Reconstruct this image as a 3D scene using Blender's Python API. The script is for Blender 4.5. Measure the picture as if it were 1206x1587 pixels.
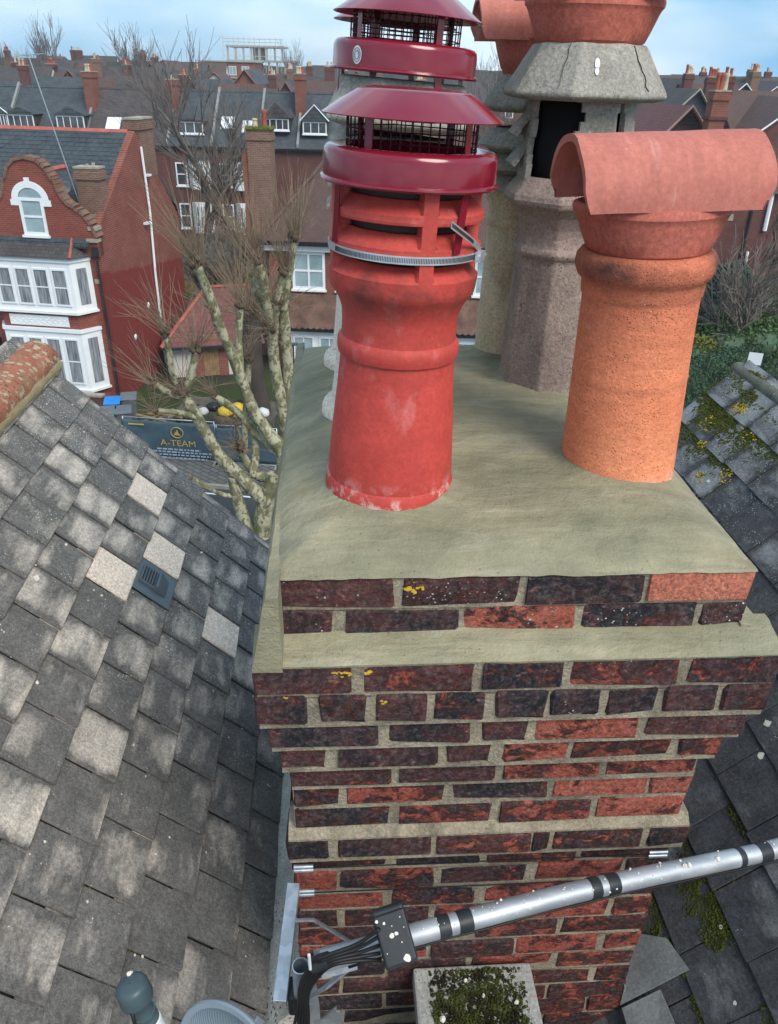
import bpy, bmesh, math, random
from math import sin, cos, pi, radians, sqrt, atan2
from mathutils import Vector, Matrix
for o in list(bpy.data.objects): bpy.data.objects.remove(o, do_unlink=True)
SC = bpy.context.scene
COL = SC.collection
random.seed(7)
RX = random.Random(11)

# ------------------------------------------------------------------ camera
PITCH, ROLL, EYE = radians(29.64), radians(1.433), 12.5
fw = Vector((0, cos(PITCH), -sin(PITCH)))
r0 = Vector((1, 0, 0)); u0 = r0.cross(fw)
rt = r0 * cos(ROLL) + u0 * sin(ROLL)
up = u0 * cos(ROLL) - r0 * sin(ROLL)
cam_data = bpy.data.cameras.new('camera')
cam = bpy.data.objects.new('camera', cam_data); COL.objects.link(cam)
mw = Matrix((rt, up, -fw)).transposed().to_4x4(); mw.translation = Vector((0, 0, EYE))
cam.matrix_world = mw
cam_data.sensor_fit = 'HORIZONTAL'; cam_data.sensor_width = 36.0
cam_data.lens = 36.0 * 1198.0 / 1206.0
cam_data.clip_start = 0.05; cam_data.clip_end = 6000
SC.camera = cam

# ------------------------------------------------------------------ world and sun
SUN_EL, SUN_AZ = radians(47), radians(142)     # azimuth measured from +Y towards +X: light from the right, a little behind the camera
world = bpy.data.worlds.new('World'); SC.world = world; world.use_nodes = True
wt = world.node_tree; wt.nodes.clear()
def wn(t, **k):
    n = wt.nodes.new(t)
    for a, b in k.items(): setattr(n, a, b)
    return n
sky = wn('ShaderNodeTexSky', sky_type='NISHITA', sun_disc=False, sun_elevation=SUN_EL, sun_rotation=SUN_AZ, air_density=1.0, dust_density=1.2, ozone_density=1.6)
tc = wn('ShaderNodeTexCoord')
mp = wn('ShaderNodeMapping'); mp.inputs['Scale'].default_value = (1.0, 1.0, 3.2); mp.inputs['Location'].default_value = (0.35, 0.1, 0.2)
nz = wn('ShaderNodeTexNoise'); nz.inputs['Scale'].default_value = 3.4; nz.inputs['Detail'].default_value = 7; nz.inputs['Roughness'].default_value = 0.52
nz.inputs['Distortion'].default_value = 0.3
rp = wn('ShaderNodeValToRGB'); rp.color_ramp.elements[0].position = 0.36; rp.color_ramp.elements[1].position = 0.64
rp.color_ramp.elements[0].color = (0.62, 0.62, 0.62, 1); rp.color_ramp.elements[1].color = (1, 1, 1, 1)
nz2 = wn('ShaderNodeTexNoise'); nz2.inputs['Scale'].default_value = 2.1; nz2.inputs['Detail'].default_value = 4
rp2 = wn('ShaderNodeValToRGB'); rp2.color_ramp.elements[0].position = 0.36; rp2.color_ramp.elements[1].position = 0.66
rp2.color_ramp.elements[0].color = (1.25, 2.7, 4.2, 1); rp2.color_ramp.elements[1].color = (5.0, 5.6, 6.0, 1)
mx = wn('ShaderNodeMix', data_type='RGBA')
bg = wn('ShaderNodeBackground'); bg.inputs['Strength'].default_value = 0.1
wo = wn('ShaderNodeOutputWorld')
wl = wt.links.new
wl(tc.outputs['Generated'], mp.inputs['Vector']); wl(mp.outputs['Vector'], nz.inputs['Vector']); wl(mp.outputs['Vector'], nz2.inputs['Vector'])
wl(nz.outputs['Fac'], rp.inputs['Fac']); wl(nz2.outputs['Fac'], rp2.inputs['Fac'])
wl(rp.outputs['Color'], mx.inputs['Factor']); wl(sky.outputs['Color'], mx.inputs['A']); wl(rp2.outputs['Color'], mx.inputs['B'])
wl(mx.outputs['Result'], bg.inputs['Color']); wl(bg.outputs['Background'], wo.inputs['Surface'])
sd = bpy.data.lights.new('sun', 'SUN'); sd.energy = 1.5; sd.angle = radians(32); sd.color = (1.0, 0.93, 0.83)
sun = bpy.data.objects.new('sun', sd); COL.objects.link(sun)
sdir = Vector((cos(SUN_EL) * sin(SUN_AZ), cos(SUN_EL) * cos(SUN_AZ), sin(SUN_EL)))
sun.rotation_euler = sdir.to_track_quat('Z', 'Y').to_euler(); sun.location = (0, 0, 60)
SC.view_settings.view_transform = 'Standard'; SC.view_settings.look = 'None'
SC.view_settings.exposure = 1.18; SC.view_settings.gamma = 1.0
SC.view_settings.use_curve_mapping = False
SC.render.engine = 'CYCLES'
SC.cycles.use_denoising = True
SC.cycles.max_bounces = 6; SC.cycles.diffuse_bounces = 3; SC.cycles.glossy_bounces = 3

# ------------------------------------------------------------------ frames of reference
YAW = radians(4.266)                                # the stack and the roofs are turned by this much
E1 = Vector((cos(YAW), sin(YAW), 0)); E2 = Vector((-sin(YAW), cos(YAW), 0)); E3 = Vector((0, 0, 1))
ORG = Vector((-0.2007, 1.1530, EYE - 1.566))        # front left corner of the chimney shaft
def SL(a, b, c): return ORG + E1 * a + E2 * b + E3 * c
def at(px, py, Y):                                  # the point of the place seen at a spot of the photograph, Y metres ahead
    d = fw + rt * ((px - 603.0) / 1198.0) - up * ((py - 793.5) / 1198.0)
    return Vector((0, 0, EYE)) + d * (Y / d.y)
def gnd(px, py, z=0.0):
    d = fw + rt * ((px - 603.0) / 1198.0) - up * ((py - 793.5) / 1198.0)
    return Vector((0, 0, EYE)) + d * ((z - EYE) / d.z)

# ------------------------------------------------------------------ object helpers
def tag(o, label=None, cat=None, group=None, kind=None):
    if label: o['label'] = label
    if cat: o['category'] = cat
    if group: o['group'] = group
    if kind: o['kind'] = kind
    return o
def empty(name, loc=(0, 0, 0), rz=0.0, label=None, cat=None, group=None, rot=None):
    o = bpy.data.objects.new(name, None); COL.objects.link(o)
    o.empty_display_size = 0.1
    o.location = loc; o.rotation_euler = rot if rot else (0, 0, rz)
    return tag(o, label, cat, group)
def stack_thing(name, a, b, c, label, cat, group=None, lean=0.0, leanb=0.0, tw=0.0):
    o = empty(name, SL(a, b, c), 0, label, cat, group)
    m = Matrix.Rotation(YAW, 4, 'Z') @ Matrix.Rotation(lean, 4, 'Y') @ Matrix.Rotation(leanb, 4, 'X') @ Matrix.Rotation(tw, 4, 'Z')
    o.rotation_euler = m.to_euler(); return o
def inst(name, me, parent=None, loc=(0, 0, 0), rot=(0, 0, 0), scale=(1, 1, 1), color=None, mat=None):
    o = bpy.data.objects.new(name, me); COL.objects.link(o)
    o.parent = parent; o.location = loc; o.rotation_euler = rot; o.scale = scale
    if color: o.color = color
    return o
class MB:
    def __init__(s): s.v = []; s.f = []; s.m = []; s.ms = []
    def add(s, vs, fs, mi=0):
        n = len(s.v); s.v.extend(vs)
        for f in fs: s.f.append(tuple(i + n for i in f)); s.m.append(mi)
        return s
    def quad(s, a, b, c, d, mi=0): return s.add([a, b, c, d], [(0, 1, 2, 3)], mi)
    def box(s, x0, x1, y0, y1, z0, z1, mi=0):
        return s.add([(x0, y0, z0), (x1, y0, z0), (x1, y1, z0), (x0, y1, z0), (x0, y0, z1), (x1, y0, z1), (x1, y1, z1), (x0, y1, z1)],
                     [(0, 3, 2, 1), (4, 5, 6, 7), (0, 1, 5, 4), (1, 2, 6, 5), (2, 3, 7, 6), (3, 0, 4, 7)], mi)
    def obox(s, o, x, y, z, mi=0):                    # box from corner o with edge vectors
        o, x, y, z = Vector(o), Vector(x), Vector(y), Vector(z)
        return s.add([tuple(p) for p in (o, o + x, o + x + y, o + y, o + z, o + x + z, o + x + y + z, o + y + z)],
                     [(0, 3, 2, 1), (4, 5, 6, 7), (0, 1, 5, 4), (1, 2, 6, 5), (2, 3, 7, 6), (3, 0, 4, 7)], mi)
    def prism(s, poly, axis, t0, t1, mi=0):           # polygon extruded along axis 'x','y','z'
        n = len(poly)
        def P(p, t): return (t, p[0], p[1]) if axis == 'x' else (p[0], t, p[1]) if axis == 'y' else (p[0], p[1], t)
        vs = [P(p, t0) for p in poly] + [P(p, t1) for p in poly]
        fs = [tuple(range(n)), tuple(range(2 * n - 1, n - 1, -1))] + [(i, i + n, (i + 1) % n + n, (i + 1) % n) for i in range(n)]
        return s.add(vs, fs, mi)
    def tube(s, pts, rads, n=6, cap=True, mi=0):
        pts = [Vector(p) for p in pts]
        if not isinstance(rads, (list, tuple)): rads = [rads] * len(pts)
        b = len(s.v); k = len(pts); prev = None
        for i, p in enumerate(pts):
            d = (pts[min(i + 1, k - 1)] - pts[max(i - 1, 0)])
            if d.length < 1e-9: d = Vector((0, 0, 1))
            d.normalize()
            if prev is None:
                h = Vector((0, 0, 1)) if abs(d.z) < 0.9 else Vector((1, 0, 0)); x = d.cross(h).normalized()
            else:
                x = (prev - d * prev.dot(d)); x = x.normalized() if x.length > 1e-6 else d.orthogonal().normalized()
            prev = x; y = d.cross(x); r = rads[i]
            for j in range(n):
                t = 2 * pi * j / n; s.v.append(tuple(p + x * (r * cos(t)) + y * (r * sin(t))))
        for i in range(k - 1):
            for j in range(n):
                s.f.append((b + i * n + j, b + i * n + (j + 1) % n, b + (i + 1) * n + (j + 1) % n, b + (i + 1) * n + j)); s.m.append(mi)
        if cap:
            s.f.append(tuple(b + j for j in range(n - 1, -1, -1))); s.m.append(mi)
            s.f.append(tuple(b + (k - 1) * n + j for j in range(n))); s.m.append(mi)
        return s
    def lathe(s, prof, n=32, ph=0.0, c=(0, 0, 0), rf=None, a0=0.0, a1=2 * pi, mi=0, close=False, keep=None):
        b = len(s.v); k = len(prof); full = abs(a1 - a0 - 2 * pi) < 1e-6; cols = n if full else n + 1
        for i, (r, z) in enumerate(prof):
            for j in range(cols):
                t = a0 + (a1 - a0) * j / n + ph; q = rf(r, z, t, i) if rf else r
                s.v.append((c[0] + q * cos(t), c[1] + q * sin(t), c[2] + z))
        for i in range(k if close else k - 1):
            i2 = (i + 1) % k
            for j in range(n):
                if keep and not keep(i, j): continue
                j2 = (j + 1) % cols
                s.f.append((b + i * cols + j, b + i * cols + j2, b + i2 * cols + j2, b + i2 * cols + j)); s.m.append(mi)
        return s
    def mesh(s, name, mats, smooth=False, angle=None):
        me = bpy.data.meshes.new(name); me.from_pydata([tuple(v) for v in s.v], [], s.f)
        mats = mats if isinstance(mats, (list, tuple)) else [mats]
        for m in mats: me.materials.append(m)
        if len(mats) > 1: me.polygons.foreach_set('material_index', s.m)
        if smooth:
            me.polygons.foreach_set('use_smooth', [True] * len(me.polygons))
            if angle is not None: me.set_sharp_from_angle(angle=radians(angle))
        me.update(); return me
    def build(s, name, mats, parent=None, smooth=False, angle=None, fix=False, **kw):
        me = s.mesh(name, mats, smooth, angle)
        if fix:
            bm = bmesh.new(); bm.from_mesh(me); bmesh.ops.recalc_face_normals(bm, faces=bm.faces); bm.to_mesh(me); bm.free()
        return inst(name, me, parent, **kw)
def bevel(o, w, seg=2):
    m = o.modifiers.new('bevel', 'BEVEL'); m.width = w; m.segments = seg; m.limit_method = 'ANGLE'; return o
def solid(o, t, off=-1):
    m = o.modifiers.new('solid', 'SOLIDIFY'); m.thickness = t; m.offset = off; return o
def copy_tree(o, parent=None):
    c = o.copy(); COL.objects.link(c); c.parent = parent
    for ch in list(o.children): copy_tree(ch, c)
    return c
from mathutils import noise as mnoise
def nz3(x, y, z, sc=1.0): return mnoise.noise((x * sc, y * sc, z * sc))

# ------------------------------------------------------------------ material helpers
class NT:
    def __init__(s, name):
        s.mat = bpy.data.materials.new(name); s.mat.use_nodes = True; s.t = s.mat.node_tree; s.t.nodes.clear()
        s.o = s.t.nodes.new('ShaderNodeOutputMaterial'); s.b = s.t.nodes.new('ShaderNodeBsdfPrincipled')
        s.t.links.new(s.b.outputs[0], s.o.inputs['Surface']); s._obj = None; s._tc = None; s._rv = None
    def n(s, t, **k):
        x = s.t.nodes.new(t)
        for a, b in k.items(): setattr(x, a, b)
        return x
    def set(s, sock, v):
        if v is None: return
        if hasattr(v, 'is_linked') or hasattr(v, 'links'): s.t.links.new(v, sock)
        elif isinstance(v, (tuple, list)):
            v = tuple(v); sock.default_value = v if len(v) == len(sock.default_value) else v + (1.0,)
        else: sock.default_value = v
    @property
    def oi(s):
        if not s._obj: s._obj = s.n('ShaderNodeObjectInfo')
        return s._obj
    @property
    def tc(s):
        if not s._tc: s._tc = s.n('ShaderNodeTexCoord')
        return s._tc
    @property
    def rv(s):                                          # object coordinates, shifted per object
        if not s._rv:
            a = s.n('ShaderNodeVectorMath', operation='SCALE'); c = s.n('ShaderNodeCombineXYZ')
            for i, k in enumerate((37.0, 91.0, 53.0)):
                m = s.math('MULTIPLY', s.oi.outputs['Random'], k); s.t.links.new(m, c.inputs[i])
            v = s.n('ShaderNodeVectorMath', operation='ADD'); s.t.links.new(s.tc.outputs['Object'], v.inputs[0]); s.t.links.new(c.outputs[0], v.inputs[1])
            s._rv = v.outputs[0]
        return s._rv
    def map(s, vec=None, scale=(1, 1, 1), rot=(0, 0, 0), loc=(0, 0, 0)):
        m = s.n('ShaderNodeMapping'); m.inputs['Scale'].default_value = scale; m.inputs['Rotation'].default_value = rot; m.inputs['Location'].default_value = loc
        s.t.links.new(vec if vec is not None else s.rv, m.inputs['Vector']); return m.outputs[0]
    def noise(s, sc, det=4, ro=0.55, vec=None, dist=0.0):
        x = s.n('ShaderNodeTexNoise'); s.t.links.new(vec if vec is not None else s.rv, x.inputs['Vector'])
        x.inputs['Scale'].default_value = sc; x.inputs['Detail'].default_value = det; x.inputs['Roughness'].default_value = ro; x.inputs['Distortion'].default_value = dist
        return x.outputs['Fac']
    def vor(s, sc, vec=None, feat='F1', out='Distance', rnd=1.0):
        x = s.n('ShaderNodeTexVoronoi', feature=feat); s.t.links.new(vec if vec is not None else s.rv, x.inputs['Vector'])
        x.inputs['Scale'].default_value = sc; x.inputs['Randomness'].default_value = rnd; return x.outputs[out]
    def ramp(s, fac, stops, interp='LINEAR'):
        x = s.n('ShaderNodeValToRGB'); cr = x.color_ramp; cr.interpolation = interp
        while len(cr.elements) < len(stops): cr.elements.new(0.5)
        for e, (p, c) in zip(cr.elements, stops):
            e.position = p; c = c if isinstance(c, (tuple, list)) else (c, c, c); e.color = tuple(c)[:3] + (1,)
        s.set(x.inputs['Fac'], fac); return x.outputs['Color']
    def step(s, fac, lo, hi): return s.ramp(fac, [(lo, 0.0), (hi, 1.0)])
    def mix(s, fac, a, b, mode='MIX'):
        x = s.n('ShaderNodeMix', data_type='RGBA', blend_type=mode); s.set(x.inputs[0], fac); s.set(x.inputs[6], a); s.set(x.inputs[7], b); return x.outputs[2]
    def math(s, op, a, b=None, clamp=False):
        x = s.n('ShaderNodeMath', operation=op, use_clamp=clamp); s.set(x.inputs[0], a); s.set(x.inputs[1], b); return x.outputs[0]
    def sep(s, v):
        x = s.n('ShaderNodeSeparateXYZ'); s.t.links.new(v, x.inputs[0]); return x.outputs
    def sepc(s, v):
        x = s.n('ShaderNodeSeparateColor'); s.t.links.new(v, x.inputs[0]); return x.outputs
    def grain(s, c, amt=0.45, sc=130.0, vec=None):
        f = s.noise(sc, 6, 0.72, vec); g = s.ramp(f, [(0.30, 1 - amt), (0.50, 1.0), (0.72, 1 + amt * 1.15)]); return s.mix(1.0, c, g, 'MULTIPLY')
    def bump(s, h, st=0.5, d=0.01, prev=None):
        x = s.n('ShaderNodeBump'); x.inputs['Strength'].default_value = st; x.inputs['Distance'].default_value = d; s.set(x.inputs['Height'], h)
        if prev is not None: s.t.links.new(prev, x.inputs['Normal'])
        return x.outputs[0]
    def out(s, col=None, rough=0.8, metal=0.0, spec=0.3, normal=None, coat=None, trans=None, alpha=None):
        s.set(s.b.inputs['Base Color'], col); s.set(s.b.inputs['Roughness'], rough); s.set(s.b.inputs['Metallic'], metal)
        s.set(s.b.inputs['Specular IOR Level'], spec)
        if normal is not None: s.t.links.new(normal, s.b.inputs['Normal'])
        if coat is not None: s.set(s.b.inputs['Coat Weight'], coat)
        if trans is not None: s.set(s.b.inputs['Transmission Weight'], trans)
        return s.mat
def scl(c, k): return tuple(x * k for x in c)
def plain(name, col, rough=0.7, var=0.25, sc=6.0, bs=0.2, bd=0.005, bsc=60.0, metal=0.0, spec=0.3):
    m = NT(name); f = m.noise(sc, 6, 0.6); c = m.mix(m.step(f, 0.3, 0.72), scl(col, 1 - var), scl(col, 1 + var))
    nb = m.bump(m.noise(bsc, 4), bs, bd) if bs else None
    return m.out(c, rough, metal, spec, nb)
def speckled(name, lo, hi, specks=(), sc=7.0, bsc=90.0, bs=0.4, bd=0.004, rough=0.85, grain=0.25, stain=None):
    """two-tone body with fine grain, then layers of (voronoi scale, cut, colour, coverage)"""
    m = NT(name); f = m.noise(sc, 8, 0.62); c = m.mix(m.step(f, 0.32, 0.68), lo, hi)
    g = m.noise(bsc * 2.2, 3, 0.6); c = m.mix(m.math('MULTIPLY', m.step(g, 0.35, 0.7), grain), c, scl(hi, 1.45))
    if stain:
        ssc, cut, col, amt = stain
        c = m.mix(m.math('MULTIPLY', m.step(m.noise(ssc, 6, 0.6, m.map(None, (1, 1, 0.35))), cut, cut + 0.16), amt), c, col)
    for k, (vs, cut, col, cov) in enumerate(specks):
        d = m.vor(vs, m.map(None, loc=(k * 3.1, k * 1.7, 0.3)))
        msk = m.math('MULTIPLY', m.ramp(d, [(cut * 0.75, 1.0), (cut, 0.0)]), m.step(m.noise(vs * 0.1, 3, 0.5, m.map(None, loc=(k * 5.3 + 1, 0, 2))), 1 - cov, 1.02 - cov * 0.9))
        c = m.mix(msk, c, col)
    c = m.grain(c, 0.30, 115); c = m.grain(c, 0.20, 300)
    return m.out(c, rough, 0, 0.25, m.bump(m.noise(bsc, 6, 0.65), bs, bd))

MT = {}
# --- foreground bricks: colour.r = exposed red, .g = lichen, .b = brighter red
m = NT('soot_brick'); oc = m.sepc(m.oi.outputs['Color'])
crust = m.mix(m.math('ADD', m.math('MULTIPLY', m.oi.outputs['Random'], 0.48), m.math('MULTIPLY', m.math('SUBTRACT', m.noise(12, 8, 0.72), 0.47), 3.2), True), (0.011, 0.011, 0.016), (0.105, 0.032, 0.028))
red = m.mix(oc[2], m.mix(m.noise(22, 5), (0.17, 0.030, 0.020), (0.32, 0.070, 0.045)), m.mix(m.noise(22, 5), (0.36, 0.085, 0.050), (0.56, 0.20, 0.12)))
pn = m.noise(17, 10, 0.74, m.map(None, (1, 1, 1.6)), 0.6); th = m.math('SUBTRACT', 0.715, m.math('MULTIPLY', oc[0], 0.40))
msk = m.math('MULTIPLY', m.math('SUBTRACT', pn, th), 14.0, True)
c = m.mix(msk, crust, red)
c = m.mix(m.math('MULTIPLY', m.step(m.noise(26, 6, 0.7, m.map(None, (1, 1, 2), loc=(5, 3, 1))), 0.60, 0.68), 0.55), c, (0.36, 0.15, 0.14))
c = m.mix(m.math('MULTIPLY', m.step(m.noise(75, 6, 0.75), 0.46, 0.70), 0.30), c, (0.30, 0.23, 0.22))
lk = m.math('MULTIPLY', m.ramp(m.math('ADD', m.vor(105, m.map(None, loc=(1, 4, 2)), out='Distance'), m.math('MULTIPLY', m.noise(190, 3), 0.5)), [(0.36, 1.0), (0.46, 0.0)]), m.math('MULTIPLY', m.math('SUBTRACT', m.noise(14, 5, 0.6, m.map(None, loc=(9, 2, 7))), m.math('SUBTRACT', 0.78, m.math('MULTIPLY', oc[1], 0.36))), 8.0, True))
c = m.grain(c, 0.62, 120); c = m.grain(c, 0.35, 330); c = m.mix(lk, c, (0.66, 0.68, 0.66))
MT['brick'] = m.out(c, 0.82, 0, 0.35, m.bump(m.math('ADD', m.noise(70, 7, 0.7), m.math('MULTIPLY', msk, -0.6)), 1.0, 0.010))
MT['mortar'] = speckled('lime_mortar', (0.185, 0.158, 0.115), (0.40, 0.345, 0.25), [(210, 0.25, (0.14, 0.12, 0.10), 0.5)], 11, 130, 1.0, 0.008, stain=(14, 0.54, (0.11, 0.10, 0.085), 0.7))
m = NT('sand_cement'); f = m.noise(5, 7, 0.6); c = m.mix(m.step(f, 0.3, 0.7), (0.205, 0.186, 0.114), (0.318, 0.288, 0.190))
st = m.noise(7, 6, 0.7, m.map(None, (0.6, 3.0, 1.5), (0, 0, 0.5)), 0.8); c = m.mix(m.math('MULTIPLY', m.step(st, 0.48, 0.66), 0.30), c, (0.47, 0.44, 0.33))
c = m.mix(m.math('MULTIPLY', m.step(m.noise(3.6, 5, 0.55, m.map(None, loc=(4, 2, 1))), 0.46, 0.64), 0.65), c, (0.148, 0.152, 0.098))
c = m.mix(m.math('MULTIPLY', m.ramp(m.vor(46, m.map(None, loc=(2, 8, 1))), [(0.06, 1.0), (0.10, 0.0)]), 0.8), c, (0.10, 0.09, 0.07))
c = m.mix(m.math('MULTIPLY', m.step(m.noise(240, 3), 0.5, 0.72), 0.06), c, (0.50, 0.47, 0.37))
c = m.grain(c, 0.06, 150); c = m.grain(c, 0.15, 12, m.map(None, (0.5, 2.2, 1.2), (0, 0, 0.4)))
h = m.math('ADD', m.math('MULTIPLY', st, 0.6), m.math('ADD', m.math('MULTIPLY', m.noise(220, 3), 0.22), m.math('MULTIPLY', m.noise(11, 5, 0.55), 1.5)))
MT['cement'] = m.out(c, 0.80, 0, 0.3, m.bump(h, 0.9, 0.012))
# --- pots
m = NT('red_painted_clay'); f = m.noise(4, 6, 0.6); c = m.mix(m.step(f, 0.3, 0.7), (0.40, 0.044, 0.034), (0.53, 0.068, 0.052))
ch = m.math('MULTIPLY', m.step(m.noise(9, 7, 0.65, m.map(None, (1, 1, 0.6), loc=(0.3, 1.2, 4.1))), 0.585, 0.70), 0.45); c = m.mix(ch, c, (0.62, 0.27, 0.26))
zz = m.sep(m.tc.outputs['Object'])[2]
ft = m.math('MULTIPLY', m.ramp(zz, [(0.0, 1.0), (0.085, 0.0)]), m.step(m.noise(26, 7, 0.7), 0.50, 0.60)); c = m.mix(ft, c, (0.72, 0.55, 0.50))
sp = m.math('MULTIPLY', m.ramp(m.vor(60), [(0.05, 1.0), (0.09, 0.0)]), m.step(m.noise(6, 3), 0.60, 0.66)); c = m.mix(m.math('MULTIPLY', sp, 0.6), c, (0.75, 0.55, 0.52))
so = m.math('MULTIPLY', m.math('MULTIPLY', m.ramp(zz, [(0.38, 0.0), (0.44, 1.0)]), m.ramp(zz, [(0.45, 1.0), (0.52, 0.25)])), m.step(m.noise(8, 6, 0.65), 0.42, 0.62)); c = m.mix(m.math('MULTIPLY', so, 0.85), c, (0.035, 0.028, 0.026))
so2 = m.math('MULTIPLY', m.math('MULTIPLY', m.ramp(zz, [(0.27, 0.0), (0.33, 1.0)]), m.ramp(zz, [(0.40, 1.0), (0.44, 0.0)])), m.step(m.noise(11, 6, 0.65), 0.46, 0.70)); c = m.mix(m.math('MULTIPLY', so2, 0.5), c, (0.13, 0.045, 0.038))
xy = m.sep(m.tc.outputs['Object']); rad = m.math('SQRT', m.math('ADD', m.math('MULTIPLY', xy[0], xy[0]), m.math('MULTIPLY', xy[1], xy[1])))
c = m.mix(m.math('MULTIPLY', m.math('SUBTRACT', 0.1065, m.math('ADD', rad, m.math('MULTIPLY', m.math('SUBTRACT', m.noise(30, 4), 0.5), 0.012))), 260.0, True), c, m.mix(m.ramp(zz, [(0.40, 0.0), (0.44, 1.0)]), c, (0.050, 0.026, 0.022)))
c = m.grain(c, 0.16, 120); c = m.grain(c, 0.16, 22)
MT['red_clay'] = m.out(c, 0.62, 0, 0.35, m.bump(m.noise(55, 6, 0.6), 0.25, 0.004))
m = NT('orange_pitted_clay'); f = m.noise(4, 7, 0.6); c = m.mix(m.step(f, 0.3, 0.7), (0.62, 0.18, 0.088), (0.78, 0.285, 0.145))
zz = m.sep(m.tc.outputs['Object'])[2]
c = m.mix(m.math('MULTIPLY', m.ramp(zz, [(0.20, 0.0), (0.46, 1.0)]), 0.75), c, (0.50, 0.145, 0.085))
c = m.mix(m.math('MULTIPLY', m.ramp(m.vor(170), [(0.16, 1.0), (0.27, 0.0)]), m.step(m.noise(30, 4), 0.50, 0.60)), c, (0.36, 0.09, 0.04))
c = m.mix(m.math('MULTIPLY', m.ramp(m.vor(95, m.map(None, loc=(3, 3, 3))), [(0.07, 1.0), (0.12, 0.0)]), m.step(m.noise(9, 4, 0.6, m.map(None, loc=(7, 3, 3))), 0.47, 0.55)), c, (0.86, 0.60, 0.47))
c = m.mix(m.math('MULTIPLY', m.ramp(zz, [(0.0, 1.0), (0.05, 0.0)]), m.step(m.noise(22, 6), 0.42, 0.55)), c, (0.62, 0.42, 0.33))
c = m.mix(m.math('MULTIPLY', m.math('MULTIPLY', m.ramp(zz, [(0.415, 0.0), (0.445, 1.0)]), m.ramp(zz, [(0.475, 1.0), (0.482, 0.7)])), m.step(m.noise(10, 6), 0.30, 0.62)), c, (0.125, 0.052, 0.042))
c = m.grain(c, 0.22, 150); c = m.grain(c, 0.14, 18, m.map(None, (1, 1, 3.5)))
hb = m.math('ADD', m.math('MULTIPLY', m.ramp(m.vor(170), [(0.1, 0.0), (0.32, 1.0)]), 0.5), m.noise(80, 7, 0.7))
MT['orange_clay'] = m.out(c, 0.88, 0, 0.2, m.bump(hb, 0.75, 0.004))
m = NT('terracotta_hood'); f = m.noise(5, 6, 0.6); c = m.mix(m.step(f, 0.3, 0.7), (0.40, 0.125, 0.092), (0.50, 0.175, 0.135))
c = m.mix(m.math('MULTIPLY', m.step(m.noise(8, 7, 0.68, m.map(None, (3.0, 0.6, 0.6), loc=(2.2, 0.4, 1))), 0.57, 0.68), 0.5), c, (0.64, 0.36, 0.33))
c = m.mix(m.math('MULTIPLY', m.ramp(m.vor(120), [(0.05, 1.0), (0.09, 0.0)]), m.step(m.noise(12, 3), 0.5, 0.55)), c, (0.18, 0.06, 0.05))
c = m.mix(m.math('MULTIPLY', m.ramp(m.vor(28, m.map(None, loc=(6, 1, 4))), [(0.04, 1.0), (0.06, 0.0)]), 0.35), c, (0.80, 0.70, 0.66))
c = m.grain(c, 0.15, 110); c = m.grain(c, 0.15, 16, m.map(None, (2.5, 0.7, 0.7)))
MT['hood'] = m.out(c, 0.72, 0, 0.3, m.bump(m.noise(60, 6, 0.65), 0.3, 0.004))
MT['bowl'] = speckled('terracotta_bowl', (0.33, 0.085, 0.058), (0.43, 0.125, 0.088), [(90, 0.06, (0.70, 0.55, 0.50), 0.4)], 6, 70, 0.3, 0.004, 0.75, 0.1, (8, 0.6, (0.15, 0.05, 0.04), 0.6))
MT['grey_pot'] = speckled('weathered_stone_pot', (0.215, 0.162, 0.142), (0.37, 0.29, 0.25), [(110, 0.22, (0.07, 0.055, 0.05), 0.45), (60, 0.10, (0.45, 0.43, 0.40), 0.4)], 6, 75, 0.9, 0.006, 0.92, 0.3, (5, 0.55, (0.055, 0.05, 0.05), 0.7))
MT['grey_cone'] = speckled('lichened_stone', (0.20, 0.185, 0.155), (0.35, 0.33, 0.285), [(90, 0.18, (0.10, 0.09, 0.08), 0.5), (50, 0.12, (0.52, 0.50, 0.44), 0.5)], 7, 80, 0.8, 0.006, 0.93, 0.3, (9, 0.57, (0.09, 0.085, 0.07), 0.6))
MT['buff'] = speckled('buff_clay', (0.42, 0.33, 0.22), (0.60, 0.49, 0.35), [(90, 0.12, (0.12, 0.10, 0.08), 0.5)], 6, 80, 0.5, 0.004, 0.88, 0.2, (6, 0.58, (0.14, 0.12, 0.09), 0.5))
MT['cream'] = speckled('cream_clay', (0.55, 0.46, 0.37), (0.72, 0.63, 0.53), [(70, 0.16, (0.28, 0.2, 0.15), 0.5)], 9, 80, 0.4, 0.004, 0.85, 0.2)
m = NT('burgundy_powder_coat'); c = m.mix(m.noise(20, 4), (0.165, 0.006, 0.018), (0.205, 0.009, 0.024))
MT['cowl'] = m.out(c, 0.16, 0, 0.5, m.bump(m.noise(7, 2), 0.05, 0.004), coat=0.15)
m = NT('cowl_mesh_wire'); MT['wire'] = m.out((0.05, 0.006, 0.012), 0.45, 0.3)
m = NT('stainless'); MT['steel'] = m.out(m.mix(m.noise(40, 3), (0.50, 0.51, 0.53), (0.72, 0.74, 0.76)), 0.36, 0.7)
m = NT('galvanised'); v = m.vor(55, out='Color'); c = m.mix(m.sepc(v)[0], (0.40, 0.45, 0.49), (0.58, 0.63, 0.67)); c = m.mix(m.math('MULTIPLY', m.step(m.noise(16, 6), 0.55, 0.7), 0.5), c, (0.30, 0.33, 0.35)); MT['galv'] = m.out(c, 0.42, 0.75, 0.5)
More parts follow.
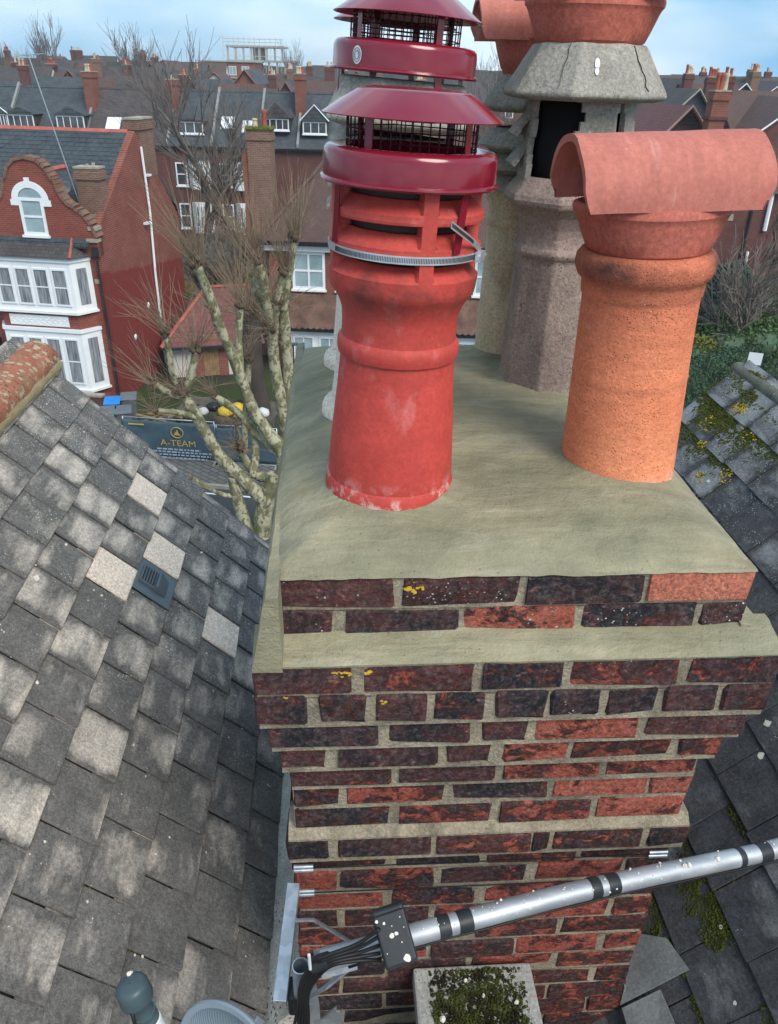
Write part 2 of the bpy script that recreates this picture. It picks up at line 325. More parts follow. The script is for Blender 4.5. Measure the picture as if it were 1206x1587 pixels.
m = NT('aluminium_mast'); c = m.mix(m.step(m.noise(30, 5, 0.6, m.map(None, (0.3, 1, 1))), 0.4, 0.7), (0.33, 0.35, 0.375), (0.50, 0.525, 0.55)); c = m.mix(m.math('MULTIPLY', m.ramp(m.vor(120), [(0.10, 1.0), (0.16, 0.0)]), m.step(m.noise(14, 3), 0.5, 0.55)), c, (0.78, 0.76, 0.70)); MT['alu'] = m.out(c, 0.52, 0.55, 0.4)
MT['black'] = plain('black_plastic', (0.022, 0.026, 0.030), 0.45, 0.3, 14, 0.15, 0.002, 120)
MT['cable'] = plain('black_cable', (0.012, 0.013, 0.015), 0.5, 0.2, 10, 0)
MT['grey_plastic'] = plain('grey_green_plastic', (0.055, 0.085, 0.095), 0.38, 0.2, 9, 0)
MT['white_plastic'] = plain('white_plastic', (0.62, 0.64, 0.65), 0.45, 0.1, 9, 0)
MT['dish'] = plain('dish_grey', (0.20, 0.25, 0.29), 0.5, 0.12, 9, 0)
MT['dropping'] = plain('bird_dropping', (0.66, 0.62, 0.54), 0.9, 0.2, 30, 0.3, 0.002, 90)
# --- roof tiles: colour.r = paleness, .g = white specks, .b = moss/soot
def tile_mat(name, dark0, dark1, pale0, pale1):
    m = NT(name); oc = m.sepc(m.oi.outputs['Color'])
    c0 = m.mix(m.step(m.noise(13, 7, 0.66), 0.3, 0.7), dark0, dark1)
    band = m.noise(8.5, 8, 0.60, m.map(None, (0.36, 1.15, 1)), 0.25)
    ex = m.math('MULTIPLY', m.math('ABSOLUTE', m.math('SUBTRACT', m.sep(m.tc.outputs['Object'])[0], 0.1007)), 9.93); ed = m.math('MULTIPLY', m.math('POWER', ex, 5.0), m.math('MULTIPLY', m.noise(20, 4, 0.6), 0.55)); pl_ = m.math('LESS_THAN', oc[0], 1.0)
    band = m.math('SUBTRACT', m.math('ADD', band, 0.02), m.math('MULTIPLY', ed, pl_))
    msk = m.math('MULTIPLY', m.math('SUBTRACT', band, m.math('SUBTRACT', 0.80, m.math('MULTIPLY', oc[0], 0.61))), 4.4, True)
    pale = m.mix(m.math('MULTIPLY', m.math('SUBTRACT', oc[0], 1.0), 6.0, True), m.mix(m.noise(18, 6, 0.6), pale0, pale1), m.mix(m.noise(14, 5, 0.6), (0.62, 0.52, 0.42), (0.84, 0.71, 0.585)))
    c = m.mix(msk, c0, pale)
    g = m.noise(230, 4, 0.7); c = m.mix(m.math('MULTIPLY', m.step(g, 0.52, 0.75), 0.22), c, scl(pale1, 0.75)); c = m.mix(m.math('MULTIPLY', m.ramp(g, [(0.30, 1.0), (0.46, 0.0)]), 0.5), c, scl(dark0, 0.7))
    sp = m.math('MULTIPLY', m.ramp(m.vor(105, m.map(None, loc=(1, 1, 3))), [(0.15, 1.0), (0.24, 0.0)]), m.math('MULTIPLY', m.math('SUBTRACT', m.noise(16, 4, 0.6, m.map(None, loc=(4, 2, 3))), m.math('SUBTRACT', 0.86, m.math('MULTIPLY', oc[1], 0.5))), 6.0, True))
    c = m.mix(sp, c, (0.60, 0.60, 0.57))
    c = m.grain(c, 0.42, 95); c = m.grain(c, 0.30, 260)
    pt = m.math('MULTIPLY', m.ramp(m.vor(60, m.map(None, loc=(8, 1, 3))), [(0.07, 1.0), (0.12, 0.0)]), m.step(m.noise(9, 3, 0.5, m.map(None, loc=(3, 8, 3))), 0.5, 0.58)); c = m.mix(m.math('MULTIPLY', pt, 0.8), c, (0.03, 0.03, 0.03))
    mo = m.math('MULTIPLY', m.math('SUBTRACT', m.noise(15, 7, 0.68, m.map(None, loc=(2, 7, 1))), m.math('SUBTRACT', 0.90, m.math('MULTIPLY', oc[2], 0.55))), 7.0, True)
    c = m.mix(m.math('MULTIPLY', mo, 0.8), c, (0.042, 0.045, 0.025))
    return m.out(c, 0.86, 0, 0.25, m.bump(m.math('ADD', g, m.math('MULTIPLY', m.noise(40, 5), 0.8)), 0.55, 0.004))
MT['tile'] = tile_mat('weathered_tile', (0.092, 0.088, 0.083), (0.165, 0.158, 0.148), (0.36, 0.335, 0.30), (0.66, 0.57, 0.47))
MT['tile_r'] = tile_mat('dark_slate_tile', (0.036, 0.037, 0.040), (0.085, 0.087, 0.090), (0.18, 0.185, 0.19), (0.31, 0.31, 0.31))
MT['lead'] = speckled('lead_sheet', (0.17, 0.175, 0.17), (0.27, 0.275, 0.265), [(60, 0.08, (0.5, 0.5, 0.48), 0.4)], 6, 40, 0.2, 0.003, 0.6, 0.05)
m = NT('moss'); c = m.mix(m.noise(25, 5), (0.026, 0.034, 0.009), (0.120, 0.130, 0.026)); MT['moss'] = m.out(m.mix(m.math('MULTIPLY', m.step(m.noise(8, 4), 0.52, 0.7), 0.5), c, (0.05, 0.035, 0.018)), 0.95, 0, 0.1, m.bump(m.noise(160, 4), 0.8, 0.006))
m = NT('yellow_lichen'); MT['lichen'] = m.out(m.mix(m.noise(40, 5), (0.42, 0.25, 0.02), (0.60, 0.42, 0.05)), 0.9, 0, 0.1, m.bump(m.noise(150, 4), 0.6, 0.003))
MT['ridge'] = speckled('old_ridge_tile', (0.22, 0.075, 0.048), (0.36, 0.15, 0.09), [(30, 0.42, (0.36, 0.31, 0.20), 0.62), (55, 0.3, (0.09, 0.065, 0.045), 0.55)], 9, 70, 0.6, 0.005, 0.9, 0.2, (9, 0.52, (0.20, 0.17, 0.09), 0.75))
MT['ridge_grey'] = speckled('lichened_ridge_tile', (0.075, 0.078, 0.055), (0.17, 0.17, 0.14), [(60, 0.25, (0.36, 0.36, 0.32), 0.4)], 9, 70, 0.6, 0.005, 0.92, 0.2, (12, 0.55, (0.09, 0.10, 0.05), 0.7))
MT['coping'] = speckled('old_concrete', (0.22, 0.22, 0.205), (0.36, 0.36, 0.34), [(90, 0.2, (0.1, 0.1, 0.09), 0.5)], 8, 90, 0.6, 0.005)

# ================================================================== the chimney stack
def atb(px, py, b):                                  # point on the upright plane b metres behind the shaft's face
    d = fw + rt * ((px - 603.0) / 1198.0) - up * ((py - 793.5) / 1198.0)
    p0 = SL(0, b, 0); return Vector((0, 0, EYE)) + d * ((p0 - Vector((0, 0, EYE))).dot(E2) / d.dot(E2))
def loc3(P): q = P - ORG; return (q.dot(E1), q.dot(E2), q.z)
def cbox(L, D, Hh, ch, jit, seed):
    """chamfered, slightly uneven block: x 0..L, y 0..D, z 0..Hh"""
    rr = random.Random(seed); bm = bmesh.new(); bmesh.ops.create_cube(bm, size=1)
    for v in bm.verts: v.co = Vector(((v.co.x + .5) * L, (v.co.y + .5) * D, (v.co.z + .5) * Hh))
    bmesh.ops.bevel(bm, geom=list(bm.edges), offset=ch, segments=1, affect='EDGES')
    for v in bm.verts: v.co += Vector((rr.uniform(-jit, jit), rr.uniform(-jit, jit), rr.uniform(-jit, jit)))
    return bm
def block_mesh(name, L, D, Hh, ch, jit, seed, mat):
    bm = cbox(L, D, Hh, ch, jit, seed); me = bpy.data.meshes.new(name); bm.to_mesh(me); bm.free(); me.materials.append(mat)
    me.polygons.foreach_set('use_smooth', [True] * len(me.polygons)); me.set_sharp_from_angle(angle=radians(30)); return me
STR = [block_mesh('brick', .214, .10, .0675, .0060, .0036, i, MT['brick']) for i in range(6)]
HED = [block_mesh('brick', .102, .10, .0675, .0060, .0034, 20 + i, MT['brick']) for i in range(4)]
STACK = stack_thing('chimney_stack', 0, 0, 0, 'sooty red brick chimney stack with corbelled head and fresh cement top', 'chimney')
SD = 1.33
def cr(r, g=.25, b=.05): return (r, g, b, 1)
COURSES = [  # top of course, face depth, spans, colours
 (.762, .003, [(.004, .216), (.231, .446), (.464, .687), (.700, .901)], [cr(.30, .75, .05), cr(.38, .8, .1), cr(.05, .7), cr(1.15, .15, 1.0)]),
 (.687, .003, [(.002, .102), (.124, .340), (.352, .568), (.584, .806), (.816, .903)], [cr(.2, .8), cr(.25, .6), cr(.85, .8, .35), cr(.35, .75), cr(.1, 1.0)]),
 (.612, -.068, [(-.047, .132), (.156, .364), (.382, .535), (.555, .763), (.787, .961)], [cr(.42, .4), cr(.45, .45), cr(.45, .4), cr(.55, .65, .1), cr(.45, .3)]),
 (.537, -.068, [(-.047, .05), (.073, .162), (.183, .281), (.296, .393), (.413, .513), (.522, .621), (.633, .73), (.748, .855), (.866, .961)],
   [cr(.4, .3), cr(.4, .3), cr(.25, .5), cr(.45, .4), cr(.15, .6), cr(.1, .5), cr(.3, .4), cr(.2, .4), cr(.4, .3)]),
 (.462, -.056, [(-.028, .184), (.212, .371), (.395, .488), (.507, .715), (.736, .939)], [cr(.15, .2), cr(.38), cr(.4, .5), cr(.8, .3, .25), cr(.5, .3, .3)]),
 (.387, -.043, [(-.012, .082), (.107, .309), (.329, .422), (.444, .58), (.593, .801), (.82, .912)], [cr(.25), cr(.35), cr(.2), cr(.75, .2, .25), cr(.6, .1), cr(.65, .4, .2)]),
 (.312, -.024, [(.007, .216), (.235, .438), (.459, .668), (.685, .883)], [cr(.5, .3), cr(.35, .3), cr(.7, .2, .1), cr(.75, .1, .05)]),
 (.237, -.013, [(.007, .105), (.125, .337), (.357, .57), (.580, .788), (.797, .893)], [cr(.5), cr(.65, .2, .05), cr(.3), cr(.9, .2, .3), cr(.85, .3, .35)]),
 (.162, -.012, [(.010, .22), (.24, .448), (.467, .674), (.689, .888)], [cr(.4), cr(.65, .2), cr(.65, .2, .1), cr(.8, .3, .25)]),
 (.075, -.026, [(-.010, .083), (.104, .312), (.328, .541), (.550, .586), (.598, .802), (.82, .914)], [cr(.15), cr(.35), cr(.55, .2, .25), cr(.5), cr(.5, .2, .25), cr(.05)]),
 (.0, 0., [(-.002, .215), (.24, .436), (.456, .665), (.688, .893)], [cr(.45), cr(.3), cr(.6, .5, .1), cr(.45)]),
 (-.075, 0., [(.002, .101), (.111, .328), (.349, .556), (.581, .786), (.802, .893)], [cr(.8, .1, .1), cr(.55), cr(.5), cr(.8, .2, .1), cr(.55)]),
 (-.15, 0., [(.004, .212), (.232, .433), (.46, .667), (.688, .890)], [cr(.85, .1, .1), cr(.5), cr(.7, .1), cr(.6)]),
]
for k in range(14, 27):
    t = -.15 - .075 * (k - 13); sp = [(.002, .10), (.113, .328), (.34, .555), (.567, .782), (.794, .891)] if k % 2 == 0 else [(.003, .215), (.228, .44), (.452, .665), (.677, .89)]
    COURSES.append((t, 0., [(x0 + RX.uniform(-.004, .004) * (i > 0), x1 + RX.uniform(-.004, .004) * (i < len(sp) - 1)) for i, (x0, x1) in enumerate(sp)],
                    [cr(RX.uniform(.45, .8) - (.25 if i < 2 and k > 16 else 0), .15, RX.uniform(0, .12)) for i in range(len(sp))]))
core = MB(); sides = MB()
for ci, (top, fb, spans, cols) in enumerate(COURSES):
    aL, aR = min(spans[0][0], .004), max(spans[-1][1], .889)
    over = -fb
    low = top - .075 - .004
    core.box(aL + .004, aR - .004, fb + .0055, SD + over - .0055, low, top - (.001 if ci == 0 else 0.0))
    for (x0, x1), col in zip(spans, cols):
        L = x1 - x0; me = RX.choice(STR if L > .14 else HED); base = .21 if L > .14 else .098
        o = inst('brick', me, STACK, (x0 - .002, fb + RX.uniform(-.0015, .0030), top - .0665 - (.0045 if ci == 0 else 0) + RX.uniform(-.001, .001)), (RX.uniform(-.01, .01), RX.uniform(-.006, .006), RX.uniform(-.012, .012)), (L / base, 1, 1), col)
    if ci > 1 or True:                                # flanks and back
        y = fb + .112 + (0 if ci % 2 else .05)
        while y < SD + over - .02:
            y1 = min(y + .213, SD + over)
            if ci > 1: sides.box(aL + RX.uniform(-.001, .002), aL + .06, y, y1, top - .065, top)
            sides.box(aR - .06, aR + RX.uniform(-.002, .001), y, y1, top - .065, top); y = y1 + .011
        x = aL + .07
        while x < aR - .09:
            x1 = min(x + .213, aR - .07); sides.box(x, x1, SD + over - .06, SD + over + RX.uniform(-.002, .001), top - .065, top); x = x1 + .011
core.build('mortar', MT['mortar'], STACK)
so = sides.build('flank_brickwork', MT['brick'], STACK, color=cr(.55)); tag(so, kind='stuff')
# mortar weathering between courses nine and ten, and the fillet on the corbel
mb = MB(); mb.prism([(-.006, .100), (-.0255, .080), (-.0255, .0745), (.05, .0745), (.05, .100)], 'x', -.006, .909)
mb.build('mortar_ledge', MT['mortar'], STACK)
def strip(a0, a1, f):                                # uneven strip along the front: f(a) -> list of (b, c)
    n = 60; rows = [f(a0 + (a1 - a0) * i / n) for i in range(n + 1)]; k = len(rows[0]); mb = MB()
    vs = [(a0 + (a1 - a0) * i / n, b, c) for i in range(n + 1) for (b, c) in rows[i]]
    fs = [(i * k + j, (i + 1) * k + j, (i + 1) * k + j + 1, i * k + j + 1) for i in range(n) for j in range(k - 1)]
    fs += [tuple(range(k - 1, -1, -1)), tuple(n * k + j for j in range(k))]
    return mb.add(vs, fs)
def ff(a):
    w = .003 * nz3(a, 0, 1, 7) + .0015 * nz3(a, 3, 1, 31)
    return [(.03, .605), (-.0645 + w * .5, .6085 + w * .3), (-.0665 + w * .6, .6145 + w * .4), (-.030, .627 + w * .5), (-.004, .633 + w), (.012, .639 + w), (.03, .64)]
strip(-.048, .963, ff).build('cement_fillet', MT['cement'], STACK, True, 50)
# render down the left flank and a fillet along the right
def flank(sgn, poly, b0, b1):
    n = 46; mb = MB(); k = len(poly); vs = []
    for i in range(n + 1):
        b = b0 + (b1 - b0) * i / n
        for (a, c) in poly:
            w = .004 * nz3(a * 3, b, c, 6) + .002 * nz3(a, b, c, 25); vs.append((a + sgn * w, b, c + w * .6))
    fs = [(i * k + j, i * k + (j + 1) % k, (i + 1) * k + (j + 1) % k, (i + 1) * k + j) for i in range(n) for j in range(k)]
    fs += [tuple(range(k - 1, -1, -1)), tuple(n * k + j for j in range(k))]
    mb.add(vs, fs); return mb
flank(-1, [(-.047, .602), (-.047, .612), (-.040, .640), (-.030, .700), (-.022, .752), (-.016, .768), (.008, .772), (.008, .602)], -.067, SD + .05).build('flank_render', MT['cement'], STACK, True, 55, True)
flank(1, [(.961, .602), (.961, .614), (.940, .628), (.906, .642), (.899, .642), (.899, .602)], -.004, SD + .05).build('cement_fillet', MT['cement'], STACK, True, 50, True)
# the flaunching
POTS = [(.218, .268, .133), (.735, .355, .122), (.69, .86, .125), (.64, 1.13, .105), (.210, .66, .132), (.210, 1.03, .132)]
def flaunch(a, b):
    da = min(a + .016, .904 - a); db = min(b - .006, SD - b); e = max(0.0, min(da, db)); e2 = max(0., max(da, db))
    if max(da, db) < .30: e = max(0, e - .010 * (1 - max(da, db) / .30))
    h = .764 + .040 * (1 - math.exp(-e / .055)) + .040 * (1 - math.exp(-e / .28)) + .004 * nz3(a, b, 0, 5) + .0018 * nz3(a, b, 4, 17) + .0009 * nz3(a * 1.0, b * 2.5, 9, 40)
    for (x, y, r) in POTS:
        d = sqrt((a - x) ** 2 + (b - y) ** 2) - r
        if d < .12: h += .010 * math.exp(-max(d, 0) / .013) + .003 * math.exp(-max(d, 0) / .05)
    return h
mb = MB(); NA, NB = 110, 150; vs = []
for j in range(NB + 1):
    v = j / NB; v = v if v > .02 else v
    for i in range(NA + 1):
        u = i / NA; a = -.016 + .92 * u; b = .006 + (SD - .006) * v
        vs.append((a, b, flaunch(a, b)))
fs = [(j * (NA + 1) + i, j * (NA + 1) + i + 1, (j + 1) * (NA + 1) + i + 1, (j + 1) * (NA + 1) + i) for j in range(NB) for i in range(NA)]
mb.add(vs, fs)
rim = [(-.016 + .92 * i / NA, .006) for i in range(NA + 1)] + [(.904, .006 + (SD - .006) * j / NB) for j in range(1, NB + 1)] + [(.904 - .92 * i / NA, SD) for i in range(1, NA + 1)] + [(-.016, SD - (SD - .006) * j / NB) for j in range(1, NB)]
n = len(rim); vs = [(a, b, flaunch(a, b)) for a, b in rim] + [(a, b - (.004 + .003 * nz3(a, 0, 0, 30)) * (b < .01), .7605 + .004 * nz3(a, b, 2, 9) - .006 * max(0, nz3(a, b, 7, 6)) - .004 * max(0, nz3(a, b, 3, 22))) for a, b in rim]
mb.add(vs, [(i, i + n, (i + 1) % n + n, (i + 1) % n) for i in range(n)])
mb.build('flaunching', MT['cement'], STACK, True, 60, True)
# flat lichen and drips on the corbel bricks
mb = MB()
for (a, b, c, r) in [(.125, -.0705, .598, .010), (.105, -.0705, .603, .006), (.165, -.071, .600, .009), (.245, .0005, .735, .012), (.262, .0005, .74, .007), (.197, -.0705, .527, .008), (.01, -.0705, .545, .004)]:
    for q in range(7):
        x, z = a + RX.uniform(-r, r), c + RX.uniform(-r * .6, r * .6); s = RX.uniform(.25, .6) * r
        k = [(x + s * RX.uniform(.6, 1.2) * cos(t), b - RX.uniform(.0005, .0015), z + s * RX.uniform(.5, 1.0) * sin(t)) for t in [pi * 2 * i / 7 for i in range(7)]]
        mb.add(k, [tuple(range(7))])
tag(mb.build('yellow_lichen', MT['lichen'], STACK), kind='stuff')

# ================================================================== chimney pots
def up_axis(T, dz): m = T.matrix_basis; return m @ Vector((0, 0, dz))
def on_top(name, T, dz, label, cat, group=None, tw=0.0):
    o = empty(name, up_axis(T, dz), 0, label, cat, group); o.rotation_euler = (T.matrix_basis.to_3x3().to_4x4() @ Matrix.Rotation(tw, 4, 'Z')).to_euler(); return o
# red louvred pot
P1 = stack_thing('chimney_pot', .218, .268, .795, 'red painted louvred clay chimney pot wearing the nearest burgundy cowl', 'chimney pot', 'chimney pots on the stack', radians(2.2))
RIB = [radians(-78) + k * pi / 2 for k in range(4)]
prof = [(.129, -.03), (.131, 0), (.132, .035), (.130, .052), (.1265, .058), (.127, .064), (.122, .14), (.1135, .24), (.1095, .300), (.1090, .306), (.1085, .3095), (.1140, .3100), (.1155, .317), (.1160, .326), (.1150, .334), (.1112, .340), (.1085, .343), (.1078, .352), (.1080, .380), (.1098, .394), (.1165, .411), (.1255, .425), (.1318, .434), (.1335, .444)]
i0 = len(prof); LV = []
for k in range(3):
    z = .456 + k * .053
    LV += [(.1345, z), (.1350, z + .0085), (.1310, z + .0115), (.119, z + .022), (.108, z + .0305), (.090, z + .0310), (.084, z + .0455), (.128, z + .0460), (.1340, z + .0480), (.1347, z + .0525)]
prof += LV + [(.133, .618), (.131, .632), (.118, .634), (.110, .632), (.100, .60), (.098, .40)]
i1 = i0 + len(LV)
def rf(r, z, t, i):
    if i0 <= i < i1:
        for q in RIB:
            d = abs((t - q + pi) % (2 * pi) - pi)
            if d < .105: return .1335
            if d < .125: return r + (.1335 - r) * (.125 - d) / .02
    return r + .0007 * nz3(cos(t), sin(t), z, 5)
MB().lathe(prof, 168, rf=rf).build('pot_body', MT['red_clay'], P1, True, 26)
# orange pitted pot
P2 = stack_thing('chimney_pot', .735, .355, .795, 'bright orange pitted clay pot at the front right of the flaunching', 'chimney pot', 'chimney pots on the stack', radians(-2.3))
prof = [(.121, -.03), (.123, 0), (.124, .012), (.1215, .03), (.120, .10), (.1175, .22), (.1165, .232), (.118, .237), (.1165, .244), (.1145, .34), (.114, .395), (.1145, .402), (.118, .407), (.1185, .428), (.121, .434), (.128, .440), (.1325, .452), (.1335, .464), (.1315, .476), (.1255, .484), (.117, .487), (.105, .486), (.10, .46), (.10, .3)]
MB().lathe(prof, 72, rf=lambda r, z, t, i: r * (1 + .006 * nz3(cos(t), sin(t), z * 2, 1.5)) + .0012 * nz3(cos(t), sin(t), z * 3, 7)).build('pot_body', MT['orange_clay'], P2, True, 45)
def bonnet(T, dz, label, s=1.0, tw=0.0, hl=.171):
    o = on_top('bonnet_cowl', T, dz, label, 'chimney cowl', 'half round clay bonnets', tw)
    mbw = MB().lathe([(.100, -.03), (.112, 0), (.117, .003), (.127, .022), (.140, .050), (.1445, .057), (.1490, .061), (.1505, .069), (.149, .074), (.142, .076), (.132, .068), (.116, .03), (.104, -.02)], 64)
    mbw.v = [(x, y * (1 - .19 * max(0, z) / .076), z - .004 * max(0, (z - .035) / .041) * (y / max(.01, sqrt(x * x + y * y))) ** 2) for x, y, z in mbw.v]; mbw.build('bowl', MT['bowl'], o, True, 40, scale=(s, s, 1.16))
    R, th, z0 = .116, .0135, .082; KZ = .87; arc = [(-R, z0), (-R, z0 + .016)] + [(-R * cos(t), z0 + .020 + R * KZ * sin(t)) for t in [pi * i / 18 for i in range(1, 18)]] + [(R, z0 + .016), (R, z0)]
    inn = [(x * (R - th) / R, z if z < z0 + .020 else z0 + .020 + (z - z0 - .020) * (R * KZ - th) / (R * KZ)) for x, z in arc][::-1]
    loop = arc + inn; k = len(loop); n = 26; mb = MB(); vs = []
    for i in range(n + 1):
        x = -hl + 2 * hl * i / n
        for (y, z) in loop:
            w = .0016 * nz3(x, y, z, 9) + (.004 * nz3(1, y, z, 14) if i in (0, n) else 0); tap = 1 + .012 * sin(3 * x / hl)
            cut = .016 * max(0., 1 - (z - z0) / .03) if i in (0, n) else 0
            vs.append((x + (w + cut if i == 0 else w - cut), y * tap + w, z + w))
    fs = [(i * k + j, i * k + (j + 1) % k, (i + 1) * k + (j + 1) % k, (i + 1) * k + j) for i in range(n) for j in range(k)]
    for e in (0, n): fs += [(e * k + j, e * k + j + 1, e * k + k - 2 - j, e * k + k - 1 - j) for j in range(k // 2 - 1)]
    mb.add(vs, fs); mb.build('hood', MT['hood'], o, True, 42, True, scale=(1, s, s)); return o
bonnet(P2, .487, 'half round terracotta bonnet hooding the orange front pot', tw=radians(1.5))
# grey octagonal pot with its broken louvre head
P3 = stack_thing('chimney_pot', .69, .86, .79, 'grey eight sided stone chimney pot with a broken open louvre head', 'chimney pot', 'chimney pots on the stack', radians(.4))
PH8 = radians(22.5)
def oct_(mb, prof, keep=None, ph=PH8, n=8, jit=.0012):
    k = 1.06
    return mb.lathe([(r * k, z) for r, z in prof], n, ph, keep=keep, rf=lambda r, z, t, i: r + jit * nz3(cos(t) * 3, sin(t) * 3, z * 9, 2))
mb = oct_(MB(), [(.124, -.03), (.124, 0), (.122, .06), (.1135, .375), (.1135, .380), (.120, .386), (.124, .394), (.120, .403), (.114, .408), (.1105, .430), (.112, .452), (.123, .480), (.142, .498), (.153, .504), (.156, .516), (.153, .527), (.128, .560), (.120, .566), (.106, .564), (.10, .52), (.09, .40)])
bo = mb.build('pot_body', MT['grey_pot'], P3, fix=True); bevel(bo, .006, 2)
# louvre storey: eight leaning panels, two knocked out, ragged edges
def panel(T, k, z0, z1, r0, r1, mat, hole=None, t=.014, ph=PH8):
    t0, t1 = ph + 2 * pi * k / 8, ph + 2 * pi * (k + 1) / 8; n = 10; mb = MB(); q = 1.06; ins = .94
    grid = [[None] * (n + 1) for _ in range(n + 1)]
    for i in range(n + 1):
        for j in range(n + 1):
            u, v = i / n, j / n; r = (r0 + (r1 - r0) * v) * q; z = z0 + (z1 - z0) * v
            x = r * (cos(t0) * (1 - u) + cos(t1) * u); y = r * (sin(t0) * (1 - u) + sin(t1) * u); w = .0025 * nz3(x, y, z, 22); grid[i][j] = (x + w, y + w, z)
    for i in range(n):
        for j in range(n):
            if hole and hole((i + .5) / n, (j + .5) / n): continue
            mb.quad(grid[i][j], grid[i + 1][j], grid[i + 1][j + 1], grid[i][j + 1])
    o = mb.build('louvre_panel', mat, T); 
    bm = bmesh.new(); bm.from_mesh(o.data); bmesh.ops.remove_doubles(bm, verts=bm.verts, dist=1e-5); bm.to_mesh(o.data); bm.free()
    return solid(o, t, -1)
front = min(range(8), key=lambda k: abs(((PH8 + 2 * pi * (k + .5) / 8 + radians(134) + pi) % (2 * pi)) - pi))
for k in range(8):
    hole = None
    if k == front: hole = lambda u, v: u < .98 and v > .02
    if k == (front - 1) % 8: hole = lambda u, v: u > .70 + .25 * abs(v - .6) + .08 * sin(13 * v) and v > .04
    if k == (front + 1) % 8: hole = lambda u, v: u < .16 + .10 * sin(9 * v + 1) and v > .12
    if k == (front + 2) % 8: hole = lambda u, v: ((u - .30) / .24) ** 2 + ((v - .66) / .24) ** 2 < 1
    panel(P3, k, .556, .745, .128, .118, MT['grey_cone'], hole)
for k in ((front - 1) % 8, (front - 2) % 8):          # hanging louvre blades on the flank
    for (z0, z1, r0_, r1_) in ((.590, .640, .158, .120), (.655, .705, .160, .120)):
        panel(P3, k, z0, z1, r0_, r1_, MT['grey_cone'], (lambda u, v: u > .55 + .1 * sin(9 * v)) if k == (front - 1) % 8 else None, .012)
MB().lathe([(.001, .50), (.098, .50), (.100, .60), (.097, .74), (.001, .80)], 16).build('soot_shade_core', plain('sooty_dark', (.008, .008, .009), .95, .3, 9, 0), P3, True)  # added black core: soot and the inner shade of the open head in one colour
cone = oct_(MB(), [(.150, .728), (.176, .735), (.179, .742), (.174, .751), (.122, .838), (.112, .842), (.098, .838), (.150, .742), (.148, .730)], jit=.003).build('cone_cap', MT['grey_cone'], P3, fix=True); bevel(cone, .005, 2)
mb = MB()                                             # the crack down the cone and the white paint dab
for (tt, w) in ((-90 + 36, .0013), (-90 - 34, .0009)):
    pts = [((.178 - .056 * v) * 1.0 * cos(radians(tt) + .06 * nz3(v, tt, 0, 5)), (.178 - .056 * v) * sin(radians(tt) + .06 * nz3(v, tt, 0, 5)), .752 + .086 * v) for v in [i / 9 for i in range(10)]]
    mb.tube(pts, w, 4)
mb.build('crack', plain('crack_dark', (.03, .026, .022), .95, .1, 9, 0), P3)
mb = MB(); t8 = radians(-97)
for q, (w, h0, h1) in enumerate([(.0055, .792, .812), (.0045, .780, .796)]):
    zs = [(h0, .35), (h0 + .004, .9), ((h0 + h1) / 2, 1.0), (h1 - .004, .85), (h1, .3)]; vs = []
    for z, k in zs:
        r = (.1745 - (z - .751) / .087 * .052) * .985 + .0035
        for sg in (-1, 1): vs.append((r * cos(t8) + sg * w * k, r * sin(t8), z))
    mb.add(vs, [(2 * i, 2 * i + 1, 2 * i + 3, 2 * i + 2) for i in range(4)])
mb.build('paint_dab', MT['white_plastic'], P3)
bonnet(P3, .842, 'half round terracotta bonnet on the grey eight sided pot', 1.04)
# buff round pot with louvred stone head
def louvre_head(T, z, s, mat, n=16, tiers=3):
    pr = [(.092, z - .03), (.100, z)]
    for k in range(tiers):
        y = z + .052 * k
        pr += [(.112, y + .006), (.136, y + .010), (.137, y + .016), (.112, y + .046), (.106, y + .050)]
    return MB().lathe([(r * s, h) for r, h in pr] + [(.09 * s, z + .052 * tiers + .004)], n, PH8, rf=lambda r, h, t, i: r + .003 * nz3(cos(t) * 2, sin(t) * 2, h * 12, 2)).build('louvre_head', mat, T, fix=True)
P4 = stack_thing('chimney_pot', .64, 1.13, .80, 'slim buff clay pot behind the grey one, with a stepped stone head', 'chimney pot', 'chimney pots on the stack')
MB().lathe([(.104, -.03), (.105, 0), (.103, .02), (.092, .385), (.092, .395), (.098, .402), (.101, .412), (.098, .424), (.093, .43), (.094, .45), (.104, .475), (.112, .486), (.112, .50), (.09, .51)], 48).build('pot_body', MT['buff'], P4, True, 40)
louvre_head(P4, .485, 1.0, MT['grey_cone'])
c4 = MB().lathe([(.105, .682), (.128, .69), (.131, .698), (.127, .706), (.080, .776), (.070, .779), (.062, .77), (.10, .70)], 16, PH8).build('cone_cap', MT['grey_cone'], P4, fix=True); bevel(c4, .004, 2)
bonnet(P4, .778, 'half round terracotta bonnet on the slim buff pot', .78, hl=.165)
# two cream pots hidden behind the red one
CP = []
for (b, lab) in ((.66, 'cream clay pot standing directly behind the red louvred pot'), (1.03, 'rearmost cream clay pot on the left of the flaunching')):
    T = stack_thing('chimney_pot', .210, b, .80, lab, 'chimney pot', 'chimney pots on the stack', radians(3.6)); CP.append(T)
    MB().lathe([(.126, -.03), (.130, .0), (.135, .012), (.136, .030), (.130, .044), (.118, .052), (.114, .06), (.110, .12), (.103, .46), (.112, .48), (.115, .49), (.10, .50)], 48, rf=lambda r, z, t, i: r + .003 * nz3(cos(t) * 2, sin(t) * 2, z * 20, 2)).build('pot_body', MT['cream'], T, True, 40)
    louvre_head(T, .49, 1.16, MT['grey_cone'], 8, 3)
    o = oct_(MB(), [(.13, .665), (.155, .672), (.158, .680), (.152, .69), (.124, .752), (.115, .755), (.10, .75), (.12, .69)], jit=.003).build('cone_cap', MT['grey_cone'], T, fix=True); bevel(o, .004, 2)

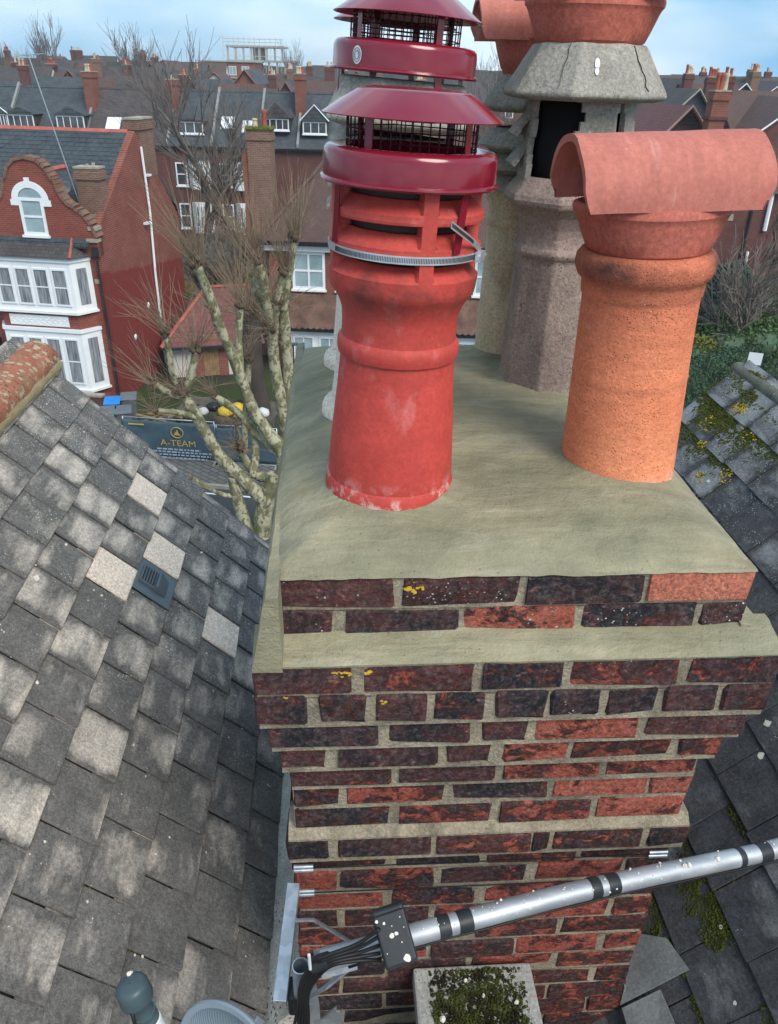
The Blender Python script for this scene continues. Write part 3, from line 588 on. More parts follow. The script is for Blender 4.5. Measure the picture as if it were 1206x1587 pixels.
# ------------------------------------------------------------------ steel cowls
def cowl(T, dz, label, tw, legs, sticker=False, band=True, leg_len=.105, s=1.0):
    o = on_top('spark_guard_cowl', T, dz, label, 'chimney cowl', 'burgundy steel cowls', tw); o.scale = (s, s, 1)
    MB().lathe([(.146, .001), (.1515, -.002), (.1535, .001), (.1525, .004), (.1485, .006), (.1485, .040), (.1465, .047), (.142, .0515), (.134, .0535), (.112, .0530), (.1075, .049), (.106, .035), (.1045, .035), (.1045, .050), (.111, .0545)], 96).build('skirt', MT['cowl'], o, True, 40)
    MB().lathe([(.0005, .1395), (.05, .1390), (.060, .1405), (.068, .1405), (.078, .1385), (.090, .1375), (.097, .1350), (.150, .1000), (.1520, .0988), (.1515, .0975), (.149, .0985), (.096, .1335), (.05, .1365), (.0005, .137)], 96).build('cap', MT['cowl'], o, True, 35)
    mb = MB()
    for i in range(44):
        t = 2 * pi * i / 44 + RX.uniform(-.012, .012); x, y = .1095 * cos(t), .1095 * sin(t); mb.tube([(x, y, .05), (x * 1.004, y * 1.004, .113)], .00105, 4)
    for z in (.062, .079, .096): mb.tube([(.1105 * cos(2 * pi * i / 48), .1105 * sin(2 * pi * i / 48), z + RX.uniform(-.0006, .0006)) for i in range(49)], .00105, 4)
    mb.build('mesh_cage', MT['wire'], o)
    for k in range(4):
        t = radians(-142) + k * pi / 2; d = Vector((cos(t), sin(t), 0)); e = Vector((-sin(t), cos(t), 0))
        MB().obox(d * .1125 - e * .0075 + Vector((0, 0, .047)), e * .015, d * .0016, Vector((0, 0, .068))).build('strut', MT['cowl'], o)
    for t in legs:
        t = radians(t); d = Vector((cos(t), sin(t), 0)); e = Vector((-sin(t), cos(t), 0)); mb = MB()
        mb.obox(d * .1365 - e * .008 + Vector((0, 0, .008)), e * .016, d * .0018, Vector((0, 0, -leg_len)) - d * .0005 + e * (.012 if RX.random() < .5 else -.010)); mb.build('fixing_leg', MT['cowl'], o)
    if sticker:
        d = Vector((cos(radians(sticker)), sin(radians(sticker)), 0)); e = Vector((-d.y, d.x, 0)); c = d * .1497 + Vector((0, 0, .024))
        mb = MB(); mb.add([tuple(c + e * .0115 * cos(t) + Vector((0, 0, .0155 * sin(t))) - d * (.00045 * cos(t) ** 2)) for t in [2 * pi * i / 24 for i in range(24)]], [tuple(range(24))])
        st = mb.build('round_sticker', MT['white_plastic'], o)
        mb = MB()
        for rr in (.45, .75): mb.tube([tuple(c + d * .0006 + e * .0115 * rr * cos(t) + Vector((0, 0, .0155 * rr * sin(t)))) for t in [2 * pi * i / 20 for i in range(21)]], .0005, 4)
        mb.build('printed_ring', MT['black'], st)
    if band:
        mb = MB(); n = 72
        mb.lathe([(.1352, -.113), (.1366, -.113), (.1366, -.100), (.1352, -.100), (.1352, -.113)], n); bo = mb.build('band_clamp', MT['steel'], o, True, 40)
        mb = MB()
        for i in range(110):
            t = radians(-165) + radians(130) * i / 110; d = Vector((cos(t), sin(t), 0)); e = Vector((-d.y, d.x, 0))
            mb.obox(d * .1367 - e * .0006 + Vector((0, 0, -.1105)), e * .0012, d * .0003, (0, 0, .008))
        mb.build('thread_slot', MT['black'], bo)
        t = radians(-38); d = Vector((cos(t), sin(t), 0)); e = Vector((-d.y, d.x, 0)); mb = MB()
        p0 = d * .139 + Vector((0, 0, -.100)); p1 = Vector((.030, -.158, -.050))
        ax = (p1 - p0); pts = [p0, p0 + ax * .25 + Vector((.002, -.003, 0)), p0 + ax * .5 + Vector((.002, -.004, 0)), p0 + ax * .75 + Vector((.001, -.002, 0)), p1]
        w = Vector((0, 0, .012)); nn = Vector((.0006, -.0010, 0)); vs = []
        for p in pts: vs += [tuple(p), tuple(p + w), tuple(p + w + nn), tuple(p + nn)]
        mb.add(vs, [(4 * i + j, 4 * i + (j + 1) % 4, 4 * i + 4 + (j + 1) % 4, 4 * i + 4 + j) for i in range(4) for j in range(4)]); tl = mb.build('strap_tail', MT['steel'], o)
        mb = MB()
        for i in range(44):
            q = .3 + .68 * i / 44; k = min(3, int(q * 4)); f_ = q * 4 - k; p = pts[k].lerp(pts[k + 1], f_); mb.obox(p + Vector((0, 0, .003)) + nn * 1.2, ax.normalized() * .0007, nn * .3, (0, 0, .006))
        mb.build('thread_slot', MT['black'], tl)
        mb = MB(); q = d * .137 + Vector((0, 0, -.115)); mb.obox(q - e * .012, e * .024, d * .010, (0, 0, .017)); mb.tube([q + d * .006 - e * .018 + Vector((0, 0, .008)), q + d * .006 + e * .02 + Vector((0, 0, .008))], .0042, 8); mb.build('clamp_screw', MT['steel'], o)
    return o
cowl(P1, .610, 'nearest burgundy steel mesh cowl strapped on the red louvred pot', radians(10), (-162, -62, 20, 110))
cowl(CP[0], .765, 'burgundy steel mesh cowl with a white sticker, second from the front', radians(-8), (-58, 30, 122, -165), -125, False, .06, .985)
cowl(CP[1], .770, 'rearmost burgundy steel mesh cowl peeping out behind the stickered one', radians(20), (-45, 45, 135, -135), False, False, .06, .98)

# ================================================================== the two roof slopes beside the stack
PT = 1.04; SLN = sqrt(1 + PT * PT); GA, TW = .167, .205
TILES = {k: [block_mesh('roof_tile', .2015, .235, .0085, .0016, .0011, 40 + i, MT[k]) for i in range(4)] for k in ('tile', 'tile_r')}
def roof_frame(name, side, label):
    o = empty(name, (0, 0, 0), 0, label, 'roof')
    if side < 0: org, x, y = SL(-1.157, 0, .389), -E2, (E1 - E3 * PT) / SLN
    else: org, x, y = SL(2.0, 0, .40), E2, (-E1 - E3 * PT) / SLN
    z = x.cross(y); m = Matrix((x, y, z)).transposed().to_4x4(); m.translation = org; o.matrix_world = m; return o
VERGE = 2.22
def moss_lump(mb, x, y, z, r, h, rr, sides=7):
    """a small uneven cushion"""
    n0 = len(mb.v); rings = [(1.0, 0.0), (.8, .55), (.42, .9)]; vs = []
    for (q, hh) in rings:
        for j in range(sides):
            t = 2 * pi * j / sides + q; k = q * r * rr.uniform(.75, 1.2); vs.append((x + k * cos(t), y + k * sin(t), z + h * hh * rr.uniform(.8, 1.15)))
    vs.append((x, y, z + h)); fs = []
    for i in range(2):
        for j in range(sides): fs.append((i * sides + j, i * sides + (j + 1) % sides, (i + 1) * sides + (j + 1) % sides, (i + 1) * sides + j))
    fs += [(2 * sides + j, 2 * sides + (j + 1) % sides, 3 * sides) for j in range(sides)]
    mb.add(vs, fs)
def fuzz(mb, x, y, z, r, n, rr, hgt=.006):
    for _ in range(n):
        t, q = rr.uniform(0, 2 * pi), r * sqrt(rr.random()); px, py = x + q * cos(t), y + q * sin(t); a = rr.uniform(0, pi); w = .0016; h = hgt * rr.uniform(.5, 1.3)
        mb.add([(px - w * cos(a), py - w * sin(a), z - .002), (px + w * cos(a), py + w * sin(a), z - .002), (px + rr.uniform(-.003, .003), py + rr.uniform(-.003, .003), z + h)], [(0, 1, 2)])
LR = roof_frame('tiled_roof', -1, 'grey and pale weathered tile roof slope left of the chimney stack')
PALE = [(.778, 1.534), (.638, 1.25), (.652, 1.894), (1.154, 1.399)]
MID = [(1.30, 1.28), (.501, 2.035), (.504, 1.249), (.457, 1.572), (.60, .22), (.30, 1.70), (.42, .55), (.75, .62), (.62, .78), (.45, .95)]
VENT = (.815, 1.38)
rr = random.Random(5)
joint = []
for k in range(-1, 11):
    s0 = .039 + k * GA; s1 = s0 + GA
    off = (-.092 if k % 2 else .012); n0 = int((-2.1 - off) / TW)
    j = n0
    while True:
        b0 = off + j * TW; b1 = b0 + TW; j += 1
        if b0 > VERGE - .03: break
        b1 = min(b1, VERGE)
        if s0 > 1.45 and b1 > -.02 and b0 < SD + .02 and s0 > 1.6: continue
        joint.append((s0, s1, b0))
        hit = lambda L: any(s0 <= s < s1 and b0 <= b < b1 for s, b in L)
        if s0 <= VENT[0] < s1 and b0 <= VENT[1] < b1: vent = (s0, s1, b0, b1); continue
        near = max(0, 1 - (1.2 - b0) / 2.0)
        if hit(PALE): col = (1.2, .15, 0, 1)
        elif hit(MID): col = (.72, .40, .1, 1)
        else:
            p = rr.choice([.40, .46, .50, .52, .54, .57, .61]) * (1.0 if s0 < 1.0 or b0 > .9 else .92) * (1 if b0 > .15 else .90); col = (p, .36 + .46 * near * rr.uniform(.7, 1.2), .18 + .25 * rr.random() * (1 if b0 < .3 else .5), 1)
        w = b1 - b0
        inst('roof_tile', rr.choice(TILES['tile']), LR, (-b1 + .0015, s1 - .235 + rr.uniform(-.003, .003), -.004 + rr.uniform(-.001, .001)), (.050 + rr.uniform(-.005, .005), -.030 + rr.uniform(-.006, .006), rr.uniform(-.005, .005)), (w / TW * .995, 1, 1), col)
# in-line vent tile
s0, s1, b0, b1 = vent
V = empty('vent_tile', (-b1, s0, .004), 0); V.parent = LR; V.rotation_euler = (.05, -.03, 0)
vm = plain('vent_plastic', (.085, .115, .135), .45, .15, 8, 0)
mb = MB(); mb.box(.002, .203, -.05, .168, .0, .006); mb.prism([(.082, .006), (.082, .030), (.090, .030), (.140, .006)], 'x', .050, .155)
bevel(mb.build('vent_plate', vm, V), .0015, 1)
for i in range(5):
    MB().box(.056, .148, .022 + .0118 * i, .0285 + .0118 * i, .0185, .0195).build('vent_slot', MT['cable'], V)
bevel(MB().box(.050, .154, .016, .0815, .006, .018).build('vent_hood', vm, V), .002, 2)
# slope deck below the tiles, verge, ridge
deckm = plain('roof_deck', (.05, .045, .04), .9, .2, 4, 0)
mb = MB(); mb.box(-VERGE + .02, 2.4, -.02, 1.83, -.075, -.016); mb.build('roof_deck', deckm, LR)
mb = MB(); mb.box(-VERGE - .012, -VERGE + .055, .0, 1.9, -.06, -.008); mb.build('verge_mortar', MT['cement'], LR)
def ridge_tiles(R, mat, ends, x0, x1, n, dy_=0.0, rs_=1.0):
    L = (x1 - x0) / n
    for i in range(n):
        mb = MB(); xa, xb = x0 + i * L, x0 + (i + 1) * L - .006; arc = []
        q = 12; ax = Matrix.Rotation(atan2(PT, 1), 4, 'X')
        vs = []
        for s_, xx in ((0, xa), (1, xb)):
            for (rad, fl) in ((.098, 0), (.083, 0)):
                for t in range(q + 1):
                    th = -.12 + (pi + .24) * t / q; yy, zz = rad * rs_ * cos(th), rad * rs_ * .86 * sin(th) - .028; w = .002 * nz3(xx, yy, zz, 12)
                    p = ax @ Vector((xx + (.003 * nz3(xx, yy, zz, 30)), yy + w, zz + w)) + Vector((0, dy_, 0)); vs.append(tuple(p))
        k = q + 1; fs = []
        for t in range(q): fs += [(t, t + 1, 2 * k + t + 1, 2 * k + t), (k + t + 1, k + t, 3 * k + t, 3 * k + t + 1), (t + 1, t, k + t, k + t + 1), (2 * k + t, 2 * k + t + 1, 3 * k + t + 1, 3 * k + t)]
        fs += [(0, 2 * k, 3 * k, k), (q, k + q, 3 * k + q, 2 * k + q)]
        mb.add(vs, fs); mb.build('ridge_tile', mat, R, True, 35, True)
# the roof frame's y axis runs down the slope, so the ridge tile is turned upright about x
ridge_tiles(LR, MT['ridge'], 0, -VERGE - .03, 1.8, 9, -.085)
mb = MB()
for sgn in (1,):
    vs = []; n = 60
    for i in range(n + 1):
        x = -VERGE - .03 + 4.0 * i / n; w = .006 * nz3(x, 0, 0, 8); vs += [(x, -.025, -.02), (x, -.010, .052 + w), (x, .020 + w, .044 + w), (x, .040 + w, .008), (x, .040 + w, -.03)]
    mb.add(vs, [(5 * i + j, 5 * i + 5 + j, 5 * i + 6 + j, 5 * i + 1 + j) for i in range(n) for j in range(4)] + [(4, 3, 2, 1, 0)])
mb.build('ridge_bedding', speckled('old_bedding', (.25, .20, .11), (.38, .31, .18), (), 9, 90, .6, .005), LR, True, 50, True)
mb = MB()
for (s, b, L) in [(.372, 1.93, .16), (.54, 2.03, .20), (.70, 1.95, .1), (1.04, 1.62, .20), (1.21, 1.63, .16), (.92, 1.99, .10), (1.375, 1.55, .12)]:
    for i in range(34):
        u = rr.random(); x, y = -b + rr.uniform(-.006, .006), s + L * (u - .4); moss_lump(mb, x, y, .004, rr.uniform(.004, .009), rr.uniform(.004, .010), rr, 6); fuzz(mb, x, y, .008, .007, 3, rr, .005)
for (s0, s1, b0) in joint:
    if -.2 < b0 < 1.4 and s0 > .3 and rr.random() < .5:
        for i in range(26):
            y = s0 + GA * rr.random() ** 1.5; moss_lump(mb, -b0 + rr.uniform(-.004, .004), y, .003, rr.uniform(.003, .006), rr.uniform(.002, .005), rr, 5)
for i in range(150):
    b = rr.uniform(-.05, .24); moss_lump(mb, -b, 1.545 - abs(rr.gauss(0, .035)), .004, rr.uniform(.005, .011), rr.uniform(.004, .010), rr, 6)
tag(mb.build('moss', MT['moss'], LR, True), kind='stuff')
mb = MB()
for (s, b, r) in [(.40, .98, .017), (.33, 1.15, .013), (.47, .93, .010), (.36, .90, .012), (.95, 1.74, .014), (.43, 1.22, .008), (.62, 1.10, .008), (.55, .60, .008), (.25, .80, .01), (.30, 1.02, .012), (1.42, .35, .006), (1.1, .1, .007), (1.38, .2, .006), (1.0, .35, .006)]:
    k = 9; mb.add([(-b + r * rr.uniform(.5, 1.3) * cos(2 * pi * i / k), s + r * rr.uniform(.4, .9) * sin(2 * pi * i / k), .0125) for i in range(k)], [tuple(range(k))])
for _ in range(420):
    s, b = rr.uniform(.05, 1.5), rr.uniform(-.2, 2.15); r = rr.choice([.0015, .002, .003, .0045]); k = 7; mb.add([(-b + r * rr.uniform(.6, 1.2) * cos(2 * pi * i / k), s + r * rr.uniform(.6, 1.1) * sin(2 * pi * i / k), .0135) for i in range(k)], [tuple(range(k))])
tag(mb.build('bird_dropping', MT['dropping'], LR), kind='stuff')

RR = roof_frame('slate_roof', 1, 'dark mossy slate roof slope right of the chimney stack')
rr = random.Random(9)
for k in range(0, 11):
    s0 = .02 + k * GA; s1 = s0 + GA; off = .05 if k % 2 else -.052; j = int((-2.1 - off) / TW)
    while True:
        b0 = off + j * TW; b1 = min(b0 + TW, VERGE); j += 1
        if b0 > VERGE - .03: break
        if s0 > 1.6 and b1 > -.02 and b0 < SD + .02: continue
        up_ = max(0, 1 - s0 / .6)
        col = (.34 + .22 * up_ + rr.uniform(-.08, .16) + (.14 if b0 > 1.0 else 0), .46 + .36 * max(0, min(1, (b0 - .2) / 1.2)) * rr.uniform(.7, 1.3), .25 + .35 * up_ * rr.random(), 1)
        inst('roof_slate', rr.choice(TILES['tile_r']), RR, (b0 + .0015, s1 - .235 + rr.uniform(-.004, .004), -.004 + rr.uniform(-.001, .001)), (.046 + rr.uniform(-.006, .006), rr.uniform(-.010, .010), rr.uniform(-.012, .012)), ((b1 - b0) / TW, 1, 1), col)
mb = MB(); mb.box(-2.4, VERGE - .02, -.02, 1.83, -.075, -.016); mb.build('roof_deck', deckm, RR)
mb = MB(); mb.box(VERGE - .055, VERGE + .012, .0, 1.9, -.06, -.008); mb.build('verge_mortar', MT['cement'], RR)
ridge_tiles(RR, MT['ridge_grey'], 0, -1.8, VERGE + .03, 9, -.012, .40)
mb = MB()
def carpet(cb, cs, rb, rs, n, rad, hh, zz=.006):
    for i in range(n * 3):
        t, q = rr.uniform(0, 2 * pi), sqrt(rr.random()); x, y = cb + rb * q * cos(t), cs + rs * q * sin(t)
        if nz3(x, y, 0, 14) < -.30: continue
        r = rad * rr.uniform(.35, 1.0); moss_lump(mb, x, y, zz, r, hh * rr.uniform(.3, 1.1) * (1 + .5 * nz3(x, y, 2, 20)), rr, 5); fuzz(mb, x, y, zz + hh * .4, r, 3, rr, .004)
carpet(2.06, .15, .17, .17, 900, .010, .009); carpet(1.80, .24, .30, .16, 800, .009, .008); carpet(2.0, .42, .18, .13, 380, .009, .008); carpet(1.55, .20, .25, .14, 360, .009, .008); carpet(1.80, .56, .2, .12, 260, .009, .007); carpet(1.60, .45, .15, .05, 120, .009, .007)
for (s, b, n) in [(.69, 1.75, 24), (.70, 1.45, 16), (.86, 1.3, 14), (.85, 1.62, 14), (.52, 1.35, 18), (.69, .9, 12), (1.02, 1.0, 10)]: carpet(b, s, .09, .016, n, .007, .008)
carpet(.16, 1.24, .15, .055, 700, .007, .007); carpet(.30, 1.40, .18, .06, 600, .007, .007); carpet(.48, 1.40, .18, .05, 420, .007, .007); carpet(.75, 1.40, .22, .045, 300, .007, .006); carpet(.40, 1.20, .10, .03, 120, .006, .005)
for (s, b, n) in [(1.03, .30, 20), (1.2, .42, 24), (1.19, .02, 20), (1.04, -.05, 14), (1.2, -.2, 22), (.87, .12, 10), (1.36, -.1, 26), (1.36, .05, 30)]: carpet(b, s, .06, .014, n, .007, .008)
for i in range(6):
    b = off + TW * RX.randint(-3, 3); carpet(b, 1.1 + .15 * i * rr.random(), .010, .07, 16, .006, .006)
tag(mb.build('moss', MT['moss'], RR, True), kind='stuff')
mb = MB()
def lich(cb, cs, rad, n):
    for i in range(n):
        t, q = rr.uniform(0, 2 * pi), rad * sqrt(rr.random()); moss_lump(mb, cb + q * cos(t) * 1.4, cs + q * sin(t), .012, rr.uniform(.002, .006), rr.uniform(.001, .004), rr, 5)
lich(1.93, .15, .035, 130); lich(2.12, .34, .016, 20); lich(1.90, .36, .02, 22); lich(1.72, .46, .03, 24); lich(1.62, .38, .035, 40); lich(2.0, .28, .04, 30); lich(1.75, .2, .05, 24)
tag(mb.build('yellow_lichen', MT['lichen'], RR, True), kind='stuff')
mb = MB()
for (s, b, r) in [(.80, .52, .014), (.87, .44, .013), (.78, .60, .012), (.74, .5, .008), (1.18, .08, .009), (1.21, .06, .007), (1.15, .1, .006), (.62, 1.4, .011), (.72, 1.52, .013), (.66, 1.25, .010), (.45, 1.66, .013), (1.0, .2, .007), (1.1, -.08, .006), (.98, -.02, .007), (1.26, -.12, .006)]:
    k = 10; mb.add([(b + r * rr.uniform(.6, 1.2) * cos(2 * pi * i / k), s + r * rr.uniform(.6, 1.1) * sin(2 * pi * i / k), .0125) for i in range(k)], [tuple(range(k))])
tag(mb.build('pale_lichen_spot', MT['dropping'], RR), kind='stuff')
# mortar fillet on the left, lead on the right (both belong to the stack's foot)
flank(-1, [(-.105, -.735), (-.103, -.686), (-.080, -.662), (-.035, -.610), (-.004, -.545), (.004, -.535), (.004, -.83)], -.035, SD).build('roof_fillet', speckled('old_fillet', (.30, .29, .25), (.52, .50, .44), [(70, .3, (.08, .075, .06), .5), (40, .2, (.06, .07, .03), .5)], 12, 90, .9, .008), STACK, True, 50, True)
mb = MB(); q = .009
def rc(a): return .40 - PT * (2.0 - a) + .034
mb.add([(.8915, -.002, -.62), (.8915, -.002, rc(.9)), (1.055, -.002, rc(1.055)), (.8915, .10, -.61), (.8915, .10, rc(.9)), (1.035, .10, rc(1.035)), (.8915, .17, -.61), (.8915, .17, rc(.9)), (.96, .17, rc(.96))], [(0, 1, 4, 3), (1, 2, 5, 4), (3, 4, 7, 6), (4, 5, 8, 7)])
solid(mb.build('lead_flashing', MT['lead'], STACK, fix=True), .003, 1)
flank(1, [(.8905, -.80), (.8905, -.640), (.915, -.675), (.945, -.715), (.945, -.80)], .172, SD).build('roof_fillet', MT['mortar'], STACK, True, 50, True)
mb = MB(); mb.add([(.8915, -.30, rc(.9) - .012), (.8915, -.012, rc(.9) + .004), (.985, -.012, rc(.985) - .001), (1.0, -.30, rc(1.0) - .001)], [(0, 1, 2, 3)]); solid(mb.build('lead_apron', MT['lead'], STACK, fix=True), .003, 1)

# own house below: walls and valley
OH = empty('house_body', SL(.42, 0, -EYE + 1.566), YAW, 'brick house walls below the two roof slopes', 'house')
zb = EYE - 1.566
mb = MB(); hw = 3.1
sec = [(-hw, 0), (hw, 0), (hw, zb + .40 - PT * (hw - 1.58) - .2), (1.58, zb + .28), (.10, zb - 1.28), (-.10, zb - 1.28), (-1.577, zb + .27), (-hw, zb + .389 - PT * (hw - 1.577) - .2)]
mb.prism(sec, 'y', -6, VERGE - .09); mb.build('wall', plain('house_brick', (.20, .075, .055), .9, .3, 3), OH, fix=True)
mb = MB(); mb.box(-.52, .52, -6, -.01, zb - 1.30, zb - 1.27); mb.box(-.52, .52, SD + .05, VERGE - .1, zb - 1.30, zb - 1.27); mb.build('valley_lead', MT['lead'], OH)
# far slopes of both roofs, seen only from elsewhere
for sgn, cx in ((-1, -1.577), (1, 1.58)):
    mb = MB(); t = zb + .392; mb.add([(cx, -6, t), (cx, VERGE, t), (cx + sgn * 1.9, VERGE, t - 1.9 * PT), (cx + sgn * 1.9, -6, t - 1.9 * PT)], [(0, 1, 2, 3)]); solid(mb.build('far_slope', MT['tile_r'], OH, color=(.4, .3, .3, 1), fix=True), .03, -1)

# parapet with mossy coping in front of the stack
PW = stack_thing('parapet_wall', .445, -.02, -.9, 'low parapet with a moss covered concrete coping below the stack', 'parapet')
bevel(MB().box(-.152, .158, -1.9, .012, .375, .435).build('coping_slab', MT['coping'], PW), .006, 2)
mb = MB(); mb.box(-.11, .11, -1.9, .010, -.5, .375); mb.build('wall', MT['mortar'], PW)
for i in range(8):
    for j in range(5):
        inst('brick', RX.choice(STR), PW, (-.113, -.02 - .225 * i - .1 * (j % 2), .30 - .075 * j), (0, 0, -pi / 2), (1, .5, 1), cr(.5))
mb = MB(); rr = random.Random(21)
for i in range(8000):
    x = rr.gauss(.0, .085); y = rr.uniform(-.45, .0); 
    if not -.115 + .02 * nz3(y, 1, 1, 14) < x < .13 + .02 * nz3(y, 4, 1, 14): continue
    if y > -.05 and rr.random() < .4: continue
    moss_lump(mb, x, y, .433, rr.uniform(.002, .006), rr.uniform(.002, .009) * (1.2 + nz3(x, y, 0, 13)), rr, 5); fuzz(mb, x, y, .437, .006, 2, rr, .005)
m = NT('dark_moss'); MT['moss_dark'] = m.out(m.mix(m.step(m.noise(22, 5), .4, .6), (.022, .020, .010), m.mix(m.noise(40, 4), (.028, .036, .010), (.085, .095, .024))), .95, 0, .1)
tag(mb.build('moss', MT['moss_dark'], PW, True), kind='stuff')
mb = MB()
for (x, y, r) in [(-.09, -.12, .008), (-.085, -.14, .006), (.1, -.09, .006), (.02, -.07, .005), (.06, -.15, .007), (-.02, -.03, .005)]: moss_lump(mb, x, y, .440, r, .008, rr, 7)
tag(mb.build('crumb', MT['dropping'], PW), kind='stuff')

# ================================================================== aerial mast, bracket, cables
def S3(P): return tuple(loc3(P))
MAST = stack_thing('aerial_mast', 0, 0, 0, 'silver aluminium aerial pole with black tape bands across the stack', 'aerial pole')
pl = [atb(500, 1489, -.315), atb(660, 1443, -.300), atb(905, 1378, -.215), atb(1150, 1328, -.125), atb(1206, 1316, -.105)]
pl.append(pl[-1] + (pl[-1] - pl[-2]) * 9 + Vector((0, 0, .12)))
pts = [S3(p) for p in pl]
fine = []
for i in range(len(pts) - 1):
    for k in range(8): fine.append(Vector(pts[i]).lerp(Vector(pts[i + 1]), k / 8))
fine.append(Vector(pts[-1]))
for _ in range(10): fine = [fine[0]] + [(fine[i - 1] + fine[i] * 2 + fine[i + 1]) / 4 for i in range(1, len(fine) - 1)] + [fine[-1]]
MB().tube(fine, .0200, 20).build('pole', MT['alu'], MAST, True, 50)
def along(px):                                      # station on the pole nearest to a photo column
    best = None
    for i in range(len(fine) - 1):
        for k in range(12):
            p = fine[i].lerp(fine[i + 1], k / 12); w = SL(*p) - Vector((0, 0, EYE)); u = 603 + 1198 * w.dot(rt) / w.dot(fw)
            if best is None or abs(u - px) < best[0]: best = (abs(u - px), p, (fine[i + 1] - fine[i]).normalized())
    return best[1], best[2]
for (u0_, u1_) in ((678, 697), (707, 729), (912, 926), (937, 955), (1140, 1149), (1172, 1190)):
    p, d = along(u0_); q, d2 = along(u1_)
    MB().tube([p, p.lerp(q, .3), p.lerp(q, .7), q], [.0207, .0213, .0211, .0206], 20).build('tape_band', MT['black'], MAST, True, 50)
mb = MB()
for i in range(40):
    p, d = along(RX.uniform(650, 1200)); t = RX.uniform(.3, 2.4); e = Vector((0, -cos(t), sin(t))); moss_lump(mb, *(p + e * .0210), RX.uniform(.0012, .003), .0016, RX, 5)
for u in (1055, 1108, 1062):
    p, d = along(u); moss_lump(mb, p.x, p.y - .006, p.z + .019, .006, .007, RX, 7)
tag(mb.build('dried_dropping', MT['dropping'], MAST), kind='stuff')
# wires along the pole
for dx, rad in ((0, .0028),):
    w = []
    for i, p in enumerate(fine): w.append(p + Vector((0, -.012, -.0210 - .004 * abs(sin(i * .7)))))
    CBL = MB().tube(w[2:], rad, 6).build('pole_cable', MT['cable'], MAST, True)
# bracket
BR = stack_thing('wall_bracket', 0, 0, 0, 'galvanised steel aerial bracket on the lower left of the stack', 'bracket')
A, B = Vector(S3(atb(455, 1368, -.03))), Vector(S3(atb(433, 1552, -.27)))
ax = (B - A); sd = Vector((1, 0, 0)); sd = (sd - ax.normalized() * sd.dot(ax.normalized())).normalized(); dn = ax.normalized().cross(sd).normalized()
if dn.z > 0: dn = -dn
mb = MB(); mb.obox(A - sd * .014, sd * .028, ax, dn * .003); mb.obox(A + sd * .0141, -sd * .003, ax, dn * .028); bevel(mb.build('arm', MT['galv'], BR, fix=True), .0015, 2)
def strap(pts, wv, th):
    mb = MB(); vs = []; wv = Vector(wv)
    for i, p in enumerate(pts):
        p = Vector(p); d = (Vector(pts[min(i + 1, len(pts) - 1)]) - Vector(pts[max(0, i - 1)])).normalized(); nn = d.cross(wv).normalized() * th
        vs += [tuple(p - wv / 2), tuple(p + wv / 2), tuple(p + wv / 2 + nn), tuple(p - wv / 2 + nn)]
    k = len(pts); mb.add(vs, [(4 * i + j, 4 * i + (j + 1) % 4, 4 * i + 4 + (j + 1) % 4, 4 * i + 4 + j) for i in range(k - 1) for j in range(4)] + [(3, 2, 1, 0), tuple(4 * k - 4 + j for j in range(4))]); return mb
strap([S3(atb(458, 1425, -.14)), S3(atb(487, 1424, -.16)), S3(atb(543, 1458, -.285))], (0, -.020, .024), .004).build('stay', MT['galv'], BR, fix=True)
strap([S3(atb(470, 1548, -.28)), S3(atb(500, 1532, -.30)), S3(atb(548, 1493, -.300))], (.010, -.016, .026), .004).build('stay', MT['galv'], BR, fix=True)
mb = MB(); p = Vector(S3(atb(500, 1489, -.315))); q = Vector(S3(atb(560, 1472, -.31))); d = (q - p).normalized(); bw = d.cross(Vector((0, -1, .4))).normalized()
mb.obox(p - d * .01 - bw * .030 + Vector((0, .012, -.026)), d * .07, bw * .06, Vector((0, -.002, -.004))); mb.build('clamp_plate', MT['galv'], BR, fix=True)
p = Vector(S3(atb(466, 1497, -.30))); MB().lathe([(.0165, -.09), (.0165, .0), (.0145, .0005), (.0145, -.085), (.0001, -.086)], 24, c=tuple(p)).build('conduit_end', MT['galv'], BR, True, 40)
mb = MB(); p = Vector(S3(atb(445, 1545, -.26))); mb.obox(p + Vector((.0, .0, -.075)), (.036, -.002, 0), (.0, .05, 0), (0, 0, .065)); bevel(mb.build('amplifier', MT['black'], BR), .006, 3)
a = atb(484, 1587, -.28); strap([S3(atb(478, 1520, -.27)), S3(atb(484, 1560, -.27)), S3(atb(487, 1600, -.27))], (.03, 0, 0), .004).build('back_plate', MT['galv'], BR, fix=True)
# toothed plate at the foot
mb = MB(); P = [S3(atb(x, y, -.26)) for x, y in ((489, 1589), (522, 1561), (521, 1569), (527, 1570), (531, 1566), (532, 1574), (529, 1589))]; n = len(P); mb.add([tuple(p) for p in P] + [(p[0], p[1] + .004, p[2]) for p in P], [tuple(range(n)), tuple(range(2 * n - 1, n - 1, -1))] + [(i, (i + 1) % n, (i + 1) % n + n, i + n) for i in range(n)]); mb.build('toothed_plate', MT['galv'], BR, fix=True)
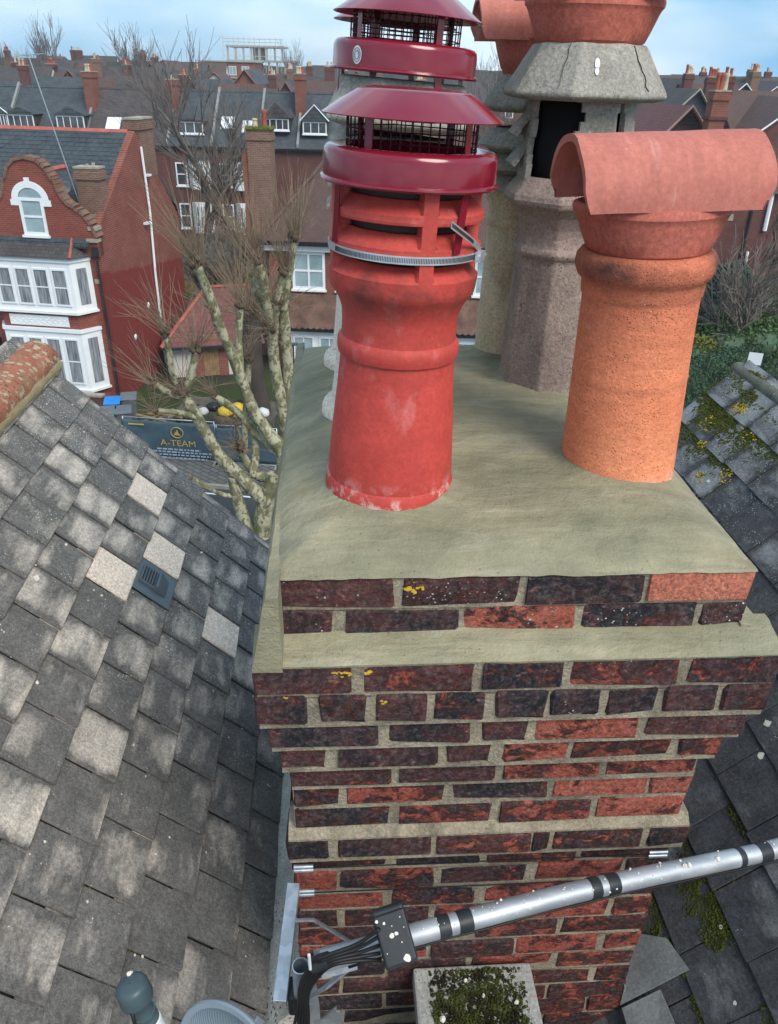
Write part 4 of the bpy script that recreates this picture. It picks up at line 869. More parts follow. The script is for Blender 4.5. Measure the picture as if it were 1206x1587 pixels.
# junction box
c = Vector(S3(atb(612, 1453, -.350))); JB = stack_thing('junction_box', c.x, c.y, c.z, 'black plastic junction box on the aerial pole spotted with droppings', 'junction box')
jr = Matrix.Rotation(radians(-52), 4, 'X') @ Matrix.Rotation(radians(13), 4, 'Z') @ Matrix.Rotation(0, 4, 'Y')
JB.rotation_euler = (Matrix.Rotation(YAW, 4, 'Z') @ Matrix.Rotation(radians(44), 4, 'X') @ Matrix.Rotation(radians(15), 4, 'Z')).to_euler()
bevel(MB().box(-.030, .030, -.050, .050, -.030, -.002).build('case', MT['black'], JB), .007, 3)
bevel(MB().box(-.0285, .0285, -.044, .042, -.003, .004).build('lid', MT['black'], JB), .004, 3)
mb = MB()
for (x, y, r) in [(.012, -.036, .011), (-.004, .005, .008), (.004, .006, .006), (-.024, .034, .005), (-.012, .028, .004), (.0, .02, .002), (.02, .012, .002), (-.02, -.02, .002), (.01, -.01, .0025), (.018, .03, .002)]: moss_lump(mb, x, y, .0035, r * .7, .0012, RX, 8)
tag(mb.build('dropping', MT['dropping'], JB), kind='stuff')
# cables from the box down past the bracket
for i, (x, y) in enumerate([(588, 1440), (587, 1452), (589, 1465), (590, 1477), (591, 1488)]):
    b = -.345; e = (506 + 3 * i, 1481 + 3.5 * i)
    pth = [(x, y, b), ((x + e[0]) / 2 + 6, (y + e[1]) / 2 + 3 - i * 1.5, b - .004), (e[0], e[1], b - .012), (e[0] - 22, e[1] + 12 + i, b - .010), (e[0] - 40, e[1] + 45, b + .01), (e[0] - 44 + i, e[1] + 80, b + .03), (e[0] - 52 + i * 3, e[1] + 118, b + .04)]
    P = [Vector(S3(atb(*q))) for q in pth]; fi = []
    for k in range(len(P) - 1):
        for s_ in range(6):
            t = s_ / 6; p0, p1, p2, p3 = P[max(k - 1, 0)], P[k], P[k + 1], P[min(k + 2, len(P) - 1)]
            fi.append(.5 * ((2 * p1) + (p2 - p0) * t + (2 * p0 - 5 * p1 + 4 * p2 - p3) * t * t + (3 * p1 - p0 - 3 * p2 + p3) * t ** 3))
    fi.append(P[-1]); o = stack_thing('aerial_cable', 0, 0, 0, ['topmost', 'second', 'middle', 'fourth', 'lowest'][i] + ' black cable leaving the junction box by the bracket', 'cable', 'cables from the junction box')
    MB().tube(fi, .0036, 7).build('sheath', MT['cable'], o, True)
# taped bundle and a white tie
mb = MB(); P0, P1 = Vector(S3(atb(510, 1486, -.352))), Vector(S3(atb(484, 1497, -.352))); mb.tube([P0, P0.lerp(P1, .5), P1], [.013, .0145, .013], 12); mb.build('tape_wrap', MT['black'], BR, True, 60)
P0, P1 = Vector(S3(atb(479, 1480, -.365))), Vector(S3(atb(481, 1502, -.365))); MB().tube([P0, P1], .003, 6).build('white_tie', MT['white_plastic'], BR)
# lashing wires and corner plates
LW = stack_thing('lashing_wire', 0, 0, 0, 'thin steel lashing wires wrapped round the stack with bright corner plates', 'wire')
for (cl, cr_) in ((loc3(atb(470, 1384, -.003))[2], None), (loc3(atb(468, 1346, -.003))[2], None)):
    z = cl; mb = MB(); loop = [(-.003, -.0035, z), (.893, -.0035, z - .0), (.8945, .02, z), (.8945, SD, z), (.45, SD + .003, z), (-.004, SD, z), (-.004, .02, z), (-.003, -.0035, z)]; mb.tube(loop, .0014, 6); mb.build('wire', MT['cable'], LW)
    for a in (.0, .8905):
        sg = -1 if a < .5 else 1; pm = MB()
        for dz in ((-.012, 0.0, ) if True else ()):
            f0 = a if sg < 0 else a - .045
            pm.tube([(f0, -.0030, z + dz + .006), (f0 + .045, -.0030, z + dz + .006)], [.006, .006], 10)
        pm.build('corner_plate', MT['galv'], LW, True, 50)
# satellite dish and feed horn at the lower edge
cD = Vector(S3(atb(352, 1640, -.40)))
DI = stack_thing('satellite_dish', cD.x, cD.y, cD.z, 'grey mesh satellite dish rim at the lower edge below the tiles', 'satellite dish')
DI.rotation_euler = (Matrix.Rotation(YAW, 4, 'Z') @ Matrix.Rotation(radians(-34), 4, 'Z') @ Matrix.Rotation(radians(62), 4, 'X')).to_euler()
mb = MB(); pr = [(.001, -.022), (.03, -.0215), (.06, -.018), (.085, -.010), (.098, -.002), (.102, .001), (.112, .003), (.114, .0), (.112, -.004), (.100, -.006), (.06, -.022), (.001, -.026)]
dm = NT('dish_mesh'); wv = dm.n('ShaderNodeTexWave', wave_type='BANDS'); dm.t.links.new(dm.tc.outputs['Object'], wv.inputs['Vector']); wv.inputs['Scale'].default_value = 95.0
MT['dish_face'] = dm.out(dm.mix(wv.outputs['Fac'], (.12, .17, .21), (.24, .30, .35)), .5, 0, .4, dm.bump(wv.outputs['Fac'], .6, .002))
MB().lathe(pr, 72).build('reflector', MT['dish_face'], DI, True, 50, scale=(1.0, .86, 1))
mb = MB(); mb.lathe([(.099, .0012), (.1005, .0042), (.1125, .0052), (.1155, .0010), (.113, -.006), (.110, -.006)], 72); mb.build('rim', MT['dish'], DI, True, 40, scale=(1.0, .86, 1))
mb = MB(); mb.tube([(0, -.09, -.03), (0, -.02, -.06), (0, .02, -.10)], .012, 10); mb.build('back_arm', MT['galv'], DI, True)
h0, h1 = Vector(S3(atb(203, 1527, -.40))), Vector(S3(atb(240, 1605, -.42)))
LN = stack_thing('feed_horn', h1.x, h1.y, h1.z, 'dark grey satellite feed horn with a white collar at the bottom edge', 'feed horn')
d = (h0 - h1); L = d.length; LN.rotation_euler = (Matrix.Rotation(YAW, 4, 'Z') @ d.to_track_quat('Z', 'Y').to_matrix().to_4x4()).to_euler()
MB().lathe([(.001, L + .006), (.018, L + .005), (.025, L + .001), (.0275, L - .005), (.0285, L - .028), (.0265, L - .036), (.0195, L - .042), (.0180, L - .060), (.0185, L - .064), (.001, L - .064)], 40).build('horn', MT['grey_plastic'], LN, True, 45)
MB().lathe([(.0185, L - .064), (.0205, L - .065), (.021, L - .072), (.0195, L - .074), (.0195, L - .077), (.021, L - .079), (.021, L - .086), (.019, L - .088), (.001, L - .088)], 40).build('collar', MT['grey_plastic'], LN, True, 45)
MB().lathe([(.019, L - .086), (.0225, L - .089), (.0235, L - .12), (.0235, -.02), (.001, -.02)], 40).build('sleeve', MT['white_plastic'], LN, True, 45)
mb = MB()
for (z, t, r) in [(L + .004, -2.2, .006), (L - .01, -1.9, .006), (L - .004, -1.3, .007), (L - .018, -1.0, .005), (L - .045, -1.6, .005)]:
    rad = .0272 if z > L - .02 else .0188; moss_lump(mb, rad * .75 * cos(t), rad * .75 * sin(t), z, r, .004, RX, 7)
tag(mb.build('dropping', MT['dropping'], LN), kind='stuff')
mb = MB(); mb.tube([(.020, .012, L - .02), (.027, .014, L - .06), (.028, .010, L - .12), (.026, .01, -.02)], .003, 7); mb.build('feed_cable', MT['cable'], LN, True)

# ================================================================== background materials
def wall_mat(name, c0, c1, mortar, bw=.225, bh=.075, zpaint=None):
    m = NT(name); o = m.sep(m.tc.outputs['Object']); cb = m.n('ShaderNodeCombineXYZ'); m.t.links.new(m.math('ADD', o[0], o[1]), cb.inputs[0]); m.t.links.new(o[2], cb.inputs[1])
    b = m.n('ShaderNodeTexBrick'); m.t.links.new(cb.outputs[0], b.inputs['Vector']); b.inputs['Scale'].default_value = 1.0
    b.inputs['Brick Width'].default_value = bw; b.inputs['Row Height'].default_value = bh; b.inputs['Mortar Size'].default_value = .009; b.inputs['Bias'].default_value = 0.0
    b.inputs['Color1'].default_value = c0 + (1,); b.inputs['Color2'].default_value = c1 + (1,); b.inputs['Mortar'].default_value = mortar + (1,)
    c = m.mix(m.math('MULTIPLY', m.step(m.noise(.9, 6, .6), .42, .7), .45), b.outputs['Color'], scl(c0, .5))
    if zpaint:
        zc, col = zpaint; e = m.math('ADD', o[2], m.math('MULTIPLY', m.noise(.7, 5), .8)); e = m.math('ADD', e, m.math('MULTIPLY', o[1], .10))
        c = m.mix(m.math('MULTIPLY', m.math('SUBTRACT', e, zc + .4), 9.0, True), m.mix(m.math('MULTIPLY', m.step(m.noise(5, 6), .5, .7), .35), col, scl(col, .6)), c)
    return m.out(c, .9, 0, .2, m.bump(b.outputs['Fac'], -.4, .01))
def roof_mat(name, c0, c1, w=.3, h=.2):
    m = NT(name); o = m.sep(m.tc.outputs['Object']); cb = m.n('ShaderNodeCombineXYZ'); m.t.links.new(o[0], cb.inputs[0]); m.t.links.new(m.math('ADD', o[1], m.math('MULTIPLY', o[2], .6)), cb.inputs[1])
    b = m.n('ShaderNodeTexBrick'); m.t.links.new(cb.outputs[0], b.inputs['Vector']); b.inputs['Scale'].default_value = 1.0; b.inputs['Brick Width'].default_value = w; b.inputs['Row Height'].default_value = h
    b.inputs['Mortar Size'].default_value = .012; b.inputs['Color1'].default_value = c0 + (1,); b.inputs['Color2'].default_value = c1 + (1,); b.inputs['Mortar'].default_value = scl(c0, .4) + (1,)
    c = m.mix(m.math('MULTIPLY', m.step(m.noise(.8, 6, .65), .45, .7), .4), b.outputs['Color'], scl(c1, 1.5))
    return m.out(c, .75, 0, .35, m.bump(b.outputs['Fac'], -.5, .015))
MT['h_brick'] = wall_mat('house_red_brick', (.26, .060, .042), (.185, .042, .034), (.22, .13, .10), zpaint=None)
MT['h_side'] = wall_mat('half_painted_brick', (.230, .066, .048), (.175, .048, .040), (.27, .15, .115), zpaint=(5.2, (.185, .038, .033)))
MT['t_brick'] = wall_mat('terrace_brick', (.145, .050, .042), (.105, .040, .036), (.13, .09, .08))
MT['t_brick2'] = wall_mat('orange_brick', (.235, .075, .048), (.18, .055, .040), (.22, .15, .12))
MT['c_brick'] = wall_mat('chimney_brick', (.21, .115, .080), (.15, .075, .055), (.24, .20, .16))
MT['slate'] = roof_mat('house_slate', (.040, .050, .058), (.066, .078, .086), .25, .16)
MT['slate2'] = roof_mat('brown_slate', (.050, .044, .046), (.075, .064, .062), .3, .2)
MT['rtile'] = roof_mat('clay_plain_tile', (.115, .064, .050), (.075, .048, .042), .17, .12)
MT['redtile'] = roof_mat('red_pantile', (.165, .062, .054), (.125, .050, .046), .25, .3)
MT['bigslate'] = plain('single_slate', (.048, .058, .066), .6, .35, 3, .2, .004, 20)
MT['white'] = plain('white_paint', (.74, .77, .79), .55, .06, 2, 0)
MT['cream_wall'] = plain('pale_render', (.55, .52, .47), .9, .1, .6, 0)
MT['redridge'] = plain('red_ridge', (.36, .105, .075), .85, .25, 3, 0)
MT['stone'] = plain('stone_trim', (.33, .30, .24), .9, .3, 3, .3, .01, 20)
m = NT('window_glass'); c = m.mix(m.step(m.noise(1.1, 3), .35, .7), (.020, .026, .030), (.085, .095, .105)); MT['glass'] = m.out(c, .08, 0, .6)
m = NT('curtained_glass'); fd = m.noise(4.5, 4, .6, m.map(None, (3.0, 3.0, .25)))
MT['curtain'] = m.out(m.mix(m.step(fd, .35, .65), (.11, .125, .145), (.34, .36, .385)), .12, 0, .5)
MT['blue_glass'] = plain('pale_blind_glass', (.30, .40, .43), .12, .25, 1.2, 0, spec=.6)
MT['dark'] = plain('gutter_and_shade_black', (.010, .010, .014), .8, .2, 3, 0)  # black of the gutters, also the painted shade of the porch
MT['pot_red'] = plain('far_red_pot', (.30, .085, .055), .8, .25, 4, 0)
MT['pot_cream'] = plain('far_cream_pot', (.50, .42, .30), .85, .2, 4, 0)
MT['wood'] = plain('old_timber', (.26, .165, .085), .8, .35, 4, .3, .004, 30)
MT['twig'] = plain('twig_bark', (.225, .165, .112), .9, .35, 2, 0)
MT['twig_grey'] = plain('grey_twig', (.150, .125, .110), .9, .3, 2, 0)
m = NT('plane_bark'); b1 = m.step(m.noise(5.5, 3, .5, m.map(None, (1, 1, .6)), .5), .46, .50); b2 = m.step(m.noise(8, 4, .6, m.map(None, loc=(5, 2, 1))), .56, .60); b3 = m.step(m.noise(2.2, 4, .6, m.map(None, loc=(1, 9, 1))), .50, .64)
c = m.mix(b1, (.175, .165, .095), (.36, .345, .235)); c = m.mix(b2, c, (.115, .105, .070)); c = m.mix(m.math('MULTIPLY', b3, .65), c, (.075, .085, .035)); MT['plane'] = m.out(c, .85, 0, .2, m.bump(m.noise(22, 5), .5, .02))
MT['knuckle'] = plain('pollard_knuckle', (.090, .066, .044), .95, .45, 6, .6, .03, 14)
MT['trunk'] = plain('dark_bark', (.060, .048, .040), .95, .3, 2, .5, .03, 9)
MT['leaf_dark'] = plain('evergreen_leaf', (.016, .055, .032), .5, .55, 3, 0, spec=.4)
MT['leaf_mid'] = plain('shrub_leaf', (.062, .110, .032), .6, .5, 3, 0)
MT['leaf_gold'] = plain('golden_leaf', (.125, .135, .022), .6, .4, 3, 0)
MT['leaf_hedge'] = plain('hedge_leaf', (.045, .088, .046), .6, .5, 2, 0)

# ================================================================== the ground
gm = NT('garden_ground'); gx = gm.tc.outputs['Object']; f_ = gm.noise(.12, 6, .6, gx); MT['ground'] = gm.out(gm.mix(gm.step(f_, .4, .6), gm.mix(gm.noise(1.5, 5, .6, gx), (.030, .028, .022), (.060, .055, .042)), gm.mix(gm.noise(2.0, 5, .6, gx), (.028, .042, .014), (.055, .080, .025))), .95, 0, .1)
mb = MB(); mb.quad((-510, -28, -.02), (510, -28, -.02), (510, 412, -.02), (-510, 412, -.02)); tag(mb.build('ground', MT['ground']), kind='structure')
DR = Vector((cos(radians(-7)), sin(radians(-7)), 0)); DP = Vector((sin(radians(7)), cos(radians(7)), 0))   # along the street and across it
K0 = Vector((-4.49, 23.23, 0))
def street(name, t0, t1, z, mat, x0=-60, x1=60, h=0.0):
    mb = MB(); o = K0 + DP * t0; mb.obox(o + DR * x0 + Vector((0, 0, z - h if h else z - .1)), DR * (x1 - x0), DP * (t1 - t0), (0, 0, h if h else .1)); return tag(mb.build(name, mat, fix=True), kind='structure')
am = NT('asphalt'); MT['asphalt'] = am.out(am.mix(am.noise(3, 6, .6, am.tc.outputs['Object']), (.045, .048, .052), (.075, .078, .082)), .85, 0, .3, am.bump(am.noise(90, 3, .6, am.tc.outputs['Object']), .4, .01))
street('road', -9.5, -.13, .0, MT['asphalt'])
street('kerb', -.13, .0, .12, MT['stone'], h=.3)
pv = NT('herringbone_paving'); bt = pv.n('ShaderNodeTexBrick'); pv.t.links.new(pv.map(pv.tc.outputs['Object'], (1, 1, 1), (0, 0, radians(38))), bt.inputs['Vector']); bt.inputs['Scale'].default_value = 1; bt.inputs['Brick Width'].default_value = .42; bt.inputs['Row Height'].default_value = .21; bt.inputs['Mortar Size'].default_value = .02
bt.inputs['Color1'].default_value = (.19, .185, .17, 1); bt.inputs['Color2'].default_value = (.145, .14, .13, 1); bt.inputs['Mortar'].default_value = (.07, .068, .06, 1)
MT['paving'] = pv.out(bt.outputs['Color'], .9, 0, .2, pv.bump(bt.outputs['Fac'], -.4, .01))
street('pavement', .0, 3.4, .12, MT['paving'], h=.3)
mb = MB(); o = K0 + DP * -.55; mb.obox(o + DR * -30 + Vector((0, 0, .004)), DR * 60, DP * .09, (0, 0, .004)); tag(mb.build('road_marking', MT['white'], fix=True), kind='structure')
def lawn(name, pts, mat):
    mb = MB(); mb.add([tuple(Vector(p) + Vector((0, 0, .02))) for p in pts], [tuple(range(len(pts)))]); return tag(mb.build(name, mat), kind='structure')
MT['grass'] = plain('lawn_grass', (.060, .115, .022), .95, .4, .8, .4, .03, 12)
lawn('lawn', [(-16, 44, 0), (-8.5, 44, 0), (-9.0, 60, 0), (-18, 60, 0)], MT['grass'])
lawn('lawn', [(9, 34, 0), (30, 38, 0), (30, 60, 0), (9, 56, 0)], MT['grass'])

# ================================================================== house building blocks
def window(T, x, z, w, h, y=0., bars=(1, 1), glass='glass', fw_=.07, sill=True, name='window', d=.05):
    mb = MB(); y0, y1 = y - d, y + .01
    mb.box(x, x + fw_, y0, y1, z, z + h); mb.box(x + w - fw_, x + w, y0, y1, z, z + h); mb.box(x + fw_, x + w - fw_, y0, y1, z, z + fw_); mb.box(x + fw_, x + w - fw_, y0, y1, z + h - fw_, z + h)
    nx, nz_ = bars; b = fw_ * .7
    for i in range(1, nx + 1):
        if nx: q = x + w * i / (nx + 1); mb.box(q - b / 2, q + b / 2, y0 + .008, y1 - .002, z + fw_, z + h - fw_)
    for i in range(1, nz_ + 1): q = z + h * i / (nz_ + 1); mb.box(x + fw_, x + w - fw_, y0 + .012, y1 - .004, q - b / 2, q + b / 2)
    o = mb.build(name, MT['white'], T)
    MB().box(x + fw_ * .5, x + w - fw_ * .5, y - .012, y - .004, z + fw_ * .5, z + h - fw_ * .5).build('pane', MT[glass], o)
    if sill: MB().box(x - .06, x + w + .06, y - .12, y - .002, z - .09, z - .002).build('sill', MT['white'], o)
    return o
def chim(T, x, y, z0, z1, w, d, mat='c_brick', pots=(('pot_red', .5),), name='chimney', cap='stone'):
    mb = MB(); mb.box(x - w / 2, x + w / 2, y - d / 2, y + d / 2, z0, z1); q = .06
    mb.box(x - w / 2 - q, x + w / 2 + q, y - d / 2 - q, y + d / 2 + q, z1 - .38, z1 - .26); mb.box(x - w / 2 - q * .6, x + w / 2 + q * .6, y - d / 2 - q * .6, y + d / 2 + q * .6, z1 - .26, z1 - .12)
    o = mb.build(name, MT[mat], T); MB().box(x - w / 2 - .03, x + w / 2 + .03, y - d / 2 - .03, y + d / 2 + .03, z1 - .001, z1 + .07).build('cap', MT[cap], o)
    n = len(pots)
    for i, (pm, ph) in enumerate(pots):
        px = x + (w * .8) * ((i + .5) / n - .5); MB().lathe([(.13, 0), (.125, .1), (.105, ph * .75), (.13, ph * .82), (.13, ph * .9), (.105, ph), (.08, ph), (.08, .2)], 12, c=(px, y, z1 + .06)).build('chimney_pot', MT[pm], o, True, 40)
    return o
def gable_roof(T, x0, x1, y0, y1, ze, zr, mat, over=.25, name='roof', ridge='redridge'):
    ym = (y0 + y1) / 2; s = (zr - ze) / (ym - y0); mb = MB(); e = over
    sec = [(y0 - e, ze - e * s), (ym, zr), (y1 + e, ze - e * s), (y1 + e, ze - e * s - .14), (ym, zr - .14), (y0 - e, ze - e * s - .14)]
    mb.prism(sec, 'x', x0, x1); o = mb.build(name, MT[mat], T, fix=True)
    if ridge: MB().prism([(ym - .13, zr - .06), (ym, zr + .06), (ym + .13, zr - .06)], 'x', x0 - .01, x1 + .01).build('ridge_tiles', MT[ridge], o, fix=True)
    return o
def body(T, x0, x1, y0, y1, ze, zr, mat, name='wall'):
    ym = (y0 + y1) / 2; mb = MB(); mb.prism([(y0, 0), (y1, 0), (y1, ze), (ym, zr), (y0, ze)], 'x', x0, x1); return mb.build(name, MT[mat], T, fix=True)
def gutter(T, x0, x1, y, z, mat='dark'): return MB().box(x0, x1, y - .12, y - .004, z - .1, z).build('gutter', MT[mat], T)
def aerial(T, base, top, mat='galv', arms=5, s=1.0):
    o = MB().tube([base, top], .022, 6).build('aerial_pole', MT[mat], T); mb = MB(); t = Vector(top); mb.tube([t + Vector((-.6 * s, -.1, -.05)), t + Vector((.7 * s, .1, .06))], .012, 4)
    for i in range(arms): c = t + Vector((-.5 * s + 1.1 * s * i / arms, -.1 + .2 * i / arms, 0)); mb.tube([c + Vector((.04, -.22, 0)), c + Vector((-.04, .22, .02))], .007, 4)
    mb.build('aerial_elements', MT[mat], o); return o

# ================================================================== the red house opposite, with the shaped gable
LH = empty('red_brick_house', (-11.471, 30.973, 0), radians(-7), 'red brick house with shaped gable and white bay windows', 'house')
mb = MB(); mb.prism([(0, 0), (8.1, 0), (8.1, 6.45), (4.5, 10.0), (0, 6.75)], 'x', -9.5, -.3); mb.build('wall', MT['h_brick'], LH, fix=True)
mb = MB(); mb.prism([(-.004, 0), (8.1, 0), (8.1, 6.5), (4.5, 10.16), (.35, 7.15), (-.004, 7.0)], 'x', -.3, .0); mb.build('side_wall', MT['h_side'], LH, fix=True)
rf_ = gable_roof(LH, -9.6, -.31, -.2, 9.2, 6.55, 10.15, 'slate', .1, ridge='redridge')
mb = MB(); rr = random.Random(3); sl = (10.15 - 6.55) / 4.7; L = sqrt(1 + sl * sl); n = 25
for r in range(n):
    y0 = -.28 + 4.75 * r / n; y1 = y0 + 4.75 / n * 1.35; x = -9.6 + (.14 if r % 2 else 0)
    while x < -.34:
        w = .285; z0, z1 = 6.55 + (y0 + .2) * sl, 6.55 + (y1 + .2) * sl; q = rr.uniform(.018, .030); xb = min(x + w - .012, -.31)
        mb.obox((x, y0, z0 + q), (xb - x, 0, 0), (0, y1 - y0, (z1 - z0) - q * .9), (0, -.5 * .008, .008)); x += w
tag(mb.build('slate_courses', MT['bigslate'], rf_), kind='stuff')
# shaped gable, half outline measured from the centre line
CX_ = -2.36
half = [(0, 9.42), (.42, 9.34), (.70, 9.10), (.86, 8.80), (.88, 8.72), (.98, 8.72), (1.02, 8.45), (1.16, 8.10), (1.36, 7.86), (1.62, 7.74), (1.66, 7.66), (1.78, 7.62), (1.96, 7.46), (2.16, 7.14), (2.26, 6.85), (2.36, 6.70)]
outl = [(CX_ - x, z) for x, z in half[::-1]] + [(CX_ + x, z) for x, z in half[1:]]
mb = MB(); mb.prism([(CX_ - 2.36, 6.0)] + outl + [(CX_ + 2.36, 6.0)], 'y', -.10, .28); ga = mb.build('shaped_gable', MT['h_brick'], LH, fix=True)
cop = []
for i in range(len(outl) - 1):
    (xa, za), (xb, zb_) = outl[i], outl[i + 1]; n = max(1, int(sqrt((xb - xa) ** 2 + (zb_ - za) ** 2) / .13))
    for k in range(n): cop.append((xa + (xb - xa) * (k + .5) / n, za + (zb_ - za) * (k + .5) / n, atan2(zb_ - za, xb - xa), sqrt((xb - xa) ** 2 + (zb_ - za) ** 2) / n))
cm = MB().box(-.5, .5, -.16, .34, 0, .12).mesh('coping_brick', MT['c_brick'])
for (x, z, a, w) in cop: inst('coping_brick', cm, ga, (x, 0, z), (0, -a, 0), (w * .9, 1, 1))
mb = MB(); mb.prism([(CX_ - 2.1, 6.75), (CX_, 8.85), (CX_ + 2.1, 6.75)], 'y', .285, 3.2); mb.build('cross_roof', MT['slate'], LH, fix=True)
MB().tube([(CX_, .3, 8.88), (CX_, 2.7, 8.88)], .11, 6).build('ridge_tiles', MT['redridge'], LH)
mb = MB(); mb.tube([(CX_ + .05, 2.95, 8.82), (CX_ + 2.12, .32, 6.85)], .07, 4); mb.build('valley_lead', MT['lead'], LH)
# arched attic window
W = window(LH, -2.92, 6.72, .98, 1.35, -.10, (0, 1), 'blue_glass', .11)
mb = MB(); vs = []; n = 14
for i in range(n + 1):
    t = pi * i / n; vs += [(-2.43 + .49 * cos(t), -.135, 8.0 + .42 * sin(t)), (-2.43 + .74 * cos(t), -.135, 8.0 + .66 * sin(t)), (-2.43 + .74 * cos(t), -.09, 8.0 + .66 * sin(t)), (-2.43 + .49 * cos(t), -.09, 8.0 + .42 * sin(t))]
mb.add(vs, [(4 * i + j, 4 * i + (j + 1) % 4, 4 * i + 4 + (j + 1) % 4, 4 * i + 4 + j) for i in range(n) for j in range(4)] + [(3, 2, 1, 0), (4 * n, 4 * n + 1, 4 * n + 2, 4 * n + 3)])
for x in (-3.24, -1.94): mb.box(x, x + .32, -.134, -.09, 7.78, 8.0)
mb.box(-2.53, -2.33, -.15, -.09, 8.42, 8.78); mb.build('arch_surround', MT['white'], LH, fix=True)
mb = MB(); mb.add([(-2.43 + .47 * cos(pi * i / n), -.118, 8.0 + .40 * sin(pi * i / n)) for i in range(n + 1)], [tuple(range(n + 1))]); mb.build('arch_pane', MT['blue_glass'], LH)
# two storey bay
def bay(z0, z1, name, glass):
    xa, xb, xc, xd = -4.72, -4.28, -.98, -.50; yf = -.72
    ring = [(xa, .0), (xb, yf), (xc, yf), (xd, .0)]
    mb = MB(); mb.prism(ring, 'z', z0, z1); o = mb.build(name, MT['white'], LH, fix=True)
    sil = [(xa - .08, .0), (xb - .05, yf - .09), (xc + .05, yf - .09), (xd + .08, .0)]
    mb = MB(); mb.prism(sil, 'z', z0 - .10, z0 - .001); mb.build('sill', MT['white'], o, fix=True)
    mb = MB(); mb.prism([(xa - .05, 0), (xb - .03, yf - .06), (xc + .03, yf - .06), (xd + .05, 0)], 'z', z1 + .001, z1 + .14); mb.build('cornice', MT['white'], o, fix=True)
    w = (xc - xb - .24) / 4
    for i in range(4):
        x = xb + .12 + w * i; wn_ = window(LH, x + .06, z0 + .22, w - .12, z1 - z0 - .46, yf, (0, 1), glass, .065, False, 'sash_window', .04); wn_.parent = o
    mb = MB(); d = Vector((xd - xc, -yf, 0)); nn = Vector((d.y, -d.x, 0)).normalized(); p = Vector((xc, yf, z0 + .25)) + d * .25 + nn * .012
    mb.add([tuple(p), tuple(p + d * .5), tuple(p + d * .5 + Vector((0, 0, z1 - z0 - .5))), tuple(p + Vector((0, 0, z1 - z0 - .5)))], [(0, 1, 2, 3)]); mb.build('side_pane', MT[glass], o)
    return o
bay(3.95, 5.85, 'upper_bay', 'curtain'); bay(.72, 3.10, 'lower_bay', 'curtain')
mb = MB(); mb.prism([(-4.66, 0), (-4.24, -.66), (-1.02, -.66), (-.56, 0)], 'z', 3.245, 3.845); pa = mb.build('bay_apron', MT['h_brick'], LH, fix=True)
mb = MB(); mb.prism([(-4.66, 0), (-4.24, -.66), (-1.02, -.66), (-.56, 0)], 'z', 0, .615); mb.build('bay_plinth', MT['h_brick'], LH, fix=True)
PL = MB().box(-3.95, -1.45, -.70, -.655, 3.32, 3.74).build('plaster_panel', MT['white'], pa)
mb = MB()
for i in range(10):
    for j in range(2): mb.tube([(-3.83 + .25 * i + .08 * cos(t), -.705, 3.43 + .19 * j + .065 * sin(t)) for t in [2 * pi * q / 8 for q in range(9)]], .014, 4)
mb.build('plaster_moulding', MT['white'], PL)
mb = MB(); mb.add([(-4.86, .0, 6.02), (-4.40, -.88, 6.02), (-.86, -.88, 6.02), (-.36, .0, 6.02), (-4.15, .0, 6.66), (-1.05, .0, 6.66), (-4.3, .0, 5.99), (-1.0, .0, 5.99)], [(0, 1, 4), (1, 2, 5, 4), (2, 3, 5), (3, 2, 1, 0)])
mb.build('bay_roof', MT['slate2'], LH, fix=True)
MB().tube([(-4.15, -.03, 6.68), (-1.05, -.03, 6.68)], .05, 6).build('bay_flashing', MT['lead'], LH)
MB().tube([(-1.05, -.04, 6.67), (-.84, -.88, 6.06)], .05, 6).build('hip_tiles', MT['redridge'], LH)
mb = MB(); mb.box(-.30, .04, -.14, .30, 6.98, 7.12); mb.box(-.42, .02, -.18, .2, 6.55, 6.68); mb.build('kneeler', MT['stone'], LH)
mb = MB(); mb.tube([(-.14, -.12, 6.05), (-.12, -.12, 4.0), (-.10, -.12, .1)], .05, 8); mb.box(-.26, -.02, -.22, -.01, 6.05, 6.38); mb.build('downpipe', MT['black'], LH)
MB().box(-.42, -.20, -.02, .0, 4.95, 5.12).build('air_brick', MT['stone'], LH)
mb = MB(); mb.tube([(.09, 4.75, 9.55), (.09, 4.85, 7.0), (.09, 4.6, 4.2), (.09, 4.55, .2)], .055, 8); mb.box(.01, .22, 4.9, 5.2, 8.38, 8.46); mb.box(.01, .2, 4.2, 4.6, 6.52, 6.60); mb.build('soil_pipe', MT['white'], LH)
chim(LH, -.52, 1.15, 6.9, 9.05, .92, .62, 'c_brick', (), 'chimney'); MB().box(-1.05, -.04, .76, .835, 7.25, 7.42).build('chimney_flashing', MT['lead'], LH)
mb = MB(); mb.box(-.36, -.26, 1.1, 1.16, 9.1, 9.25); mb.box(-.6, -.52, 1.1, 1.16, 9.1, 9.2); mb.build('pot_stub', MT['stone'], LH)
chim(LH, -.28, 5.6, 8.3, 10.55, .6, 1.5, 'c_brick', (), 'chimney')
aerial(LH, (-1.02, .98, 7.6), (-1.75, .4, 12.75), 'galv', 6, .8)
DSH = MB().lathe([(.001, -.05), (.12, -.04), (.22, .0), (.23, .005), (.22, -.01), (.001, -.06)], 24).build('dish', plain('far_dish', (.16, .19, .22), .6, .1, 3, 0), LH, True, loc=(-1.55, .95, 8.35), rot=(radians(75), 0, radians(15)))
MB().box(-8.8, -8.0, -.02, .05, 0, 2.2).build('door', plain('navy_door', (.012, .016, .05), .4, .1, 3, 0), LH)
